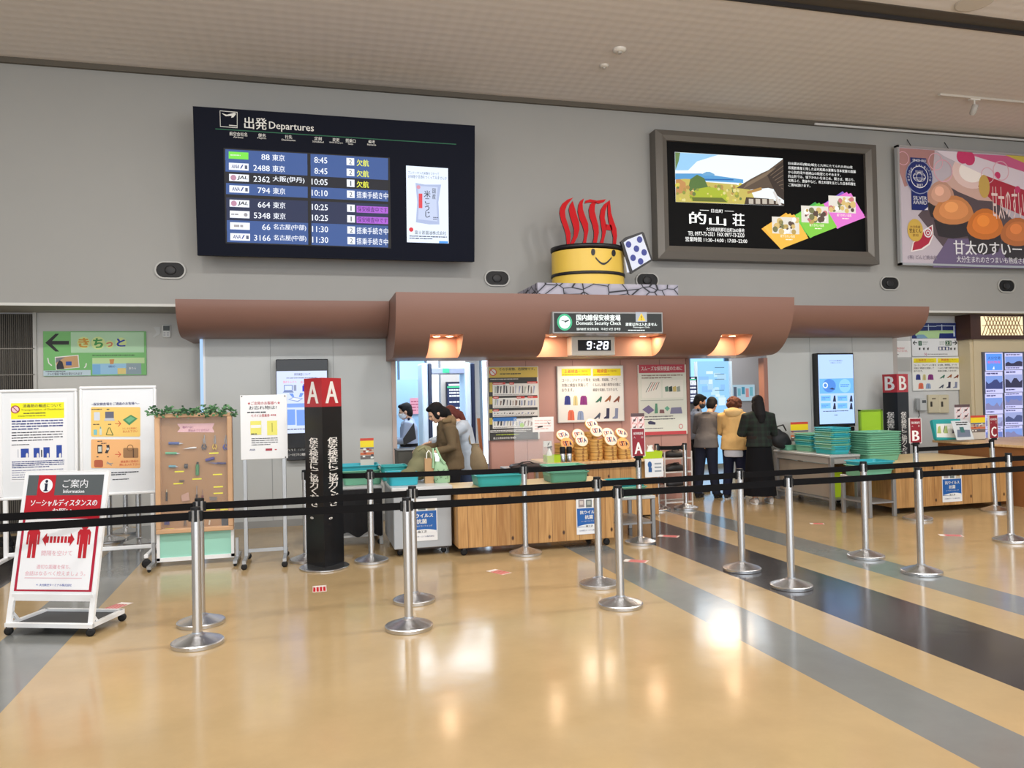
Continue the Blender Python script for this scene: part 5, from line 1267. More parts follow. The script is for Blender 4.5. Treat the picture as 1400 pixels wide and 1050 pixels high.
# ---------------------------------------------------------------- poster stand on a steel frame
YPS = 8.42
x0 = AT(329, 580, YPS).x; x1 = AT(393, 580, YPS).x; z1 = AT(360, 540, YPS).z; z0 = AT(360, 627.5, YPS).z
ps = thing('poster_stand', 'white poster on a steel wheeled stand between the tool case and the A pillar', 'poster stand', ((x0+x1)/2, YPS, 0))
mb = MB(); mb.box(x0, x1, YPS-.03, YPS-.018, z0, z1, mat((226, 228, 230), .3), bev=.003); mb.build('poster_board', ps)
xa, xb = AT(336, 700, YPS).x, AT(389.5, 700, YPS).x
for x in (xa, xb):
    mb = MB(); mb.box(x-.02, x+.02, YPS-.018, YPS+.012, .06, z1-.04, SATIN, bev=.003); mb.build('upright', ps)
    mb = MB(); mb.bar((x, YPS-.3, .075), (x, YPS+.3, .075), .035, .03, SATIN); mb.build('foot', ps)
    for y in (YPS-.28, YPS+.28): caster(ps, (x, y, 0), .03)
mb = MB(); mb.box(xa, xb, YPS-.01, YPS+.005, .12, .155, SATIN); mb.build('cross_rail', ps)
S = Sheet(Vector((x0, YPS-.031, 0)), XF, ZF); g = K(230, 380, 4.04)
rs = ppr((180, 60, 70))
for x, y in ((406, 655), (644, 652), (648, 990)): S.disc(*g(x, y), .9, BLK, 1, n=10)
S.text('★ご出発のお客様へ★', *g(438, 682, 618, 700), rs, 1, .02); S.text('お忘れ物は?', *g(446, 706, 600, 726), k_, 1, .01); S.marks(*g(436, 735, 610, 748), k_, 1, 3, 1); S.text('モバイル搭乗券', *g(458, 752, 560, 768), rs, 1, .02); S.marks(*g(566, 750, 616, 764), rs, 1, 4, 1)
S.rect(*g(454, 790, 514, 866), ppr((226, 222, 110)), 1); S.rect(*g(456, 812, 512, 828), W_, 2); S.rect(*g(546, 788, 602, 868), ppr((226, 222, 110)), 1); S.rect(*g(572, 800, 576, 850), ppr((150, 150, 60)), 2); S.marks(*g(458, 870-14, 500, 868), k_, 1, 5, 2)
S.marks(*g(460, 880, 606, 926), k_, 4, 6, 1, .35); S.text('ANA', *g(448, 944, 480, 954), ppr((30, 40, 110)), 1, .02, .2); S.rect(*g(538, 942, 574, 954), ppr((160, 40, 60)), 1); S.marks(*g(588, 942, 610, 954), rs, 1, 8, 1)
S.build('print', ps)

# ---------------------------------------------------------------- black three-sided pillars A and B
def pillar(px, py, ch, label, fr_px, cut, yaw=0.0):
    p = FL(px, py); w_ = .185; zt = 1.9
    t_ = thing('letter_pillar', label, 'pillar', (p.x, p.y, 0), 'black three sided gate pillars')
    mb = MB(); mb.lathe([(.24, 0), (.245, .004), (.245, .014), (.235, .018)], (p.x, p.y+.12, 0), STEEL, 36, smooth=False); mb.build('base', t_)
    c, s_ = math.cos(yaw), math.sin(yaw)
    def W3(x, y, z): return Vector((p.x+c*x-s_*y, p.y+s_*x+c*y, z))
    tri = [(-w_, .28), (0, 0), (w_, .28)]
    bk_ = mat((16, 17, 21), .35, spec=.3); rd = mat((176, 28, 40), .35)
    mb = MB(); mb.slab([W3(x, y, .018) for x, y in tri], (0, 0, zt-.29-.018), bk_); mb.build('column', t_)
    mb = MB(); mb.slab([W3(x, y, zt-.29) for x, y in tri], (0, 0, .29), rd); mb.build('letter_panel', t_, label='red top with white letter')
    for (a, b) in ((tri[0], tri[1]), (tri[1], tri[2])):
        A_, B_ = W3(*a, 0), W3(*b, 0); u = (B_-A_).normalized(); L_ = (B_-A_).length
        S = Sheet(A_, u, ZF, .0015); wm = mat((236, 234, 230), .4)
        def tx(body, x0, y0, x1, y1, bo, **kk):
            vs, fs = glyphs(body, **kk); gx0 = min(q[0] for q in vs); gx1 = max(q[0] for q in vs); gy0 = min(q[1] for q in vs); gy1 = max(q[1] for q in vs)
            for dx in ([0] if not bo else [-bo, 0, bo]): S.nxt(); S.mb.add([S.at(x0+(q[0]-gx0+dx)*(x1-x0)/(gx1-gx0), y0+(q[1]-gy0)*(y1-y0)/(gy1-gy0), 1) for q in vs], fs, wm)
        tx(ch, L_*.2, zt-.255, L_*.8, zt-.035, .03)
        tx('保\n安\n検\n査\nに\nご\n協\n力\nく\nだ\nさ\nい\n。', L_*.5-.085, zt-1.42, L_*.5+.085, zt-.60, .025, align='CENTER', line=.9)
        S.build('lettering', t_)
    return t_
pillar(444, 779, 'A', 'black pillar with red top and two white letters A, left of the grey cabinet', 0, 0, -.05)
pb_ = AT(1226, 508, 10.2)
t_ = FL(1225, 690)
def pillar_at(x, y, *a): 
    q = Vector((x, y, 0)); d = None
    # find the pixel again through the camera so that pillar() can place it
    v = q-CAMP; k = v.dot(_fw); return pillar(700+FPX*v.dot(RT)/k, 525+FPX*v.dot(DN)/k, *a)
pillar_at(pb_.x, 10.2, 'B', 'black pillar with red top and two white letters B, behind the right wooden counter', 0, 0, -.62)

# ---------------------------------------------------------------- floor stickers
def sticker(px, py, label, rot, s_=1.0):
    p = FL(px, py); mb = MB(); M = Matrix.Translation((p.x, p.y, 0)) @ Matrix.Rotation(rot, 4, 'Z')
    mb.box(-.06*s_, .06*s_, -.12*s_, .12*s_, .0005, .0012, mat((226, 206, 196), .3), M=M)
    for i in range(4): mb.box(-.055*s_+i*.029*s_, -.055*s_+i*.029*s_+.018*s_, -.10*s_, .06*s_, .0012, .0018, mat((200, 30, 44), .3), M=M)
    mb.box(-.05*s_, .05*s_, .075*s_, .11*s_, .0012, .0018, mat((240, 236, 232), .3), M=M)
    return mb.build('floor_sticker', loc=(p.x, p.y, 0), label=label, cat='sticker', group='red striped stickers on the floor')
sticker(160, 829, 'red striped floor sticker right of the information easel', -.5)
sticker(437, 805, 'red striped floor sticker in front of the black A pillar', 0)
sticker(682, 782, 'red striped floor sticker in front of the wooden counter', .5)
sticker(869, 767, 'red striped floor sticker left of the dark stripe, near the A sign post', .9)
sticker(914, 733, 'faint red floor sticker on the dark stripe beside the small steel table', .9)
sticker(1300, 732, 'faint pink floor sticker in front of the right wooden counter', 1.0)
sticker(1117, 716, 'pale floor sticker in front of the long steel tray table', 1.1, .7)
# ================================================================== counters, tables and what stands on them
pine = wood_mat('knotty_pine', (196, 152, 96), (158, 112, 62))
pine2 = wood_mat('pale_pine', (226, 190, 142), (200, 160, 110), knots=False)
TOPW = mat((222, 196, 150), .4, var=.06, scale=5)
greyc = mat((168, 174, 180), .45)
def casters(t_, x0, x1, y0, y1, r_=.03):
    for x in (x0, x1):
        for y in (y0, y1): caster(t_, (x, y, 0), r_)

# grey cabinet
t_ = thing('cabinet', 'grey wheeled cabinet with a blue sticker, under the bags at the left gate', 'cabinet', (1.11, 8.75, 0))
mb = MB(); mb.box(.80, 1.415, 8.19, 9.25, .085, .695, greyc, bev=.006); mb.build('body', t_)
mb = MB(); mb.box(.78, 1.43, 8.165, 9.28, .695, .735, mat((206, 208, 210), .35), bev=.008); mb.build('worktop', t_)
mb = MB(); mb.box(.85, 1.37, 8.24, 9.2, .062, .085, mat((70, 62, 60), .6)); mb.build('plinth', t_)
casters(t_, .87, 1.34, 8.3, 9.15, .03)

# wooden counter in front of the centre wall
t_ = thing('counter', 'knotty pine counter between the grey cabinet and the small steel table', 'counter', (2.33, 8.35, 0))
mb = MB(); mb.box(1.45, 3.2, 8.0, 8.7, .085, .675, pine, bev=.004); mb.build('body', t_)
mb = MB(); mb.box(1.44, 3.21, 7.99, 8.72, .675, .70, TOPW, bev=.004); mb.build('worktop', t_)
casters(t_, 1.52, 3.13, 8.06, 8.64, .038)

# stickers reading antivirus antibacterial
def av_sticker(box, Y, label):
    S = Sheet(AT((box[0]+box[2])/2, (box[1]+box[3])/2, Y), XF, ZF); x0, y0, x1, y1 = box
    def r(a, b, c, d_): return (x0+(x1-x0)*a, y0+(y1-y0)*b, x0+(x1-x0)*c, y0+(y1-y0)*d_)
    S.rect(*r(0, 0, 1, 1), mat((232, 234, 236), .4), 0)
    for k, c_ in enumerate(((150, 140, 140), (110, 120, 120), (190, 180, 160))):
        S.rect(*r(.08+k*.30, .06, .32+k*.30, .27), mat(c_, .5), 1); S.rect(*r(.13+k*.30, .10, .27+k*.30, .2), mat(((206, 196, 190), (170, 176, 170), (160, 120, 70))[k], .5), 2)
    bl2 = mat((24, 92, 168), .4); S.rect(*r(.03, .29, .97, .80), bl2, 1)
    a = [(.03, .80)]+[(.03+.94*i/10, .80-.11*math.sin(PI*.5*i/10*1.3)+.04*(i/10)) for i in range(11)]+[(.97, .80)]
    S.poly([(x0+(x1-x0)*p, y0+(y1-y0)*q) for p, q in a], mat((232, 234, 236), .4), 2)
    S.text('抗ウイルス', *r(.14, .35, .86, .45), W_, 3, .03); S.text('抗菌', *r(.34, .48, .66, .59), W_, 3, .03); S.text('シールドコーティング', *r(.2, .625, .84, .665), W_, 3, .01)
    S.text('施工済', *r(.38, .75, .66, .81), D_, 3, .02); S.text('大分航空ターミナル株式会社', *r(.12, .875, .9, .915), mat((60, 70, 120), .4), 3, .01)
    return S.build('coating_sticker', loc=S.o, label=label, cat='sticker', group='blue and white coating stickers on the counters')
av_sticker((555, 682, 598, 739.5), 8.186, 'blue and white coating sticker on the grey cabinet front')
av_sticker((788, 680, 822, 730), 7.996, 'blue and white coating sticker on the wooden counter between two barrier posts')

# small steel table right of the counter
def steel_table(x0, x1, y0, y1, z, label, shelf=.2, leg=.045, pan=None, cat='table', name='steel_table', col=None):
    t_ = thing(name, label, cat, ((x0+x1)/2, (y0+y1)/2, 0)); M_ = col or mat((150, 150, 150), .4, .5)
    mb = MB(); mb.box(x0, x1, y0, y1, z-.035, z, mat((190, 192, 192), .35, .3), bev=.006); mb.build('tabletop', t_)
    for x in (x0+leg*.6, x1-leg*.6):
        for y in (y0+leg*.6, y1-leg*.6):
            q = MB(); q.box(x-leg/2, x+leg/2, y-leg/2, y+leg/2, .0, z-.035, M_, bev=.004); q.build('leg', t_)
    q = MB(); q.box(x0+leg*.2, x1-leg*.2, y0+leg*.2, y1-leg*.2, shelf, shelf+.02, M_); q.build('shelf', t_)
    return t_
steel_table(3.36, 3.82, 8.24, 8.98, .49, 'small low steel table at the right end of the wooden counter', .17)
t_ = steel_table(6.93, 7.36, 8.5, 9.06, .52, 'low steel tray table standing before the right wooden counter', .18)
# long steel table along the right gate
t_ = steel_table(6.93, 7.42, 9.25, 10.62, .76, 'long steel table holding tray stacks, right of the queue at the right gate', .13, .06)
mb = MB(); mb.box(6.985, 7.0, 9.32, 10.55, .16, .62, mat((150, 140, 128), .5)); mb.build('side_panel', t_)
mb = MB(); mb.box(6.95, 7.4, 9.27, 10.6, .64, .725, mat((170, 168, 164), .4, .2)); mb.build('apron', t_)
# left table with a black skirt
t_ = steel_table(.02, .76, 9.02, 9.7, .68, 'white framed table with a black cloth front, left of the grey cabinet', .10, .04, col=mat((206, 208, 210), .4))
mb = MB(); n = 30; rings = []
for i in range(n+1):
    x = .03+.72*i/n; y = 9.005+.008*math.sin(i*1.9); rings.append([Vector((x, y, .13+.03*math.sin(i*.6))), Vector((x, y+.003, .4)), Vector((x, 9.01, .645))])
mb.loft(rings, mat((22, 22, 26), .8), True, False, closed=False); mb.build('cloth_skirt', t_)
casters(t_, .06, .72, 9.06, 9.64, .028)

# counter with the bamboo steamers
t_ = thing('counter', 'pine back counter against the pink wall, carrying the bamboo steamer stacks', 'counter', (3.85, 10.1, 0))
mb = MB(); mb.box(2.98, 4.56, 9.74, 10.4, .02, .755, pine, bev=.004); mb.build('body', t_)
mb = MB(); mb.box(2.94, 4.62, 9.66, 10.42, .755, .79, pine2, bev=.004); mb.build('worktop', t_)
# little white table with a dark bag tray
t_ = steel_table(2.36, 2.88, 9.35, 9.85, .76, 'small white table with a dark pouch on it, left of the steamer counter', .2, .035, col=mat((196, 190, 184), .4))
t_ = thing('pouch', 'flat dark brown pouch lying on the small white table', 'pouch', (2.62, 9.5, .76))
mb = MB(); rings = []
for z, k in ((.761, .9), (.775, 1.0), (.80, .92), (.812, .6), (.815, .2)): rings.append([Vector((2.62+.22*k*math.copysign(abs(math.cos(a))**.6, math.cos(a)), 9.5+.11*k*math.copysign(abs(math.sin(a))**.6, math.sin(a)), z+.006*math.sin(3*a))) for a in [2*PI*i/24 for i in range(24)]])
mb.loft(rings, mat((44, 30, 28), .5)); mb.build('body', t_)
q = MB(); q.tube([(2.5, 9.47, .805), (2.55, 9.44, .835), (2.66, 9.46, .84), (2.73, 9.5, .805)], .008, mat((30, 22, 22), .5), 8); q.build('strap', t_)

# right wooden counter and desk behind it
t_ = thing('counter', 'knotty pine counter with a blue sticker at the right, before the B and C signs', 'counter', (8.37, 9.2, 0))
mb = MB(); mb.box(7.45, 9.28, 8.62, 9.95, .08, .635, pine, bev=.004); mb.build('body', t_)
mb = MB(); mb.box(7.44, 9.29, 8.61, 9.97, .635, .66, TOPW, bev=.004); mb.build('worktop', t_)
casters(t_, 7.52, 9.2, 8.7, 9.88, .036)
av_sticker((1288, 642, 1315, 686), 8.616, 'blue and white coating sticker on the right wooden counter')
t_ = thing('desk', 'pine desk with pamphlets on top, at the right edge behind the C sign', 'desk', (10.4, 9.2, 0))
mb = MB(); mb.box(9.38, 11.6, 8.3, 10.05, .815, .85, pine2, bev=.005); mb.build('desktop', t_)
mb = MB(); mb.box(9.44, 9.48, 8.42, 10.0, .0, .815, mat((150, 98, 56), .5, var=.1)); mb.box(9.48, 11.5, 9.9, 9.94, .1, .815, mat((150, 98, 56), .5, var=.1)); mb.build('panel', t_)
mb = MB(); mb.box(9.43, 9.5, 8.34, 8.42, 0, .815, pine2); mb.build('leg', t_)

# ---------------------------------------------------------------- trays
TEAL = mat((44, 158, 160), .38); GRN = mat((112, 176, 146), .38); BTEAL = mat((52, 170, 186), .38); DGR = mat((78, 140, 118), .38)
def tray_mesh(L_, W2, H_, m_, rim=.02, t=.006):
    mb = MB(); fl_ = .86
    def rr(l, w, z, r_=.04):
        P_ = []
        for cx, cy, a0 in ((l/2-r_, w/2-r_, 0), (-l/2+r_, w/2-r_, PI/2), (-l/2+r_, -w/2+r_, PI), (l/2-r_, -w/2+r_, 3*PI/2)):
            for i in range(5): a = a0+PI/2*i/4; P_.append(Vector((cx+r_*math.cos(a), cy+r_*math.sin(a), z)))
        return P_
    rings = [rr(L_*fl_, W2*fl_, 0), rr(L_*fl_+.012, W2*fl_+.012, .006), rr(L_*.95, W2*.95, H_-.014), rr(L_+.004, W2+.004, H_-.013), rr(L_+.008, W2+.008, H_-.005), rr(L_, W2, H_), rr(L_*.94, W2*.94, H_-.002), rr(L_*fl_-t, W2*fl_-t, t)]
    mb.loft(rings, m_, False, True); return mb
_TR = {}
def tray(loc, dims, m_, label, rot=0.0, group=None, lid=False):
    key = (dims, m_.name)
    if key not in _TR:
        o = tray_mesh(*dims, m_).build('tray'); _TR[key] = o; new = o
    else:
        new = _TR[key].copy(); COL.objects.link(new)
    new.location = loc; new.rotation_euler = (0, 0, rot); tag(new, label, 'tray')
    if group: new['group'] = group
    elif 'group' in new: del new['group']
    return new
p = AT(546, 663, 8.55); tray((p.x+.03, 8.55, .735), (.34, .42, .13), BTEAL, 'blue green tray on the grey cabinet, under the green backpack')
tray((p.x-.01, 9.05, .735), (.3, .3, .17), TEAL, 'teal tray standing behind the blue green tray on the grey cabinet')
p = AT(680, 664, 8.3); tray((p.x, 8.33, .70), (.54, .40, .125), TEAL, 'teal tray lying on the left half of the wooden counter')
p = AT(771, 659, 8.4); tray((p.x, 8.36, .70), (.47, .38, .12), DGR, 'lower green tray of the pair on the wooden counter before the steamers')
tray((p.x-.01, 8.37, .765), (.47, .38, .12), GRN, 'upper green tray of the pair on the wooden counter before the steamers')
tray((3.57, 8.52, .49), (.36, .46, .11), GRN, 'lower green tray of the pair on the small steel table'); tray((3.56, 8.54, .542), (.36, .46, .11), TEAL, 'upper teal tray of the pair on the small steel table')
p = AT(495, 658, 9.3)
for k, (m_, nm) in enumerate(((GRN, 'lowest green tray on the black skirted table'), (GRN, 'middle green tray on the black skirted table'), (BTEAL, 'topmost blue tray on the black skirted table'))): tray((p.x-.02*k, 9.33+.02*k, .68+.058*k), (.48, .40, .11), m_, nm)
order = ('lowest', 'second', 'third', 'fourth', 'fifth', 'sixth', 'seventh', 'eighth', 'ninth', 'tenth', 'eleventh')
def stack(x, y, z, n, dims, step, pal, where, rot=0.0):
    for k in range(n):
        lab = ('topmost ' if k == n-1 else order[k]+' from the bottom ')+'tray of '+where
        tray((x+.008*math.sin(k*2.1), y+.006*math.cos(k*1.7), z+step*k), dims, pal[k % len(pal)], lab, rot+.02*math.sin(k*3), 'trays of '+where)
p = AT(1112, 617, 10.1); stack(p.x-.0, 10.12, .76, 7, (.36, .42, .09), .029, (GRN, BTEAL, TEAL), 'the low blue stack on the long table')
p = AT(1145, 620, 9.52); stack(p.x-.06, 9.55, .76, 11, (.31, .44, .09), .0285, (TEAL, BTEAL, GRN), 'the middle stack on the long table')
p = AT(1190, 623, 9.3); stack(p.x+.11, 9.35, .66, 11, (.56, .44, .10), .031, (GRN,), 'the wide green stack')
tray((7.2, 10.5, .76), (.40, .24, .08), GRN, 'single green tray under the black bag at the right gate')
for k, (m_, nm) in enumerate(((GRN, 'lower green tray'), (GRN, 'middle green tray'), (BTEAL, 'upper blue tray'))): tray((7.14+.01*k, 8.76, .52+.05*k), (.50, .40, .10), m_, nm+' on the low steel tray table')

# lime coloured boxes and boards
LIME = mat((176, 206, 34), .42)
t_ = thing('bin', 'lime green bin under the long steel table', 'bin', (7.12, 9.5, .15))
mb = MB(); x, y = 7.12, 9.5; z0 = .152
mb.loft([[Vector((x+sx*a, y+sy*a, z)) for sx, sy in ((-1, -1), (1, -1), (1, 1), (-1, 1))] for a, z in ((.085, z0), (.105, z0+.36), (.115, z0+.36), (.115, z0+.375), (.1, z0+.375), (.08, z0+.01))], LIME, False); mb.build('body', t_)
t_ = thing('green_board', 'lime green board in a darker green frame, between the tall screen and the B pillar', 'board', (8.2, 10.02, .66))
x0, x1 = AT(1174.5, 575, 10.02).x, AT(1206, 575, 10.02).x; zt = AT(1190, 560, 10.02).z
mb = MB(); fr2 = mat((110, 150, 36), .45)
for a, b, c, d_ in ((x0, x1, zt-.02, zt), (x0, x1, .66, .69), (x0, x0+.025, .66, zt), (x1-.025, x1, .66, zt)): mb.box(a, b, 10.0, 10.04, c, d_, fr2)
mb.build('frame', t_); mb = MB(); mb.box(x0+.02, x1-.02, 10.015, 10.03, .68, zt-.015, mat((150, 196, 40), .5)); mb.build('panel', t_)

def lime_box(x0, x1, y, z, label):
    t_ = thing('box', label, 'box', ((x0+x1)/2, y, z)); mb = MB()
    mb.loft([[Vector(((x0+x1)/2+sx*(x1-x0)/2*k, y+sy*.09*k, zz)) for sx, sy in ((-1, -1), (1, -1), (1, 1), (-1, 1))] for k, zz in ((.94, z+.001), (1, z+.095), (.96, z+.095), (.90, z+.01))], LIME, False); mb.build('body', t_)
    return t_
q0 = AT(736, 633, 9.76); q1 = AT(766, 633, 9.76)
lime_box(2.96, 3.22, 9.78, .79, 'lime green box holding the spray bottle, at the left end of the steamer counter')
t_ = thing('spray_bottle', 'white spray bottle with a black trigger standing in the lime green box', 'bottle', (3.02, 9.78, .80))
mb = MB(); mb.lathe([(.034, .80), (.036, .81), (.036, .90), (.022, .94), (.013, .96), (.013, .975)], (3.02, 9.78, 0), mat((232, 234, 232), .4), 16); mb.build('body', t_)
mb = MB(); mb.box(2.995, 3.03, 9.77, 9.79, .975, 1.0, BLK, bev=.004); mb.bar((3.03, 9.78, .99), (3.06, 9.78, 1.0), .014, .02, BLK); mb.bar((3.035, 9.78, .985), (3.05, 9.78, .95), .01, .01, BLK); mb.build('trigger', t_)
t_ = thing('label_card', 'small white card with a black mark beside the spray bottle', 'card', (3.0, 9.9, .79))
mb = MB(); mb.box(2.97, 3.1, 9.9, 9.903, .79, 1.07, mat((236, 238, 240), .15, alpha=.25)); mb.build('holder', t_); S = Sheet(Vector((2.98, 9.899, .99)), XF, ZF); S.ruv(0, 0, .11, .075, W_, 1); S.mb.poly([S.at(.05, .01, 2), S.at(.07, .02, 2), S.at(.09, .06, 2), S.at(.06, .045, 2)], D_); S.build('card_face', t_)
lime_box(4.32, 4.60, 9.76, .79, 'lime green box at the right end of the steamer counter, behind the barrier post')
t_ = thing('tissue', 'white tissue standing up out of the right lime green box', 'tissue', (4.46, 9.76, .85)); mb = MB()
mb.loft([[Vector((4.46+r_*math.cos(a)*1.2, 9.76+r_*math.sin(a)*.5, z+.012*math.sin(3*a))) for a in [2*PI*i/10 for i in range(10)]] for r_, z in ((.05, .80), (.045, .89), (.025, .93), (.035, .96))], mat((240, 240, 240), .8), True, False); mb.build('sheet', t_)
S = Sheet(Vector((4.33, 9.652, .56)), XF, ZF); t_ = thing('hanging_sign', 'white notice with a blue figure hanging below the right lime green box', 'notice', S.o)
mb = MB(); mb.box(4.33, 4.60, 9.653, 9.658, .54, .79, mat((232, 234, 236), .4)); mb.build('sheet', t_); b_ = mat((40, 90, 150), .4)
S.mb.poly([S.at(.07+.03*math.cos(a), .15+.045*math.sin(a), 1) for a in [2*PI*i/14 for i in range(14)]], b_); S.ruv(.05, .05, .1, .11, b_, 1)
for i in range(3): S.ruv(.14, .05+i*.05, .24, .07+i*.05, mat((150, 160, 170), .5), 1)
S.build('print', t_)
for px_, nm in ((769.5, 'left'), (778.5, 'right')):
    c_ = AT(px_, 632, 9.7); t_ = thing('flask', nm+' of two black capped steel flasks at the front of the steamer counter', 'flask', (c_.x, 9.7, .79), 'black capped steel flasks')
    mb = MB(); mb.lathe([(.034, .7905), (.036, .80), (.036, .90), (.033, .905)], (c_.x, 9.7, 0), STEEL, 20); mb.build('body', t_); mb = MB(); mb.lathe([(.036, .905), (.037, .91), (.037, .985), (.03, .995)], (c_.x, 9.7, 0), BLK, 20); mb.build('cap', t_)
# acrylic screen
t_ = thing('acrylic_screen', 'clear acrylic screen with a white paper, standing left of the steamer counter', 'screen', (2.65, 9.6, .76))
x0, x1 = AT(703, 600, 9.62).x, AT(757, 600, 9.62).x; zt = AT(730, 571, 9.62).z
mb = MB(); mb.box(x0, x1, 9.62, 9.626, .76, zt, mat((236, 240, 242), .05, alpha=.14)); mb.build('pane', t_)
for x in (x0+.06, x1-.08): q = MB(); q.box(x-.02, x+.02, 9.55, 9.70, .76, .775, mat((236, 240, 242), .1, alpha=.5)); q.build('foot', t_)
S = Sheet(AT(742, 580, 9.615), XF, ZF); S.rect(728, 570, 757, 590.5, mat((246, 240, 236), .6), 0); S.marks(731, 573, 754, 588, mat((226, 160, 140), .6), 4, 3, 1, .25); S.poly([(735, 583), (742, 582), (742, 584), (735, 585)], D_, 2); S.poly([(748, 576), (752, 580), (750, 580)], D_, 2); S.build('paper', t_)
def icon_sign(box, Y, zb, label, tint):
    t_ = thing('icon_sign', label, 'sign', AT((box[0]+box[2])/2, box[3], Y)); S = Sheet(AT((box[0]+box[2])/2, box[3], Y), XF, ZF); A = S.box_uv(*box)
    p, q = S.at(A[0], A[1]), S.at(A[2], A[3]); mb = MB(); mb.box(p.x, q.x, Y+.001, Y+.008, zb, q.z, mat(tint, .4)); mb.build('board', t_)
    w2 = A[2]-A[0]; h2 = A[3]-A[1]; S.ruv(A[0], A[3]-h2*.18, A[2], A[3], mat((96, 76, 80), .5), 1)
    for i in (0, 1):
        for j in (0, 1):
            a, b = A[0]+w2*(.08+.47*i), A[1]+h2*(.06+.4*j); S.ruv(a, b, a+w2*.38, b+h2*.34, mat((240, 226, 226), .5), 1); c_ = mat((196, 60, 70), .5)
            S.mb.poly([S.at(a+.0, b+.0, 2), S.at(a+.012, b, 2), S.at(a+w2*.38, b+h2*.34, 2), S.at(a+w2*.38-.012, b+h2*.34, 2)], c_); S.mb.poly([S.at(a+w2*.08, b+h2*.2, 2), S.at(a+w2*.3, b+h2*.24, 2), S.at(a+w2*.24, b+h2*.1, 2), S.at(a+w2*.1, b+h2*.1, 2)], mat((110, 96, 100), .5))
    S.build('print', t_)
icon_sign((862.5, 565, 881, 590), 9.9, .79, 'pink tinted sign of four crossed out icons behind the red A sign', (236, 190, 190)); icon_sign((1305, 553, 1326, 573.5), 9.93, .85, 'white sign of four crossed out icons on the desk at the right', (230, 226, 230))
def leaflet(box, Y, zb, label):
    t_ = thing('leaflet_stand', label, 'leaflet', AT((box[0]+box[2])/2, box[3], Y)); S = Sheet(AT((box[0]+box[2])/2, box[3], Y), XF, ZF); A = S.box_uv(*box)
    p, q = S.at(A[0], A[1]), S.at(A[2], A[3]); mb = MB(); mb.box(p.x, q.x, Y+.001, Y+.006, zb, q.z, mat((206, 200, 190), .4)); mb.box(p.x, q.x, Y+.001, Y+.07, zb, zb+.008, mat((206, 200, 190), .4)); mb.build('board', t_)
    h2 = A[3]-A[1]
    for f0, f1, c_ in ((.88, 1, (200, 70, 50)), (.58, .88, (240, 214, 30)), (.50, .56, (70, 80, 110)), (.36, .48, (190, 170, 150)), (.22, .34, (206, 110, 70)), (.02, .2, (110, 100, 96))): S.ruv(A[0], A[1]+h2*f0, A[2], A[1]+h2*f1, mat(c_, .45), 1)
    rnd = random.Random(int(box[0]))
    for k in range(10): a = A[0]+(A[2]-A[0])*rnd.uniform(.05, .8); b = A[1]+h2*rnd.uniform(.04, .5); S.ruv(a, b, a+.03, b+.02, mat(rnd.choice([(236, 236, 230), (60, 60, 70), (150, 60, 50), (60, 110, 160)]), .45), 2)
    S.build('print', t_)
leaflet((492.5, 599, 511, 628.5), 9.5, .8, 'yellow banded leaflet standing on the trays left of the left gate'); leaflet((1081, 577, 1105, 603.5), 10.5, .765, 'yellow banded leaflet standing on the long table beside the black bag'); leaflet((1327, 568, 1347, 591.5), 9.75, .85, 'yellow banded leaflet on the desk left of the red C sign')

# ---------------------------------------------------------------- bamboo steamers with lettered lids
BAM = mat((216, 168, 92), .45, var=.12, scale=30); BAMD = mat((150, 100, 44), .5); LIDW = mat((240, 228, 206), .45)
SR = .088; SH = .047
def make_basket():
    t_ = thing('bamboo_steamer', 'bamboo steamer basket', 'steamer'); mb = MB()
    mb.lathe([(SR-.004, 0), (SR, .002), (SR, .014), (SR-.003, .016), (SR-.003, .020), (SR, .022), (SR, SH-.004), (SR-.003, SH-.001), (SR-.012, SH-.001), (SR-.012, .01)], (0, 0, 0), BAM, 28, smooth=False); mb.build('ring', t_)
    q = MB(); q.lathe([(SR+.0006, .016), (SR+.0014, .017), (SR+.0014, .021), (SR+.0006, .022)], (0, 0, 0), BAMD, 28); q.build('band', t_)
    q = MB(); q.box(-.012, .012, -SR-.003, -SR+.001, .004, SH-.006, BAMD); q.build('binding', t_)
    return t_
def make_lid(dim):
    t_ = thing('steamer_lid', 'bamboo steamer lid', 'lid'); mb = MB()
    mb.lathe([(SR+.002, 0), (SR+.004, .003), (SR+.004, .03), (SR, .034)], (0, 0, 0), BAM, 30, smooth=False); mb.build('rim', t_)
    q = MB(); q.lathe([(SR-.002, .0345), (SR-.006, .037), (.001, .039)], (0, 0, 0), LIDW if not dim else mat((226, 170, 96), .5), 30); f = q.build('face', t_)
    S = Sheet(Vector((0, 0, .0395)), (1, 0, 0), (0, 1, 0)); rd2 = mat((190, 44, 50), .5); bl3 = mat((46, 50, 110), .5)
    x = -.058
    for ch, m_ in (('O', rd2), ('I', bl3), ('T', rd2), ('A', bl3)):
        vs, fs = glyphs(ch); w2 = {'O': .034, 'I': .012, 'T': .030, 'A': .034}[ch]
        gx0 = min(a for a, b in vs); gx1 = max(a for a, b in vs); gy0 = min(b for a, b in vs); gy1 = max(b for a, b in vs)
        for dx in (-.0015, .0015): S.mb.add([S.at(x+dx+(a-gx0)/(gx1-gx0)*w2+.006*math.sin((b-gy0)/(gy1-gy0)*5), -.036+(b-gy0)/(gy1-gy0)*.072, 1) for a, b in vs], fs, m_)
        x += w2+.004
    S.build('lettering', t_); return t_
bp_, lp_, lpd = make_basket(), make_lid(False), make_lid(True)
used = {}
def place(proto_, loc, rot, label, group):
    if proto_ not in used: o = proto_; used[o] = 1; o['label'] = label
    else: o = dup(proto_, (0, 0, 0), 0, label)
    o.location = loc; o.rotation_euler = rot; o['group'] = group; return o
g = K(700, 560, 6.364)
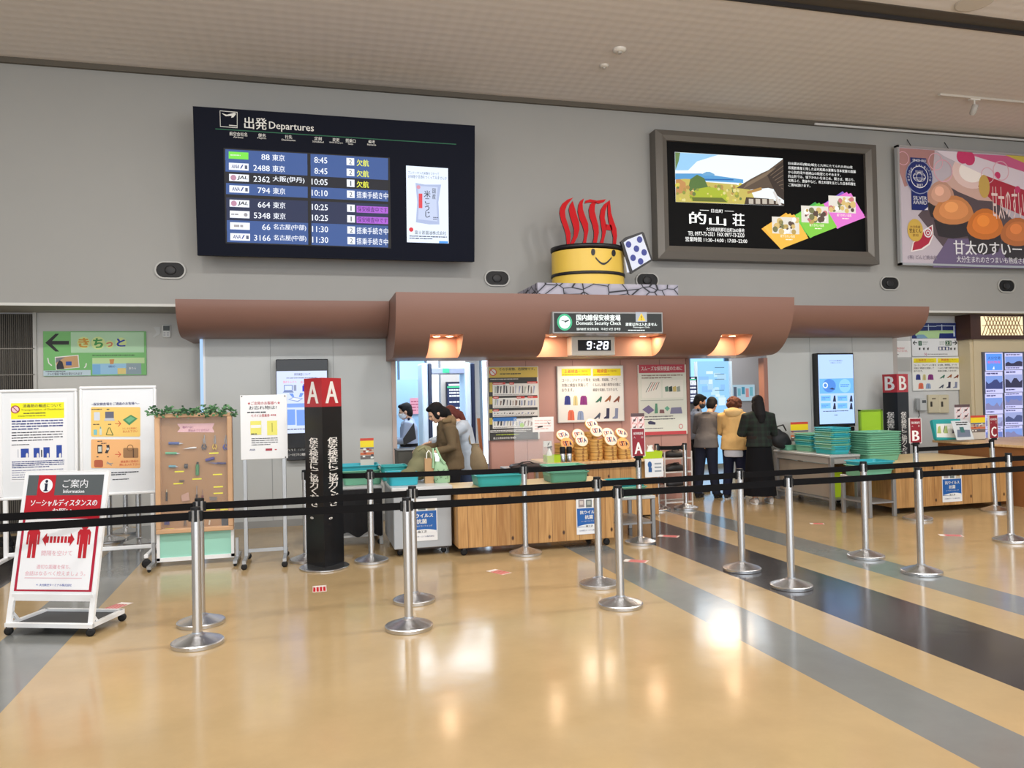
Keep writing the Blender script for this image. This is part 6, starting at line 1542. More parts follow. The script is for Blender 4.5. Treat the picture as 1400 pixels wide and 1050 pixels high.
def steamers(cx, y, n, nm, lid=None, dim=False, tilt=1.05, yaw=0.0, roll=0.0, base=.79):
    x = AT(*g(cx, 440), y).x
    for k in range(n):
        pos = ('lowest' if k == 0 else 'topmost' if k == n-1 else order[k]+' from the bottom')
        place(bp_, (x+.003*math.sin(k*2+cx), y, base+SH*k), (0, 0, .06*math.sin(k*5+cx)), pos+' basket of '+nm, 'baskets of '+nm)
    if lid:
        q = AT(*g(*lid), y-.02)
        c_ = Vector((q.x, y-.02, q.z)); R_ = Matrix.Rotation(yaw, 4, 'Z') @ Matrix.Rotation(roll, 4, 'Y') @ Matrix.Rotation(tilt, 4, 'X')
        c_ -= (R_ @ Vector((0, 0, .02)))
        place(lpd if dim else lp_, c_, R_.to_euler(), 'lettered lid leaning on top of '+nm, 'lettered steamer lids')
YF, YK = 9.78, 10.02
steamers(733, YF, 6, 'the tallest front steamer stack', (733, 188))
steamers(603, YF, 4, 'the front steamer stack left of the tallest', (604, 272))
steamers(857, YF, 4, 'the front steamer stack right of the tallest', (858, 265))
steamers(975, YF+.02, 3, 'the rightmost front steamer stack', (966, 300), True)
steamers(478, YF+.04, 2, 'the lowest steamer stack, behind the two barrier posts', (478, 300), True)
steamers(430, YK, 5, 'the leftmost back steamer stack', (441, 226), tilt=.85, roll=-.1)
steamers(575, YK, 5, 'the back steamer stack behind the left front stack', (576, 222))
steamers(690, YK, 8, 'the tallest back steamer stack', (690, 130), tilt=.95)
steamers(830, YK, 6, 'the back steamer stack right of the tallest', (832, 212))
steamers(950, YK, 5, 'the rightmost back steamer stack', (952, 208), tilt=.8, roll=.25)

# ---------------------------------------------------------------- wire rack with black pouches
t_ = thing('wire_rack', 'white wire rack of black pouches behind the pair of posts, left of the right gate', 'rack', (5.12, 10.45, 0)); wr = mat((206, 204, 200), .4)
rx0, rx1, ry0, ry1 = 4.93, 5.36, 10.3, 10.6
for x in (rx0, rx1):
    for y in (ry0, ry1): mb = MB(); mb.tube([(x, y, 0), (x, y, .82)], .012, wr, 8); mb.build('upright', t_)
zs_ = (.08, .30, .52, .72)
for z in zs_:
    mb = MB()
    for y in (ry0, ry1): mb.bar((rx0, y, z), (rx1, y, z), .012, .02, wr)
    for i in range(12): x = rx0+(rx1-rx0)*i/11; mb.bar((x, ry0, z), (x, ry1, z), .005, .006, wr)
    mb.build('shelf', t_)
for z, nm in zip(zs_[1:], ('bottom', 'middle', 'top')):
    b = thing('pouch', 'black pouch on the %s shelf of the wire rack' % nm, 'pouch', (5.15, 10.44, z+.008), 'black pouches on the wire rack'); mb = MB(); rings = []
    for k, dz in ((.85, .009), (1, .03), (.95, .07), (.6, .10), (.15, .11)): rings.append([Vector((5.15+.17*k*math.copysign(abs(math.cos(a))**.5, math.cos(a)), 10.44+.10*k*math.copysign(abs(math.sin(a))**.5, math.sin(a)), z+dz+.01*math.sin(2*a+z*9))) for a in [2*PI*i/20 for i in range(20)]])
    mb.loft(rings, mat((24, 23, 26), .5)); mb.build('body', b)
    q = MB(); q.tube([(5.08, 10.42, z+.10), (5.12, 10.38, z+.125), (5.2, 10.4, z+.125), (5.23, 10.44, z+.10)], .008, mat((16, 16, 18), .5), 6); q.build('strap', b)

# ---------------------------------------------------------------- bags on the cabinet
def blob(pts_r, voxel, m_, name, parent=None, smooth=8, squash=None, **k):
    "closed soft shape made of overlapping ellipsoids and tubes"
    mb = MB()
    for kind_, *a in pts_r:
        if kind_ == 'e': mb.ellipsoid(a[0], a[1], m_, 16, 10, a[2] if len(a) > 2 else None)
        elif kind_ == 't': mb.tube(a[0], a[1], m_, 14)
        elif kind_ == 'l': mb.loft(a[0], m_)
    return remesh(mb, voxel, m_, name, parent, smooth, **k)
def remesh(mb, voxel, m_, name, parent=None, smooth=6, loc=None, **k):
    me = bpy.data.meshes.new('tmp'); o = bpy.data.objects.new('tmp', me); COL.objects.link(o)
    me.from_pydata([tuple(p) for p in mb.v], [], mb.f); me.update()
    r = o.modifiers.new('r', 'REMESH'); r.mode = 'VOXEL'; r.voxel_size = voxel; r.use_smooth_shade = True
    s_ = o.modifiers.new('s', 'SMOOTH'); s_.iterations = smooth; s_.factor = .5
    bpy.context.view_layer.update(); dg = bpy.context.evaluated_depsgraph_get()
    m2 = bpy.data.meshes.new_from_object(o.evaluated_get(dg)); bpy.data.objects.remove(o); bpy.data.meshes.remove(me)
    org = ORG[parent] if parent else Vector(loc or (0, 0, 0))
    m2.transform(Matrix.Translation(-org)); m2.materials.clear(); m2.materials.append(m_); m2.name = name
    m2.polygons.foreach_set('use_smooth', [True]*len(m2.polygons)); m2.polygons.foreach_set('material_index', [0]*len(m2.polygons))
    o = bpy.data.objects.new(name, m2); COL.objects.link(o)
    if parent: o.parent = parent
    else: o.location = org
    ORG[o] = org
    return tag(o, k.get('label'), k.get('cat'), k.get('group'))
zc = .735
olive = mat((126, 124, 92), .8, var=.12, scale=8, bump=.3)
def on(px, py, Y): return AT(px, py, Y)
t_ = thing('backpack', 'olive green backpack slumped on the grey cabinet', 'backpack', on(572, 660, 8.75))
P1, P2, P3 = on(572, 640, 8.75), on(578, 622, 8.8), on(563, 650, 8.65)
blob([('e', (P1.x, 8.78, zc+.14), (.13, .13, .14)), ('e', (P2.x, 8.82, zc+.28), (.12, .12, .13)), ('e', (P3.x-.01, 8.7, zc+.08), (.13, .12, .08)), ('e', (on(585, 630, 8.8).x, 8.85, zc+.2), (.10, .12, .2))], .014, olive, 'body', t_, 10)
mb = MB(); mb.tube([on(571, 616, 8.66), on(580, 611, 8.66), on(588, 622, 8.66), on(590, 640, 8.66)], .016, mat((136, 134, 98), .8), 8); mb.build('shoulder_strap', t_)
t_ = thing('paper_bag', 'brown paper bag with a white handle between the green bags on the grey cabinet', 'bag', (on(587, 655, 8.5).x, 8.5, zc))
x0, x1 = on(581, 645, 8.46).x, on(593, 645, 8.46).x; zt = on(587, 627, 8.46).z
mb = MB(); mb.loft([[Vector((x0, 8.46, zc+.001)), Vector((x1, 8.46, zc+.001)), Vector((x1, 8.58, zc+.001)), Vector((x0, 8.58, zc+.001))], [Vector((x0, 8.46, zt)), Vector((x1, 8.46, zt)), Vector((x1-.01, 8.58, zt)), Vector((x0+.01, 8.58, zt))], [Vector((x0+.006, 8.466, zt)), Vector((x1-.006, 8.466, zt)), Vector((x1-.016, 8.574, zt)), Vector((x0+.016, 8.574, zt))], [Vector((x0+.006, 8.466, zc+.02)), Vector((x1-.006, 8.466, zc+.02)), Vector((x1-.006, 8.574, zc+.02)), Vector((x0+.006, 8.574, zc+.02))]], mat((184, 148, 108), .8), False); mb.build('body', t_)
mb = MB(); mb.tube([(x0+.02, 8.47, zt-.01), (x0+.025, 8.475, zt+.06), ((x0+x1)/2, 8.48, zt+.09), (x1-.025, 8.475, zt+.06), (x1-.02, 8.47, zt-.01)], .006, W_, 8); mb.build('handle', t_)
t_ = thing('tote_bag', 'mint green perforated tote bag standing on the grey cabinet', 'bag', (on(604, 655, 8.5).x, 8.5, zc)); mint = mat((150, 186, 148), .6, var=.05)
a, b = on(594, 650, 8.42).x, on(617, 650, 8.42).x; zt = zc+.17
mb = MB(); rings = []
for k, z in ((.92, zc+.002), (1.02, zc+.05), (1.0, zc+.12), (.82, zc+.19), (.55, zc+.235)):
    cxm = (a+b)/2-.02*(z-zc)/.2; rings.append([Vector((cxm+(b-a)/2*k*math.copysign(abs(math.cos(q))**.6, math.cos(q)), 8.5+.075*k*math.copysign(abs(math.sin(q))**.7, math.sin(q)), z)) for q in [2*PI*i/24 for i in range(24)]])
mb.loft(rings, mint, True, True); mb.build('body', t_)
mb = MB(); mb.tube([on(592, 640, 8.45), on(592.5, 625, 8.45), on(592, 613, 8.45), on(596, 612, 8.45), on(603, 628, 8.45), on(608, 634, 8.45)], [.014, .013, .012, .012, .014, .018], mint, 8); mb.build('handle', t_)
mb = MB(); rnd = random.Random(2)
for i in range(26):
    q = rnd.uniform(PI*1.15, PI*1.9); z = zc+rnd.uniform(.03, .15); c_ = Vector(((a+b)/2-.01+(b-a)/2*1.03*math.copysign(abs(math.cos(q))**.6, math.cos(q)), 8.5-.079*abs(math.sin(q))**.7, z)); mb.ellipsoid(c_, (.005, .003, .005), mat((60, 86, 66), .7), 6, 4)
mb.build('perforation', t_)
t_ = thing('storage_box', 'dark brown grey box behind the blue green tray at the left gate', 'box', (on(556, 640, 9.9).x, 9.9, 0)); x0, x1 = on(544, 630, 9.9).x, on(569, 630, 9.9).x
mb = MB(); mb.box(x0, x1, 9.9, 10.3, 0.0, on(555, 617, 9.9).z, mat((74, 72, 66), .6, var=.05), bev=.006); mb.build('body', t_); mb = MB(); mb.box(x0-.005, x1+.005, 9.895, 10.305, on(555, 617, 9.9).z, on(555, 615.5, 9.9).z, mat((60, 58, 54), .6)); mb.build('lid', t_)
# black bag on the right table
t_ = thing('duffel_bag', 'bulging black bag in the green tray at the right gate', 'bag', (7.22, 10.5, .8)); q0 = on(1066, 600, 10.5)
blk_ = mat((24, 25, 30), .6, bump=.3, scale=14)
blob([('e', (q0.x-.0, 10.5, .92), (.17, .1, .13)), ('e', (q0.x+.05, 10.5, .87), (.15, .1, .1)), ('e', (q0.x-.06, 10.5, 1.0), (.11, .08, .1))], .014, blk_, 'body', t_, 8)
mb = MB(); mb.tube([(q0.x-.12, 10.42, 1.06), (q0.x-.1, 10.4, 1.13), (q0.x, 10.4, 1.15), (q0.x+.06, 10.42, 1.06)], .012, mat((40, 36, 32), .5), 8); mb.build('handle', t_)

# ---------------------------------------------------------------- wall pier with signs at the right
YSG = 11.3
mb = MB(); x0 = AT(1221, 500, YSG).x; x1 = AT(1311, 500, YSG).x; mb.box(x0, x1, YSG, YR+.2, 0, 2.94, mat((202, 204, 204), .55)); structure(mb, 'wall_pier')
g = K(1200, 420, 7.0)
S, pt = poster('direction_sign', 'white wayfinding sign with a dark blue map on top, partly behind the right canopy', (1246.5, 441, 1309, 487), YSG-.03, .03, ppr((226, 230, 234)), ppr((210, 214, 216))); pt['category'] = 'sign'
nv2 = ppr((26, 44, 110)); S.rect(*g(324, 150, 756, 300), nv2, 2); S.poly([g(360, 228), g(600, 220), g(735, 222), g(735, 248), g(640, 250), g(590, 250), g(585, 298), g(430, 298), g(360, 270)], ppr((170, 206, 150)), 3); S.poly([g(370, 264), g(440, 262), g(480, 296), g(372, 298)], ppr((120, 160, 190)), 4)
for x0_, y0_, x1_, y1_ in ((480, 165, 488, 225), (608, 165, 616, 225), (722, 180, 736, 280), (420, 180, 560, 186), (560, 175, 740, 182)): S.rect(*g(x0_, y0_, x1_, y1_), ppr((190, 206, 226)), 4)
S.line([g(338, 341), g(376, 341)], 1, D_, 3); S.line([g(356, 322), g(338, 341), g(356, 360)], 1, D_, 3); S.line([g(714, 341), g(754, 341)], 1, D_, 3); S.line([g(736, 320), g(756, 341), g(736, 362)], 1, D_, 3)
gn = ppr((40, 96, 70)); S.rect(*g(388, 322, 420, 368), gn, 3); S.text('1', *g(400, 328, 408, 362), W_, 4, 0); S.rect(*g(646, 320, 704, 368), gn, 3); S.text('23', *g(652, 326, 698, 362), W_, 4, .01); S.marks(*g(428, 322, 480, 360), ppr((110, 130, 120)), 3, 3, 3, .3); S.marks(*g(590, 322, 640, 364), ppr((110, 130, 120)), 3, 4, 3, .3)
S.rect(*g(580, 378, 684, 412), ppr((24, 48, 110)), 3)
for i in range(3): S.rect(*g(588+i*32, 384, 608+i*32, 408), W_, 4)
for x in (400, 440, 480, 700, 736): S.poly([g(x-8, 390), g(x+8, 386), g(x+6, 410), g(x-6, 410)], D_, 3)
S.text('N', *g(448, 436, 466, 464), ppr((170, 60, 90)), 3, 0); S.marks(*g(474, 442, 700, 458), ppr((150, 150, 150)), 1, 6, 3); S.build('print', pt)
S, pt = poster('notice_poster', 'white coat and shoe check notice at the right, below the wayfinding sign', (1247.5, 488, 1314, 533.5), YSG-.03, .03, ppr((230, 232, 228)), ppr((210, 212, 210)))
coat_poster(S, lambda *c: tuple((1249+(v-146)*(1311.5-1249)/(570-146)) if i % 2 == 0 else (490+(v-126)*(531-490)/(490-126)) for i, v in enumerate(c)), 0); S.build('print', pt)
S, pt = poster('notice_poster', 'small white notice with red lines above the B pillar', (1220.5, 466, 1245.5, 488.5), YSG-.02, .02, ppr((234, 236, 236)), ppr((214, 216, 216)))
S.rect(*g(152, 336, 172, 366), D_, 2); S.text('お荷物は係員が', *g(156, 384, 256, 404), ppr((200, 60, 60)), 2, .01); S.text('お預かりしております。', *g(150, 410, 284, 430), ppr((200, 60, 60)), 2, .01); S.marks(*g(172, 448, 220, 460), D_, 1, 3, 2); S.build('print', pt)
mb = MB(); p, q = AT(1222, 508, YSG-.004), AT(1244, 490, YSG-.004); mb.box(p.x, q.x, YSG-.006, YSG, p.z, q.z, mat((176, 178, 176), .6)); mb.build('wall_recess_plate', loc=p, label='grey recessed plate under the small white notice above the B pillar', cat='plate')
t_ = thing('wall_phone', 'white telephone on the wall below the wayfinding sign', 'telephone', AT(1260, 553, YSG)); g2 = K(1200, 420, 5.25)
def bx(px0, py0, px1, py1, y0, y1, m_, nm, parent, bev=.01):
    p, q = AT(px0, py1, y0), AT(px1, py0, y0); mb = MB(); mb.box(p.x, q.x, y0, y1, p.z, q.z, m_, bev=bev); return mb.build(nm, parent)
bx(1255, 544, 1267, 562, YSG-.07, YSG, mat((196, 200, 200), .4), 'body', t_); bx(1254, 545, 1258.5, 561, YSG-.10, YSG-.06, mat((150, 154, 156), .4), 'handset', t_); bx(1261, 547, 1266, 551, YSG-.074, YSG-.07, mat((80, 86, 90), .4), 'display', t_, 0)
mb = MB(); mb.tube([AT(1256, 562, YSG-.06), AT(1257, 568, YSG-.05), AT(1255, 573, YSG-.04), AT(1259, 575, YSG-.03)], .008, mat((70, 70, 72), .6), 6); mb.build('cord', t_)
for x0_, x1_, nm in ((1270.3, 1284.2, 'left'), (1285, 1297.5, 'right')):
    t_ = thing('switch_box', nm+' of two cream boxes on the wall beside the telephone', 'switch box', AT((x0_+x1_)/2, 552, YSG), 'cream wall boxes'); bx(x0_, 539.5, x1_, 565, YSG-.05, YSG, mat((206, 198, 170), .45), 'cover', t_); bx(x0_+2.2, 549, x0_+4.4, 556, YSG-.056, YSG-.05, mat((50, 46, 40), .4), 'latch', t_, 0); bx(x0_+4, 544, x0_+9, 546, YSG-.0515, YSG-.05, mat((120, 110, 90), .4), 'caption', t_, 0)
# lit brochure wall on the shop front
t_ = thing('lit_display', 'bluish lit panel of travel pictures on the cream shop front at the right edge', 'display', AT(1390, 540, 10.98)); S = Sheet(AT(1390, 540, 10.965), XF, ZF); A = S.box_uv(1345.5, 481, 1400, 603); p, q = S.at(A[0], A[1]), S.at(A[2], A[3])
mb = MB(); mb.box(p.x, q.x+1.2, 10.966, 10.998, p.z, q.z, mat((84, 88, 104), .4)); mb.build('frame', t_); rnd = random.Random(4); g = K(1200, 420, 5.25)
def cell(x0_, y0_, x1_, y1_, k):
    S.mb = MB(); S.rect(*g(x0_, y0_, x1_, y1_), ink((206, 206, 255), .95), 1)
    if k == 0: S.rect(*g(x0_+6, y0_+8, x1_-6, y1_-6), ink((90, 150, 246), 1), 2); S.text('大分空港', *g(x0_+16, y0_+28, x1_-18, y0_+50), ink((60, 90, 170)), 3, .01); S.text('観光情報', *g(x0_+16, y0_+58, x1_-18, y0_+78), ink((226, 90, 150), 1), 3, .01); S.poly([g(x0_+50, y0_+120), g(x0_+62, y0_+96), g(x0_+66, y0_+120)], ink((240, 246, 255), 1), 3)
    else:
        h = y1_-y0_; S.rect(*g(x0_+3, y0_+h*.2, x1_-3, y0_+h*.8), ink(rnd.choice([(130, 160, 230), (160, 170, 220), (110, 130, 200)]), .9), 2)
        pts = [g(x0_+3, y0_+h*.8)]+[g(x0_+3+(x1_-x0_-6)*i/6, y0_+h*rnd.uniform(.35, .65)) for i in range(7)]+[g(x1_-3, y0_+h*.8)]; S.poly(pts, ink(rnd.choice([(70, 80, 140), (90, 100, 150), (150, 150, 200), (60, 60, 90)]), .7), 3)
        S.marks(*g(x0_+8, y0_+4, x1_-10, y0_+h*.16), ink((90, 90, 150)), 1, int(y0_), 2); S.marks(*g(x0_+8, y0_+h*.84, x1_-10, y0_+h*.95), ink((90, 90, 150)), 1, int(y0_)+1, 2)
    S.build('picture', t_)
for j, (x0_, x1_) in enumerate(((772, 898), (912, 1040))):
    ys = (326, 462, 622, 770, 880, 960) if j == 0 else (330, 452, 612, 730, 850, 960)
    for i, (a, b) in enumerate(zip(ys, ys[1:])): cell(x0_, a, x1_, b-4, 0 if (i == 0 and j == 0) else 1)
# things on the desk at the right
t_ = thing('tray', 'teal tray tipped up on the desk at the right, showing pictures of bags and shoes', 'tray', (9.6, 9.7, .85)); S = Sheet(AT(1303, 588, 9.66), XF, (0, .25, 1)); A = S.box_uv(1277, 573, 1316, 601)
mb = MB(); P_ = [S.at(A[0]+a, A[1]+b) for a, b in ((.02, 0), (A[2]-A[0]-.02, 0), (A[2]-A[0], .02), (A[2]-A[0], A[3]-A[1]), (.02, A[3]-A[1]), (0, A[3]-A[1]-.02), (0, .02))]; mb.slab(P_, -S.n*.05, TEAL); mb.build('shell', t_)
g = K(1200, 420, 5.25); S.poly([g(420, 838), g(664, 832), g(672, 938), g(424, 934)], W_, 1)
for cx_, c_ in ((440, (176, 190, 110)), (488, (170, 190, 120)), (548, (90, 80, 100)), (620, (110, 130, 150))): S.poly([g(cx_-14, 905), g(cx_-8, 860), g(cx_+8, 850), g(cx_+16, 905)], ppr(c_), 2)
S.line([g(470, 900), g(482, 850)], .8, D_, 2); S.build('print', t_)
t_ = thing('pamphlet', 'grey white pamphlet leaning at the right of the tipped teal tray', 'pamphlet', (9.9, 9.6, .85)); S = Sheet(AT(1316, 590, 9.5), XF, (0, .35, 1)); A = S.box_uv(1304, 575, 1328, 601.5); mb = MB(); mb.slab([S.at(A[0], A[1]), S.at(A[2], A[1]), S.at(A[2], A[3]), S.at(A[0], A[3])], -S.n*.006, mat((206, 212, 216), .4)); mb.build('sheet', t_)
S.marks(*g(560, 820, 650, 850), D_, 2, 3, 1); S.poly([g(570, 880), g(660, 880), g(668, 930), g(572, 934)], ppr((110, 120, 140)), 1); S.rect(*g(590, 860, 620, 900), ppr((60, 110, 110)), 2); S.build('print', t_)

# ---------------------------------------------------------------- inside: detector gate, flight screens, glass board
t_ = thing('detector_gate', 'walk through metal detector gate seen through the left opening', 'gate', (2.6, 12.4, 0)); wg = mat((206, 226, 246), .35); ng = mat((26, 40, 70), .4); YG = 12.4
for a, b, nm in ((578, 592, 'post'), (637, 651, 'post')):
    x0, x1 = AT(a, 560, YG).x, AT(b, 560, YG).x; mb = MB(); mb.box(x0, x0+(x1-x0)*.55, YG, YG+.55, 0, 2.25, wg, bev=.02); mb.build(nm, t_); mb = MB(); mb.box(x0+(x1-x0)*.55, x1, YG+.03, YG+.5, 0, 2.25, ng, bev=.02); mb.build('edge', t_)
x0, x1 = AT(589, 505, YG).x, AT(641, 505, YG).x; p, q = AT(600, 511, YG), AT(600, 503, YG); mb = MB(); mb.box(x0, x1, YG+.05, YG+.5, p.z, q.z, mat((150, 160, 190), .4), bev=.01); mb.build('header', t_)
p, q = AT(606, 509.5, YG), AT(614.5, 503.5, YG); mb = MB(); mb.box(p.x, q.x, YG+.03, YG+.05, p.z, q.z, ink((60, 206, 150), 1.5)); mb.build('lamp', t_)
def flight_list(box, Y, label, seed):
    t_ = thing('flight_screen', label, 'screen', AT((box[0]+box[2])/2, (box[1]+box[3])/2, Y)); S = Sheet(t_.location, XF, ZF); A = S.box_uv(*box); p, q = S.at(A[0], A[1]), S.at(A[2], A[3]); mb = MB(); mb.box(p.x, q.x, Y+.001, Y+.08, p.z, q.z, mat((16, 22, 40), .3)); mb.build('housing', t_)
    S.ruv(A[0]+.02, A[1]+.02, A[2]-.02, A[3]-.02, ink((26, 46, 100), .7), 1); w2 = A[2]-A[0]; h2 = A[3]-A[1]
    S.ruv(A[0]+.02, A[3]-h2*.12, A[2]-.02, A[3]-h2*.09, ink((60, 200, 140), 1.2), 2); S.ruv(A[0]+.05, A[3]-h2*.08, A[0]+w2*.7, A[3]-h2*.04, WE, 2)
    rnd = random.Random(seed)
    for f in (.16, .22, .28, .40, .52, .58, .70, .80, .88):
        a = A[0]+w2*.15
        while a < A[0]+w2*.92: d_ = w2*rnd.uniform(.06, .2); S.ruv(a, A[3]-h2*f-.02, min(a+d_*.85, A[2]-.04), A[3]-h2*f+.012, WE, 2); a += d_
    S.build('display', t_)
flight_list((610.5, 522, 637, 590), 15.0, 'dark blue flight list screen seen through the left opening', 3)
flight_list((942, 515, 953.5, 552), 13.0, 'dark blue flight list screen at the left edge of the right opening', 5)
q = MB(); c_ = AT(948, 552, 13.05); q.box(c_.x-.04, c_.x+.04, 13.08, 13.14, 0, c_.z+.3, mat((120, 124, 130), .5)); q.build('stand_pole', [o for o in COL.objects if o.name.startswith('flight_screen') and o.parent is None][-1])
t_ = thing('screen_post', 'grey column carrying the flight list screen behind the left opening', 'column', (AT(618, 600, 15.1).x, 15.1, 0)); x0, x1 = AT(603, 540, 15.1).x, AT(637, 540, 15.1).x; mb = MB(); mb.box(x0, x1, 15.09, 15.4, 0, 2.95, mat((176, 168, 164), .7)); mb.build('shaft', t_)
t_ = thing('glass_board', 'pale blue lit glass board with papers behind the people at the right opening', 'board', (7.6, 14.2, 0)); YGB = 13.4; S = Sheet(AT(980, 540, YGB-.01), XF, ZF); A = S.box_uv(953.5, 494, 997, 560); p, q = S.at(A[0], A[1]), S.at(A[2], A[3])
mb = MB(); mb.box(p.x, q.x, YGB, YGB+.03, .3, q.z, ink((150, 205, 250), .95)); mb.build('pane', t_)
rnd = random.Random(6)
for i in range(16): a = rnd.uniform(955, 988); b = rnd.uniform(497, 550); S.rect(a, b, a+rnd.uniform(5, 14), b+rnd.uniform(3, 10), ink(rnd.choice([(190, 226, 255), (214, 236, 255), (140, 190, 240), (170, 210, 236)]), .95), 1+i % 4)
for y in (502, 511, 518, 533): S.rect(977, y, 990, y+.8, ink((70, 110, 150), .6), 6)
S.build('papers', t_)
mb = MB(); p, q = AT(953, 560, YGB), AT(998.5, 494, YGB)
for x in (p.x, q.x): mb.box(x-.02, x+.02, YGB-.02, YGB+.04, 0, q.z, mat((220, 232, 240), .4))
mb.build('frame', t_)
mb = MB(); p, q = AT(1001, 530, 14.4), AT(1028, 491, 14.4); mb.box(p.x, q.x+.2, 14.4, 14.5, 0, 2.95, mat((160, 152, 150), .7)); structure(mb, 'wall_inner_back')
t_ = thing('picture_board', 'pale board with small pictures on the inner wall behind the curly haired person', 'board', AT(1013, 532, 14.38)); S = Sheet(AT(1013, 535, 14.37), XF, ZF); A = S.box_uv(1001.5, 526, 1032, 548); p, q = S.at(A[0], A[1]), S.at(A[2], A[3]); mb = MB(); mb.box(p.x, q.x, 14.371, 14.4, p.z, q.z, ink((190, 220, 236), .6)); mb.build('backing', t_)
for i, a in enumerate((1003, 1008.5, 1014, 1019.5, 1025)): S.mb = MB(); S.rect(a, 529+i % 2*2, a+4.2, 543-i % 3*2, ink(((90, 100, 120), (120, 190, 206), (70, 150, 180), (214, 150, 150), (120, 190, 206))[i], .6), 1); S.build('picture', t_)
t_ = thing('notice_poster', 'pink notice on the window behind the uniformed person at the left opening', 'poster', AT(569, 555, 14.0)); S = Sheet(AT(569, 555, 13.98), XF, ZF); A = S.box_uv(561, 544, 574, 566); p, q = S.at(A[0], A[1]), S.at(A[2], A[3]); mb = MB(); mb.box(p.x, q.x, 13.981, 14.0, p.z, q.z, ink((236, 170, 196), .8)); mb.build('sheet', t_); S.marks(562, 547, 573, 563, ink((200, 90, 130), .6), 4, 3, 1, .4); S.build('print', t_)
t_ = thing('room_divider', 'pale blue panel partition behind the uniformed person at the left opening', 'partition', (1.4, 14.02, 0)); x0, x1 = AT(541, 560, 14.02).x, AT(576, 560, 14.02).x; mb = MB(); mb.box(x0, x1, 14.02, 14.06, .0, AT(560, 519, 14.02).z, mat((150, 190, 226), .5)); mb.build('panel', t_)
t_ = thing('wooden_stand', 'slim wooden stand leaning at the right side of the left opening', 'stand', (AT(657, 620, 11.2).x, 11.2, 0)); mb = MB(); mb.bar(AT(654, 572, 11.3), AT(660, 640, 11.2), .04, .03, mat((170, 104, 60), .5)); p = AT(660, 640, 11.2); mb.bar(p, (p.x+.05, 11.2, 0), .04, .03, mat((170, 104, 60), .5)); mb.build('bar', t_)

# ---------------------------------------------------------------- ceiling fittings
def disc_thing(name, px, py, label, cat, r_, h, m_):
    p = FL(px, py, ZC); t_ = thing(name, label, cat, (p.x, p.y, ZC)); mb = MB(); mb.lathe([(r_*.6, ZC-h), (r_, ZC-h*.6), (r_, ZC-.001)], (p.x, p.y, 0), m_, 20); mb.build('body', t_)
    q = MB(); q.lathe([(r_*.3, ZC-h-.02), (r_*.35, ZC-h)], (p.x, p.y, 0), mat((180, 176, 168), .4), 14); q.build('sensor', t_)
disc_thing('smoke_detector', 847, 67, 'white smoke detector on the ceiling above the hot tub figure', 'smoke detector', .085, .04, mat((226, 222, 214), .4)); disc_thing('sprinkler', 826, 89, 'small sprinkler head on the ceiling below the smoke detector', 'sprinkler', .06, .03, mat((220, 214, 204), .4))
p = FL(1332, 3, ZC); t_ = thing('ceiling_speaker', 'dark round ceiling speaker at the top right edge', 'speaker', (p.x, p.y, ZC)); mb = MB(); mb.lathe([(.12, ZC-.012), (.17, ZC-.01), (.18, ZC-.001)], (p.x, p.y, 0), mat((110, 100, 94), .5), 28); mb.build('grille', t_); q = MB(); q.lathe([(.182, ZC-.014), (.20, ZC-.012), (.2, ZC-.0005)], (p.x, p.y, 0), mat((206, 198, 186), .5), 28); q.build('rim', t_)
a, b = FL(1284, 128, ZC), FL(1400, 138, ZC); t_ = thing('lamp_track', 'ceiling track with a small white spotlight at the upper right', 'track light', ((a.x+1.0), a.y, ZC))
mb = MB(); mb.box(a.x, a.x+2.6, a.y-.02, a.y+.02, ZC-.03, ZC-.0005, mat((206, 200, 190), .4)); mb.build('track', t_); p = FL(1332, 133, ZC)
mb = MB(); mb.box(p.x-.09, p.x+.09, p.y-.025, p.y+.025, ZC-.05, ZC-.03, mat((226, 222, 214), .4)); mb.build('adapter', t_); mb = MB(); mb.tube([(p.x, p.y, ZC-.05), (p.x, p.y, ZC-.12)], .012, mat((226, 222, 214), .4), 8); mb.lathe([(.03, -.09), (.045, -.06), (.045, .06), (.03, .07)], (p.x+.01, p.y+.02, ZC-.17), mat((180, 176, 170), .35), 16, M=Matrix.Rotation(.5, 4, 'X')); mb.build('spotlight', t_)
# folded trolley behind the left notice board
t_ = thing('folded_trolley', 'black folded trolley on the floor behind the left notice board', 'trolley', (-3.6, 10.2, 0)); mb = MB(); mb.box(-3.85, -3.35, 10.0, 10.4, .08, .14, BLK, bev=.01); mb.build('deck', t_)
mb = MB(); mb.tube([(-3.82, 10.02, .14), (-3.78, 10.0, .30), (-3.42, 10.0, .33), (-3.38, 10.02, .14)], .014, BLK, 8); mb.build('handle', t_)
casters(t_, -3.8, -3.4, 10.05, 10.35, .036)
# ================================================================== people
def ellM(M, c, r): return (M @ Vector(c), r, M.to_3x3().to_4x4())
def hand(mb, wr, d, up, m_, curl=.5, side=1):
    "palm, four bent fingers of different lengths and a thumb from the side of the palm"
    d = Vector(d).normalized(); up = Vector(up); s_ = d.cross(up).normalized()*side; up = s_.cross(d).normalized()*side
    wr = Vector(wr)
    M = Matrix((d, s_, up)).transposed().to_4x4()
    mb.ellipsoid(wr+d*.05, (.05, .038, .016), m_, 14, 9, M)
    for k, L_ in enumerate((.068, .078, .073, .056)):
        b = wr+d*.085+s_*(.028-.0185*k); p1 = b+d*L_*.45-up*L_*.12*curl; p2 = p1+d*L_*.33-up*L_*.35*curl; p3 = p2+d*L_*.2-up*L_*.35*curl
        mb.tube([b-d*.03, b, p1, p2, p3], [.0095, .0095, .009, .0085, .0075], m_, 8)
    b = wr+d*.025+s_*.03; mb.tube([b-s_*.012, b+s_*.014+d*.018-up*.008, b+s_*.022+d*.045-up*.016, b+s_*.02+d*.066-up*.022], [.012, .0115, .010, .008], m_, 8)

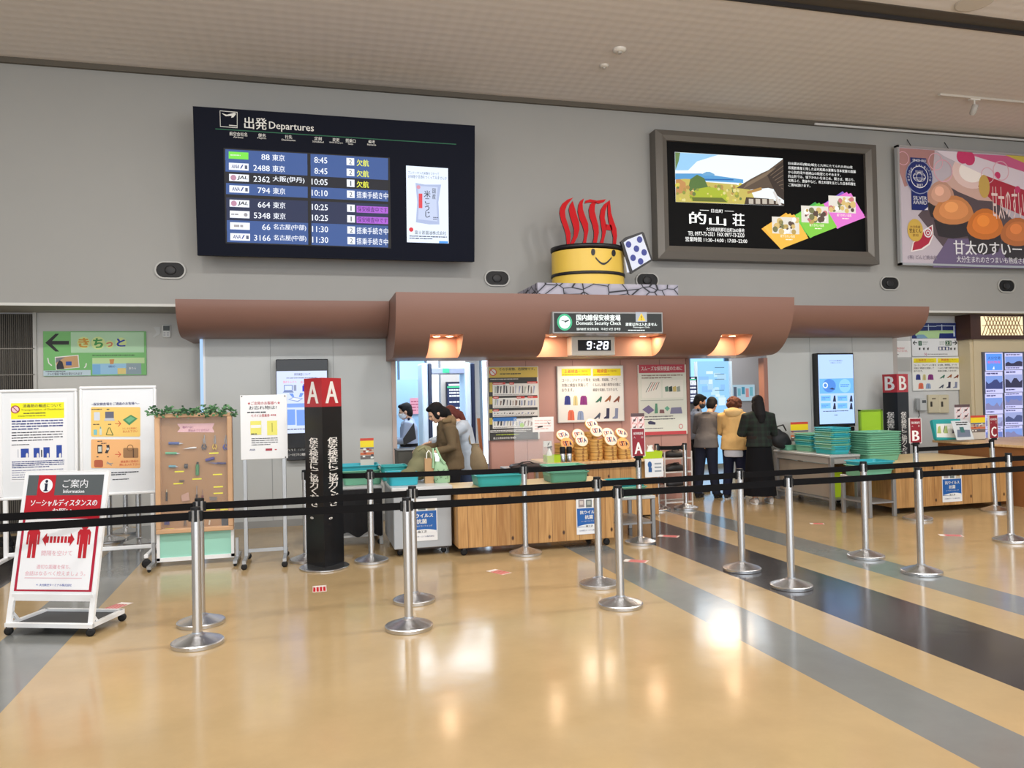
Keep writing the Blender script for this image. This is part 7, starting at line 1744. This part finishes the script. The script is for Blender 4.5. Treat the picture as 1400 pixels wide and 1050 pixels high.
def person(label, x, y, head_deg, J, skin, hairc, garments, mask=None, pitch=0, yaw=0, hair='short', hs=1.0, curl=.6, shoes=(24, 24, 28), sole=None, face=True):
    a = math.radians(head_deg); h = Vector((math.sin(a), math.cos(a), 0)); r = Vector((math.cos(a), -math.sin(a), 0))
    o = Vector((x, y, 0))
    def W3(p): return o+r*p[0]+h*p[1]+Vector((0, 0, p[2]))
    Q = {k: W3(v) for k, v in J.items()}
    t_ = thing('person', label, 'person', o)
    F = Matrix((r, h, Vector((0, 0, 1)))).transposed().to_4x4()
    HM = Matrix.Translation(Q['head']) @ F @ Matrix.Rotation(math.radians(-yaw), 4, 'Z') @ Matrix.Rotation(math.radians(-pitch), 4, 'X')
    sk = mat(skin, .55)
    mb = MB()
    def E(c, rr): mb.ellipsoid(HM @ Vector(c), [q*hs for q in rr], sk, 16, 10, HM.to_3x3().to_4x4())
    E((0, -.012, .022), (.073, .092, .098)); E((0, .025, -.03), (.058, .064, .082)); E((0, .05, -.088), (.034, .032, .028)); E((0, .097, -.022), (.012, .016, .022)); E((.074, -.006, -.012), (.011, .02, .03)); E((-.074, -.006, -.012), (.011, .02, .03)); E((0, .075, .018), (.05, .018, .012))
    mb.tube([Q['neck']-Vector((0, 0, .06)), Q['neck'], HM @ Vector((0, -.015, -.06))], [.06, .05, .048], sk, 12)
    for p, w_, d_ in ((Q['chest'], .135, .09), (Q['waist'], .11, .08), (Q['pelvis'], .125, .095)): mb.ellipsoid(p, (w_, d_, .15), sk, 16, 10, F)
    mb.tube([Q['pelvis'], Q['waist'], Q['chest'], Q['neck']], [.10, .09, .10, .05], sk, 14)
    for s_ in 'LR':
        mb.tube([Q['chest']*.5+Q['s'+s_]*.5, Q['s'+s_], Q['e'+s_], Q['w'+s_]], [.05, .047, .036, .026], sk, 12)
        mb.tube([Q['pelvis']*.6+Q['h'+s_]*.4, Q['h'+s_], Q['k'+s_], Q['a'+s_]], [.08, .078, .052, .036], sk, 12)
        fd = W3((J['a'+s_][0], J['a'+s_][1]+.17, .035))
        mb.tube([Q['a'+s_], Q['a'+s_]-Vector((0, 0, .04)), fd], [.036, .036, .026], sk, 10)
        d = (Q['w'+s_]-Q['e'+s_]).normalized(); hand(mb, Q['w'+s_], d, Vector((0, 0, 1)) if abs(d.z) < .8 else h, sk, curl, -1 if s_ == 'R' else 1)
    remesh(mb, .0088, sk, 'body', t_, 2)
    # hair
    hm = mat(hairc, .75, spec=.25, var=.25, scale=60, bump=.4); hb = MB()
    def H(c, rr): hb.ellipsoid(HM @ Vector(c), [q*hs for q in rr], hm, 14, 9, HM.to_3x3().to_4x4())
    H((0, -.025, .042), (.084, .096, .088)); H((0, -.055, -.01), (.080, .062, .10)); H((0, .035, .088), (.062, .052, .03)); H((.062, -.012, .03), (.022, .055, .05)); H((-.062, -.012, .03), (.022, .055, .05))
    if hair == 'tied':
        H((0, -.10, -.03), (.045, .05, .06)); hb.tube([HM @ Vector((0, -.09, -.0)), HM @ Vector((0, -.13, -.06)), HM @ Vector((.0, -.12, -.15)), HM @ Vector((0, -.09, -.22))], [.04, .045, .042, .02], hm, 12)
        H((.066, .02, -.02), (.016, .035, .06)); H((-.066, .02, -.02), (.016, .035, .06))
    if hair == 'long':
        hb.tube([HM @ Vector((0, -.045, .0)), HM @ Vector((0, -.07, -.10)), Q['neck']-h*.085-Vector((0, 0, .06)), Q['neck']-h*.10-Vector((0, 0, .17))], [.085, .082, .08, .045], hm, 14)
        H((.06, -.01, -.06), (.03, .05, .10)); H((-.06, -.01, -.06), (.03, .05, .10))
    if hair == 'curly':
        R = random.Random(9)
        for i in range(70):
            u = R.uniform(0, 2*PI); v = R.uniform(-.5, 1.4); H((.105*math.cos(u)*math.cos(v), -.03+.112*math.sin(u)*math.cos(v)-.01, .01+.11*math.sin(v)), (.021, .021, .021))
        H((0, -.07, -.04), (.085, .05, .07))
    if hair == 'bun': H((0, -.125, .02), (.045, .04, .045))
    remesh(hb, .010, hm, 'hair', t_, 3 if hair != 'curly' else 1)
    if face:
        eb = MB()
        for s_ in (-1, 1):
            q = MB(); q.ellipsoid(HM @ Vector((s_*.029, .081, .0)), (.013, .008, .007), mat((30, 24, 22), .3), 10, 6, HM.to_3x3().to_4x4()); q.build('eye', t_)
        if not mask: q = MB(); q.ellipsoid(HM @ Vector((0, .088, -.066)), (.022, .007, .006), mat((170, 90, 84), .5), 10, 6, HM.to_3x3().to_4x4()); q.build('mouth', t_)
    if mask:
        mm = mat(mask, .7); q = MB(); q.ellipsoid(HM @ Vector((0, .036, -.052)), (.063, .072, .056), mm, 16, 10, HM.to_3x3().to_4x4()); q.ellipsoid(HM @ Vector((0, .09, -.03)), (.02, .022, .026), mm, 12, 8, HM.to_3x3().to_4x4())
        for s_ in (-1, 1): q.tube([HM @ Vector((s_*.055, .06, -.035)), HM @ Vector((s_*.074, .02, -.01))], .006, mm, 6)
        remesh(q, .008, mm, 'face_mask', t_, 2)
    # clothes
    for gname, kind_, c_, *op in garments:
        op = op[0] if op else {}
        gm = mat(c_, .9, spec=.25, var=op.get('var', .10), scale=op.get('scale', 7), bump=op.get('bump', .9)) if not op.get('plaid') else plaid_mat()
        mb = MB(); k = op.get('k', 1.0)
        def el(p, rr): mb.ellipsoid(p, rr, gm, 18, 11, F)
        if kind_ == 'top':
            sl = op.get('sleeve', 1.0); hem = op.get('hem', 0.0)
            el(Q['chest'], (.185*k, .125*k, .19)); el(Q['waist'], (.165*k, .12*k, .17)); el(Q['pelvis']+Vector((0, 0, .03)), (.178*k, .132*k, .13))
            mb.tube([Q['pelvis']-Vector((0, 0, hem)), Q['pelvis'], Q['waist'], Q['chest']+Vector((0, 0, .06))], [.15*k, .15*k, .135*k, .13*k], gm, 18)
            mb.tube([Q['chest']+Vector((0, 0, .08)), Q['neck']-Vector((0, 0, .03)), Q['neck']+Vector((0, 0, .01))], [.13*k, .085, .07], gm, 16)
            if hem: mb.loft([[Q['pelvis']+Vector((0, 0, -z))+r*(w_*k*math.cos(q))+h*(d_*k*math.sin(q)) for q in [2*PI*i/20 for i in range(20)]] for z, w_, d_ in ((-.05, .17, .13), (hem*.6, .185, .145), (hem, .19, .15))], gm)
            for s_ in 'LR':
                S0, E0_, W0 = Q['s'+s_], Q['e'+s_], Q['w'+s_]; end = E0_.lerp(W0, max(0, sl-.5)*2) if sl > .5 else S0.lerp(E0_, sl*2)
                pts = [Q['chest'].lerp(S0, .6)+Vector((0, 0, .03)), S0, E0_, end] if sl > .5 else [Q['chest'].lerp(S0, .6)+Vector((0, 0, .03)), S0, end]
                mb.tube(pts, [.09*k, .078*k, .062*k, .05*k] if sl > .5 else [.09*k, .078*k, .066*k], gm, 14)
        elif kind_ == 'trousers':
            el(Q['pelvis'], (.168*k, .125*k, .12))
            for s_ in 'LR': mb.tube([Q['pelvis'].lerp(Q['h'+s_], .7), Q['h'+s_]-Vector((0, 0, .04)), Q['k'+s_], Q['a'+s_]-Vector((0, 0, .02))], [.11*k, .10*k, .078*k, .066*k], gm, 16)
        elif kind_ == 'skirt':
            rings = []
            for z, w_, d_ in ((Q['pelvis'].z+.12, .15, .115), (Q['pelvis'].z, .175, .14), (.6, .20, .17), (.3, .225, .19), (.13, .24, .2)):
                rings.append([Vector((Q['pelvis'].x, Q['pelvis'].y, z))+r*(w_*(1+.035*math.sin(7*q)*(1-z))*math.cos(q))+h*(d_*(1+.035*math.sin(7*q)*(1-z))*math.sin(q)) for q in [2*PI*i/40 for i in range(40)]])
            mb.loft(rings, gm); mb.build(gname, t_); continue
        elif kind_ == 'hood':
            c = Q['neck']-h*.085+Vector((0, 0, -.01)); mb.ellipsoid(c, (.125, .075, .085), gm, 16, 10, F); mb.tube([Q['neck']+r*.1+h*.05, Q['neck']+r*.12-h*.03+Vector((0, 0, .01)), c+Vector((0, 0, .04)), Q['neck']-r*.12-h*.03+Vector((0, 0, .01)), Q['neck']-r*.1+h*.05], [.03, .04, .05, .04, .03], gm, 12)
        elif kind_ == 'hem':
            mb.loft([[Q['pelvis']+Vector((0, 0, -z))+r*(w_*math.cos(q))+h*(d_*math.sin(q)) for q in [2*PI*i/24 for i in range(24)]] for z, w_, d_ in ((.0, .168, .13), (.16, .172, .138), (.22+.02, .165, .13))], gm)
        elif kind_ == 'belt':
            zb_ = Q['waist']-Vector((0, 0, .03)); mb.loft([[zb_+Vector((0, 0, z))+r*(.172*k*math.cos(q))+h*(.128*k*math.sin(q)) for q in [2*PI*i/28 for i in range(28)]] for z in (-.022, .022)], gm); mb.build(gname, t_); continue
        elif kind_ == 'shoulder_tabs':
            for s_ in 'LR': mb.tube([Q['neck'].lerp(Q['s'+s_], .45)+Vector((0, 0, .045)), Q['s'+s_]+Vector((0, 0, .075))], .022, gm, 8)
        elif kind_ == 'patch':
            p = Q['s'+op['side']]-Vector((0, 0, .10)); sd = r*(1 if op['side'] == 'R' else -1); mb.ellipsoid(p+sd*.066, (.008, .032, .036), gm, 10, 8, F); mb.build(gname, t_); continue
        remesh(mb, .012, gm, gname, t_, op.get('smooth', 4))
    for s_ in 'LR':
        q = MB(); sm_ = mat(shoes, .5); A0 = J['a'+s_]
        rings = []
        for yy, w_, hh in ((-.055, .03, .07), (-.03, .042, .095), (.03, .044, .09), (.10, .046, .065), (.165, .042, .05), (.195, .025, .035)):
            rings.append([W3((A0[0]+w_*math.cos(b), A0[1]+yy, max(.012, .012+hh*(.5+.5*math.sin(b))))) for b in [2*PI*i/14 for i in range(14)]])
        q.loft(rings, sm_); sh = q.build('shoe', t_)
        q = MB(); q.loft([[W3((A0[0]+.047*math.cos(b)*(1 if math.sin(b) < .3 else .9), A0[1]+.07+.13*math.sin(b), z)) for b in [2*PI*i/18 for i in range(18)]] for z in (.001, .018)], mat(sole or shoes, .6)); q.build('sole', sh)
    return t_
_pl = []
def plaid_mat():
    if _pl: return _pl[0]
    m, nt, b, N, L = node_mat('dark_green_plaid'); tc = N('TexCoord'); sp = N('SeparateXYZ'); L(tc.outputs['Object'], sp.inputs[0])
    vals = []
    for k in (0, 2):
        f = N('Math'); f.operation = 'MULTIPLY'; f.inputs[1].default_value = 11; L(sp.outputs[k], f.inputs[0]); fr_ = N('Math'); fr_.operation = 'FRACT'; L(f.outputs[0], fr_.inputs[0]); gt = N('Math'); gt.operation = 'GREATER_THAN'; gt.inputs[1].default_value = .6; L(fr_.outputs[0], gt.inputs[0]); vals.append(gt)
    ad = N('Math'); ad.operation = 'ADD'; L(vals[0].outputs[0], ad.inputs[0]); L(vals[1].outputs[0], ad.inputs[1]); hf = N('Math'); hf.operation = 'MULTIPLY'; hf.inputs[1].default_value = .5; L(ad.outputs[0], hf.inputs[0])
    cr = N('ValToRGB'); cr.color_ramp.elements[0].color = LC((10, 15, 14)); cr.color_ramp.elements[1].color = LC((20, 38, 28)); L(hf.outputs[0], cr.inputs[0]); L(cr.outputs[0], b.inputs['Base Color']); b.inputs['Roughness'].default_value = .85
    _pl.append(m); return m

SKIN = (222, 178, 150)
def stand(**k):
    J = dict(head=(0, .02, 1.50), neck=(0, -.01, 1.37), chest=(0, 0, 1.2), waist=(0, 0, 1.02), pelvis=(0, 0, .9), sL=(-.175, 0, 1.30), sR=(.175, 0, 1.30), eL=(-.23, .02, 1.04), eR=(.23, .02, 1.04), wL=(-.2, .2, .95), wR=(.2, .2, .95),
             hL=(-.09, 0, .85), hR=(.09, 0, .85), kL=(-.095, .02, .47), kR=(.095, .02, .47), aL=(-.1, -.02, .08), aR=(.1, -.02, .08))
    J.update(k); return J
def lean(J, f, dz=0.0):
    "bend the upper body forward from the hips by factor f"
    for k in list(J):
        if J[k][2] > .93 and k[0] not in 'ka': x, y_, z = J[k]; J[k] = (x, y_+f*(z-.9), z-dz*(z-.9))
    return J

# woman in the brown hoodie at the left gate, facing left with a bowed head
xx = AT(617, 600, 9.62).x
person('person in a brown hooded jacket with dark tied hair, bowing over bags', xx, 9.62, -96,
       lean(stand(head=(0, .10, 1.50), neck=(0, .015, 1.395), eL=(-.235, .03, 1.06), wL=(-.20, .24, 1.02), eR=(.23, .06, 1.06), wR=(.17, .3, 1.04)), .16, .02), SKIN, (18, 17, 20),
       [('trousers', 'trousers', (26, 26, 30)), ('hooded_jacket', 'top', (104, 88, 66), {'k': 1.06, 'hem': .12, 'sleeve': .95}), ('hood', 'hood', (126, 106, 78))], pitch=32, hair='tied', hs=1.06)
xx = AT(639, 600, 10.25).x
person('person in a pale jacket with reddish hair, behind the brown hooded jacket', xx, 10.25, -90,
       lean(stand(head=(0, .11, 1.46), neck=(0, .02, 1.36), eL=(-.2, .24, 1.16), wL=(-.14, .47, 1.10), eR=(.2, .24, 1.14), wR=(.14, .46, 1.08)), .22, .03), SKIN, (96, 48, 42),
       [('trousers', 'trousers', (60, 74, 104)), ('jacket', 'top', (186, 198, 212), {'k': 1.04, 'hem': .2, 'sleeve': .98})], pitch=30, hair='tied')
xx = AT(559, 600, 11.5).x
person('uniformed person with a white mask, inside the left opening', xx, 11.5, -84,
       stand(head=(0, .05, 1.49), eL=(-.22, .06, 1.06), wL=(-.12, .27, 1.05), eR=(.22, .06, 1.06), wR=(.10, .28, 1.04)), SKIN, (20, 20, 22),
       [('trousers', 'trousers', (24, 25, 30)), ('uniform_shirt', 'top', (166, 182, 212), {'sleeve': .98}), ('tool_vest', 'belt', (26, 28, 34), {'k': 1.05}), ('shoulder_tab', 'shoulder_tabs', (40, 46, 62)), ('shoulder_patch', 'patch', (46, 54, 56), {'side': 'L'})], mask=(226, 232, 238), pitch=14)
t_ = thing('folder', 'open black folder held up at the left opening', 'folder', AT(566, 597, 10.75)); mb = MB(); P_ = [AT(x, y, Y) for x, y, Y in ((566, 578, 10.72), (569, 600, 10.72), (552, 609, 10.75), (551, 600, 10.75))]; mb.slab(P_, (0, .012, 0), mat((22, 23, 28), .45)); mb.build('cover', t_); mb = MB(); P_ = [AT(x, y, Y) for x, y, Y in ((566, 578, 10.725), (563, 596, 10.8), (556, 606, 10.8), (552, 601, 10.76))]; mb.slab(P_, (0, .008, 0), mat((46, 48, 54), .45)); mb.build('flap', t_)
t_ = thing('cloth_bag', 'beige cloth bag hanging behind the pale jacket at the left gate', 'bag', AT(652, 632, 10.05)); cb = mat((140, 124, 98), .85, var=.12, bump=.4, scale=18); q0, q1 = AT(650, 632, 10.12), AT(648, 612, 10.12)
mb = MB(); mb.loft([[Vector((q0.x+.02-.12*(z-q0.z)+w_*math.cos(a)*(1+.05*math.sin(5*a)), 10.12+d_*math.sin(a), z)) for a in [2*PI*i/24 for i in range(24)]] for z, w_, d_ in ((q0.z-.17, .10, .05), (q0.z-.15, .14, .08), (q0.z-.03, .145, .09), (q0.z+.08, .12, .08), (q0.z+.17, .085, .06), (q0.z+.22, .05, .04), (q0.z+.25, .07, .05))], cb); mb.build('body', t_)
mb = MB(); mb.tube([AT(643, 607, 10.08), AT(640, 590, 10.1), AT(637, 580, 10.16)], .011, cb, 8); mb.build('strap', t_)
# right gate: officer and three travellers
xx = AT(953, 600, 11.9).x
person('uniformed person with a dark mask and short sleeves, inside the right opening', xx, 11.9, 105,
       stand(head=(0, .07, 1.52), neck=(0, .01, 1.39), eL=(-.22, .05, 1.05), wL=(-.12, .25, 1.02), eR=(.22, .06, 1.05), wR=(.14, .27, 1.02)), (206, 160, 132), (18, 18, 20),
       [('trousers', 'trousers', (22, 23, 30)), ('uniform_shirt', 'top', (134, 142, 158), {'sleeve': .42}), ('shoulder_tab', 'shoulder_tabs', (52, 56, 68))], mask=(44, 54, 66), pitch=22)
person('person in a grey brown jacket and dark jeans, leaning forward with back turned', 6.04, 11.1, 52,
       lean(stand(head=(0, .06, 1.50), eL=(-.24, .10, 1.06), wL=(-.17, .32, 1.02), eR=(.24, .10, 1.06), wR=(.17, .32, 1.02), aL=(-.14, -.05, .08), kL=(-.12, 0, .47), aR=(.13, .05, .08)), .36, .05), SKIN, (20, 19, 22),
       [('trousers', 'trousers', (34, 38, 54)), ('jacket', 'top', (110, 106, 104), {'k': 1.08, 'hem': .10})], pitch=26, face=True)
person('person with curly reddish hair in a yellow hooded coat at the right gate', 6.37, 10.82, 40,
       lean(stand(head=(0, .05, 1.475), eL=(-.24, .08, 1.05), wL=(-.18, .29, 1.0), eR=(.24, .08, 1.05), wR=(.18, .29, 1.0), aL=(-.12, -.06, .08), aR=(.09, .04, .08)), .12, .03), SKIN, (96, 58, 46),
       [('trousers', 'trousers', (26, 30, 52)), ('shirt_tail', 'hem', (206, 210, 222)), ('coat', 'top', (222, 184, 122), {'k': 1.12, 'hem': .13}), ('hood', 'hood', (228, 196, 140))], pitch=20, hair='curly', hs=1.08, shoes=(24, 24, 30), sole=(220, 220, 220))
person('person with long black hair, dark green plaid jacket and long black skirt', 6.42, 10.2, 12,
       stand(head=(0, .03, 1.49), eL=(-.25, .05, 1.04), wL=(-.13, .24, 1.03), eR=(.25, .05, 1.04), wR=(.13, .25, 1.03), aL=(-.09, -.04, .08), aR=(.15, .0, .08)), SKIN, (16, 15, 18),
       [('skirt', 'skirt', (7, 8, 13), {'bump': .3}), ('plaid_jacket', 'top', (30, 50, 40), {'k': 1.06, 'plaid': 1, 'hem': .05}), ('waist_belt', 'belt', (40, 34, 32), {'k': 1.06})], pitch=8, hair='long', shoes=(206, 200, 196), sole=(230, 230, 228))
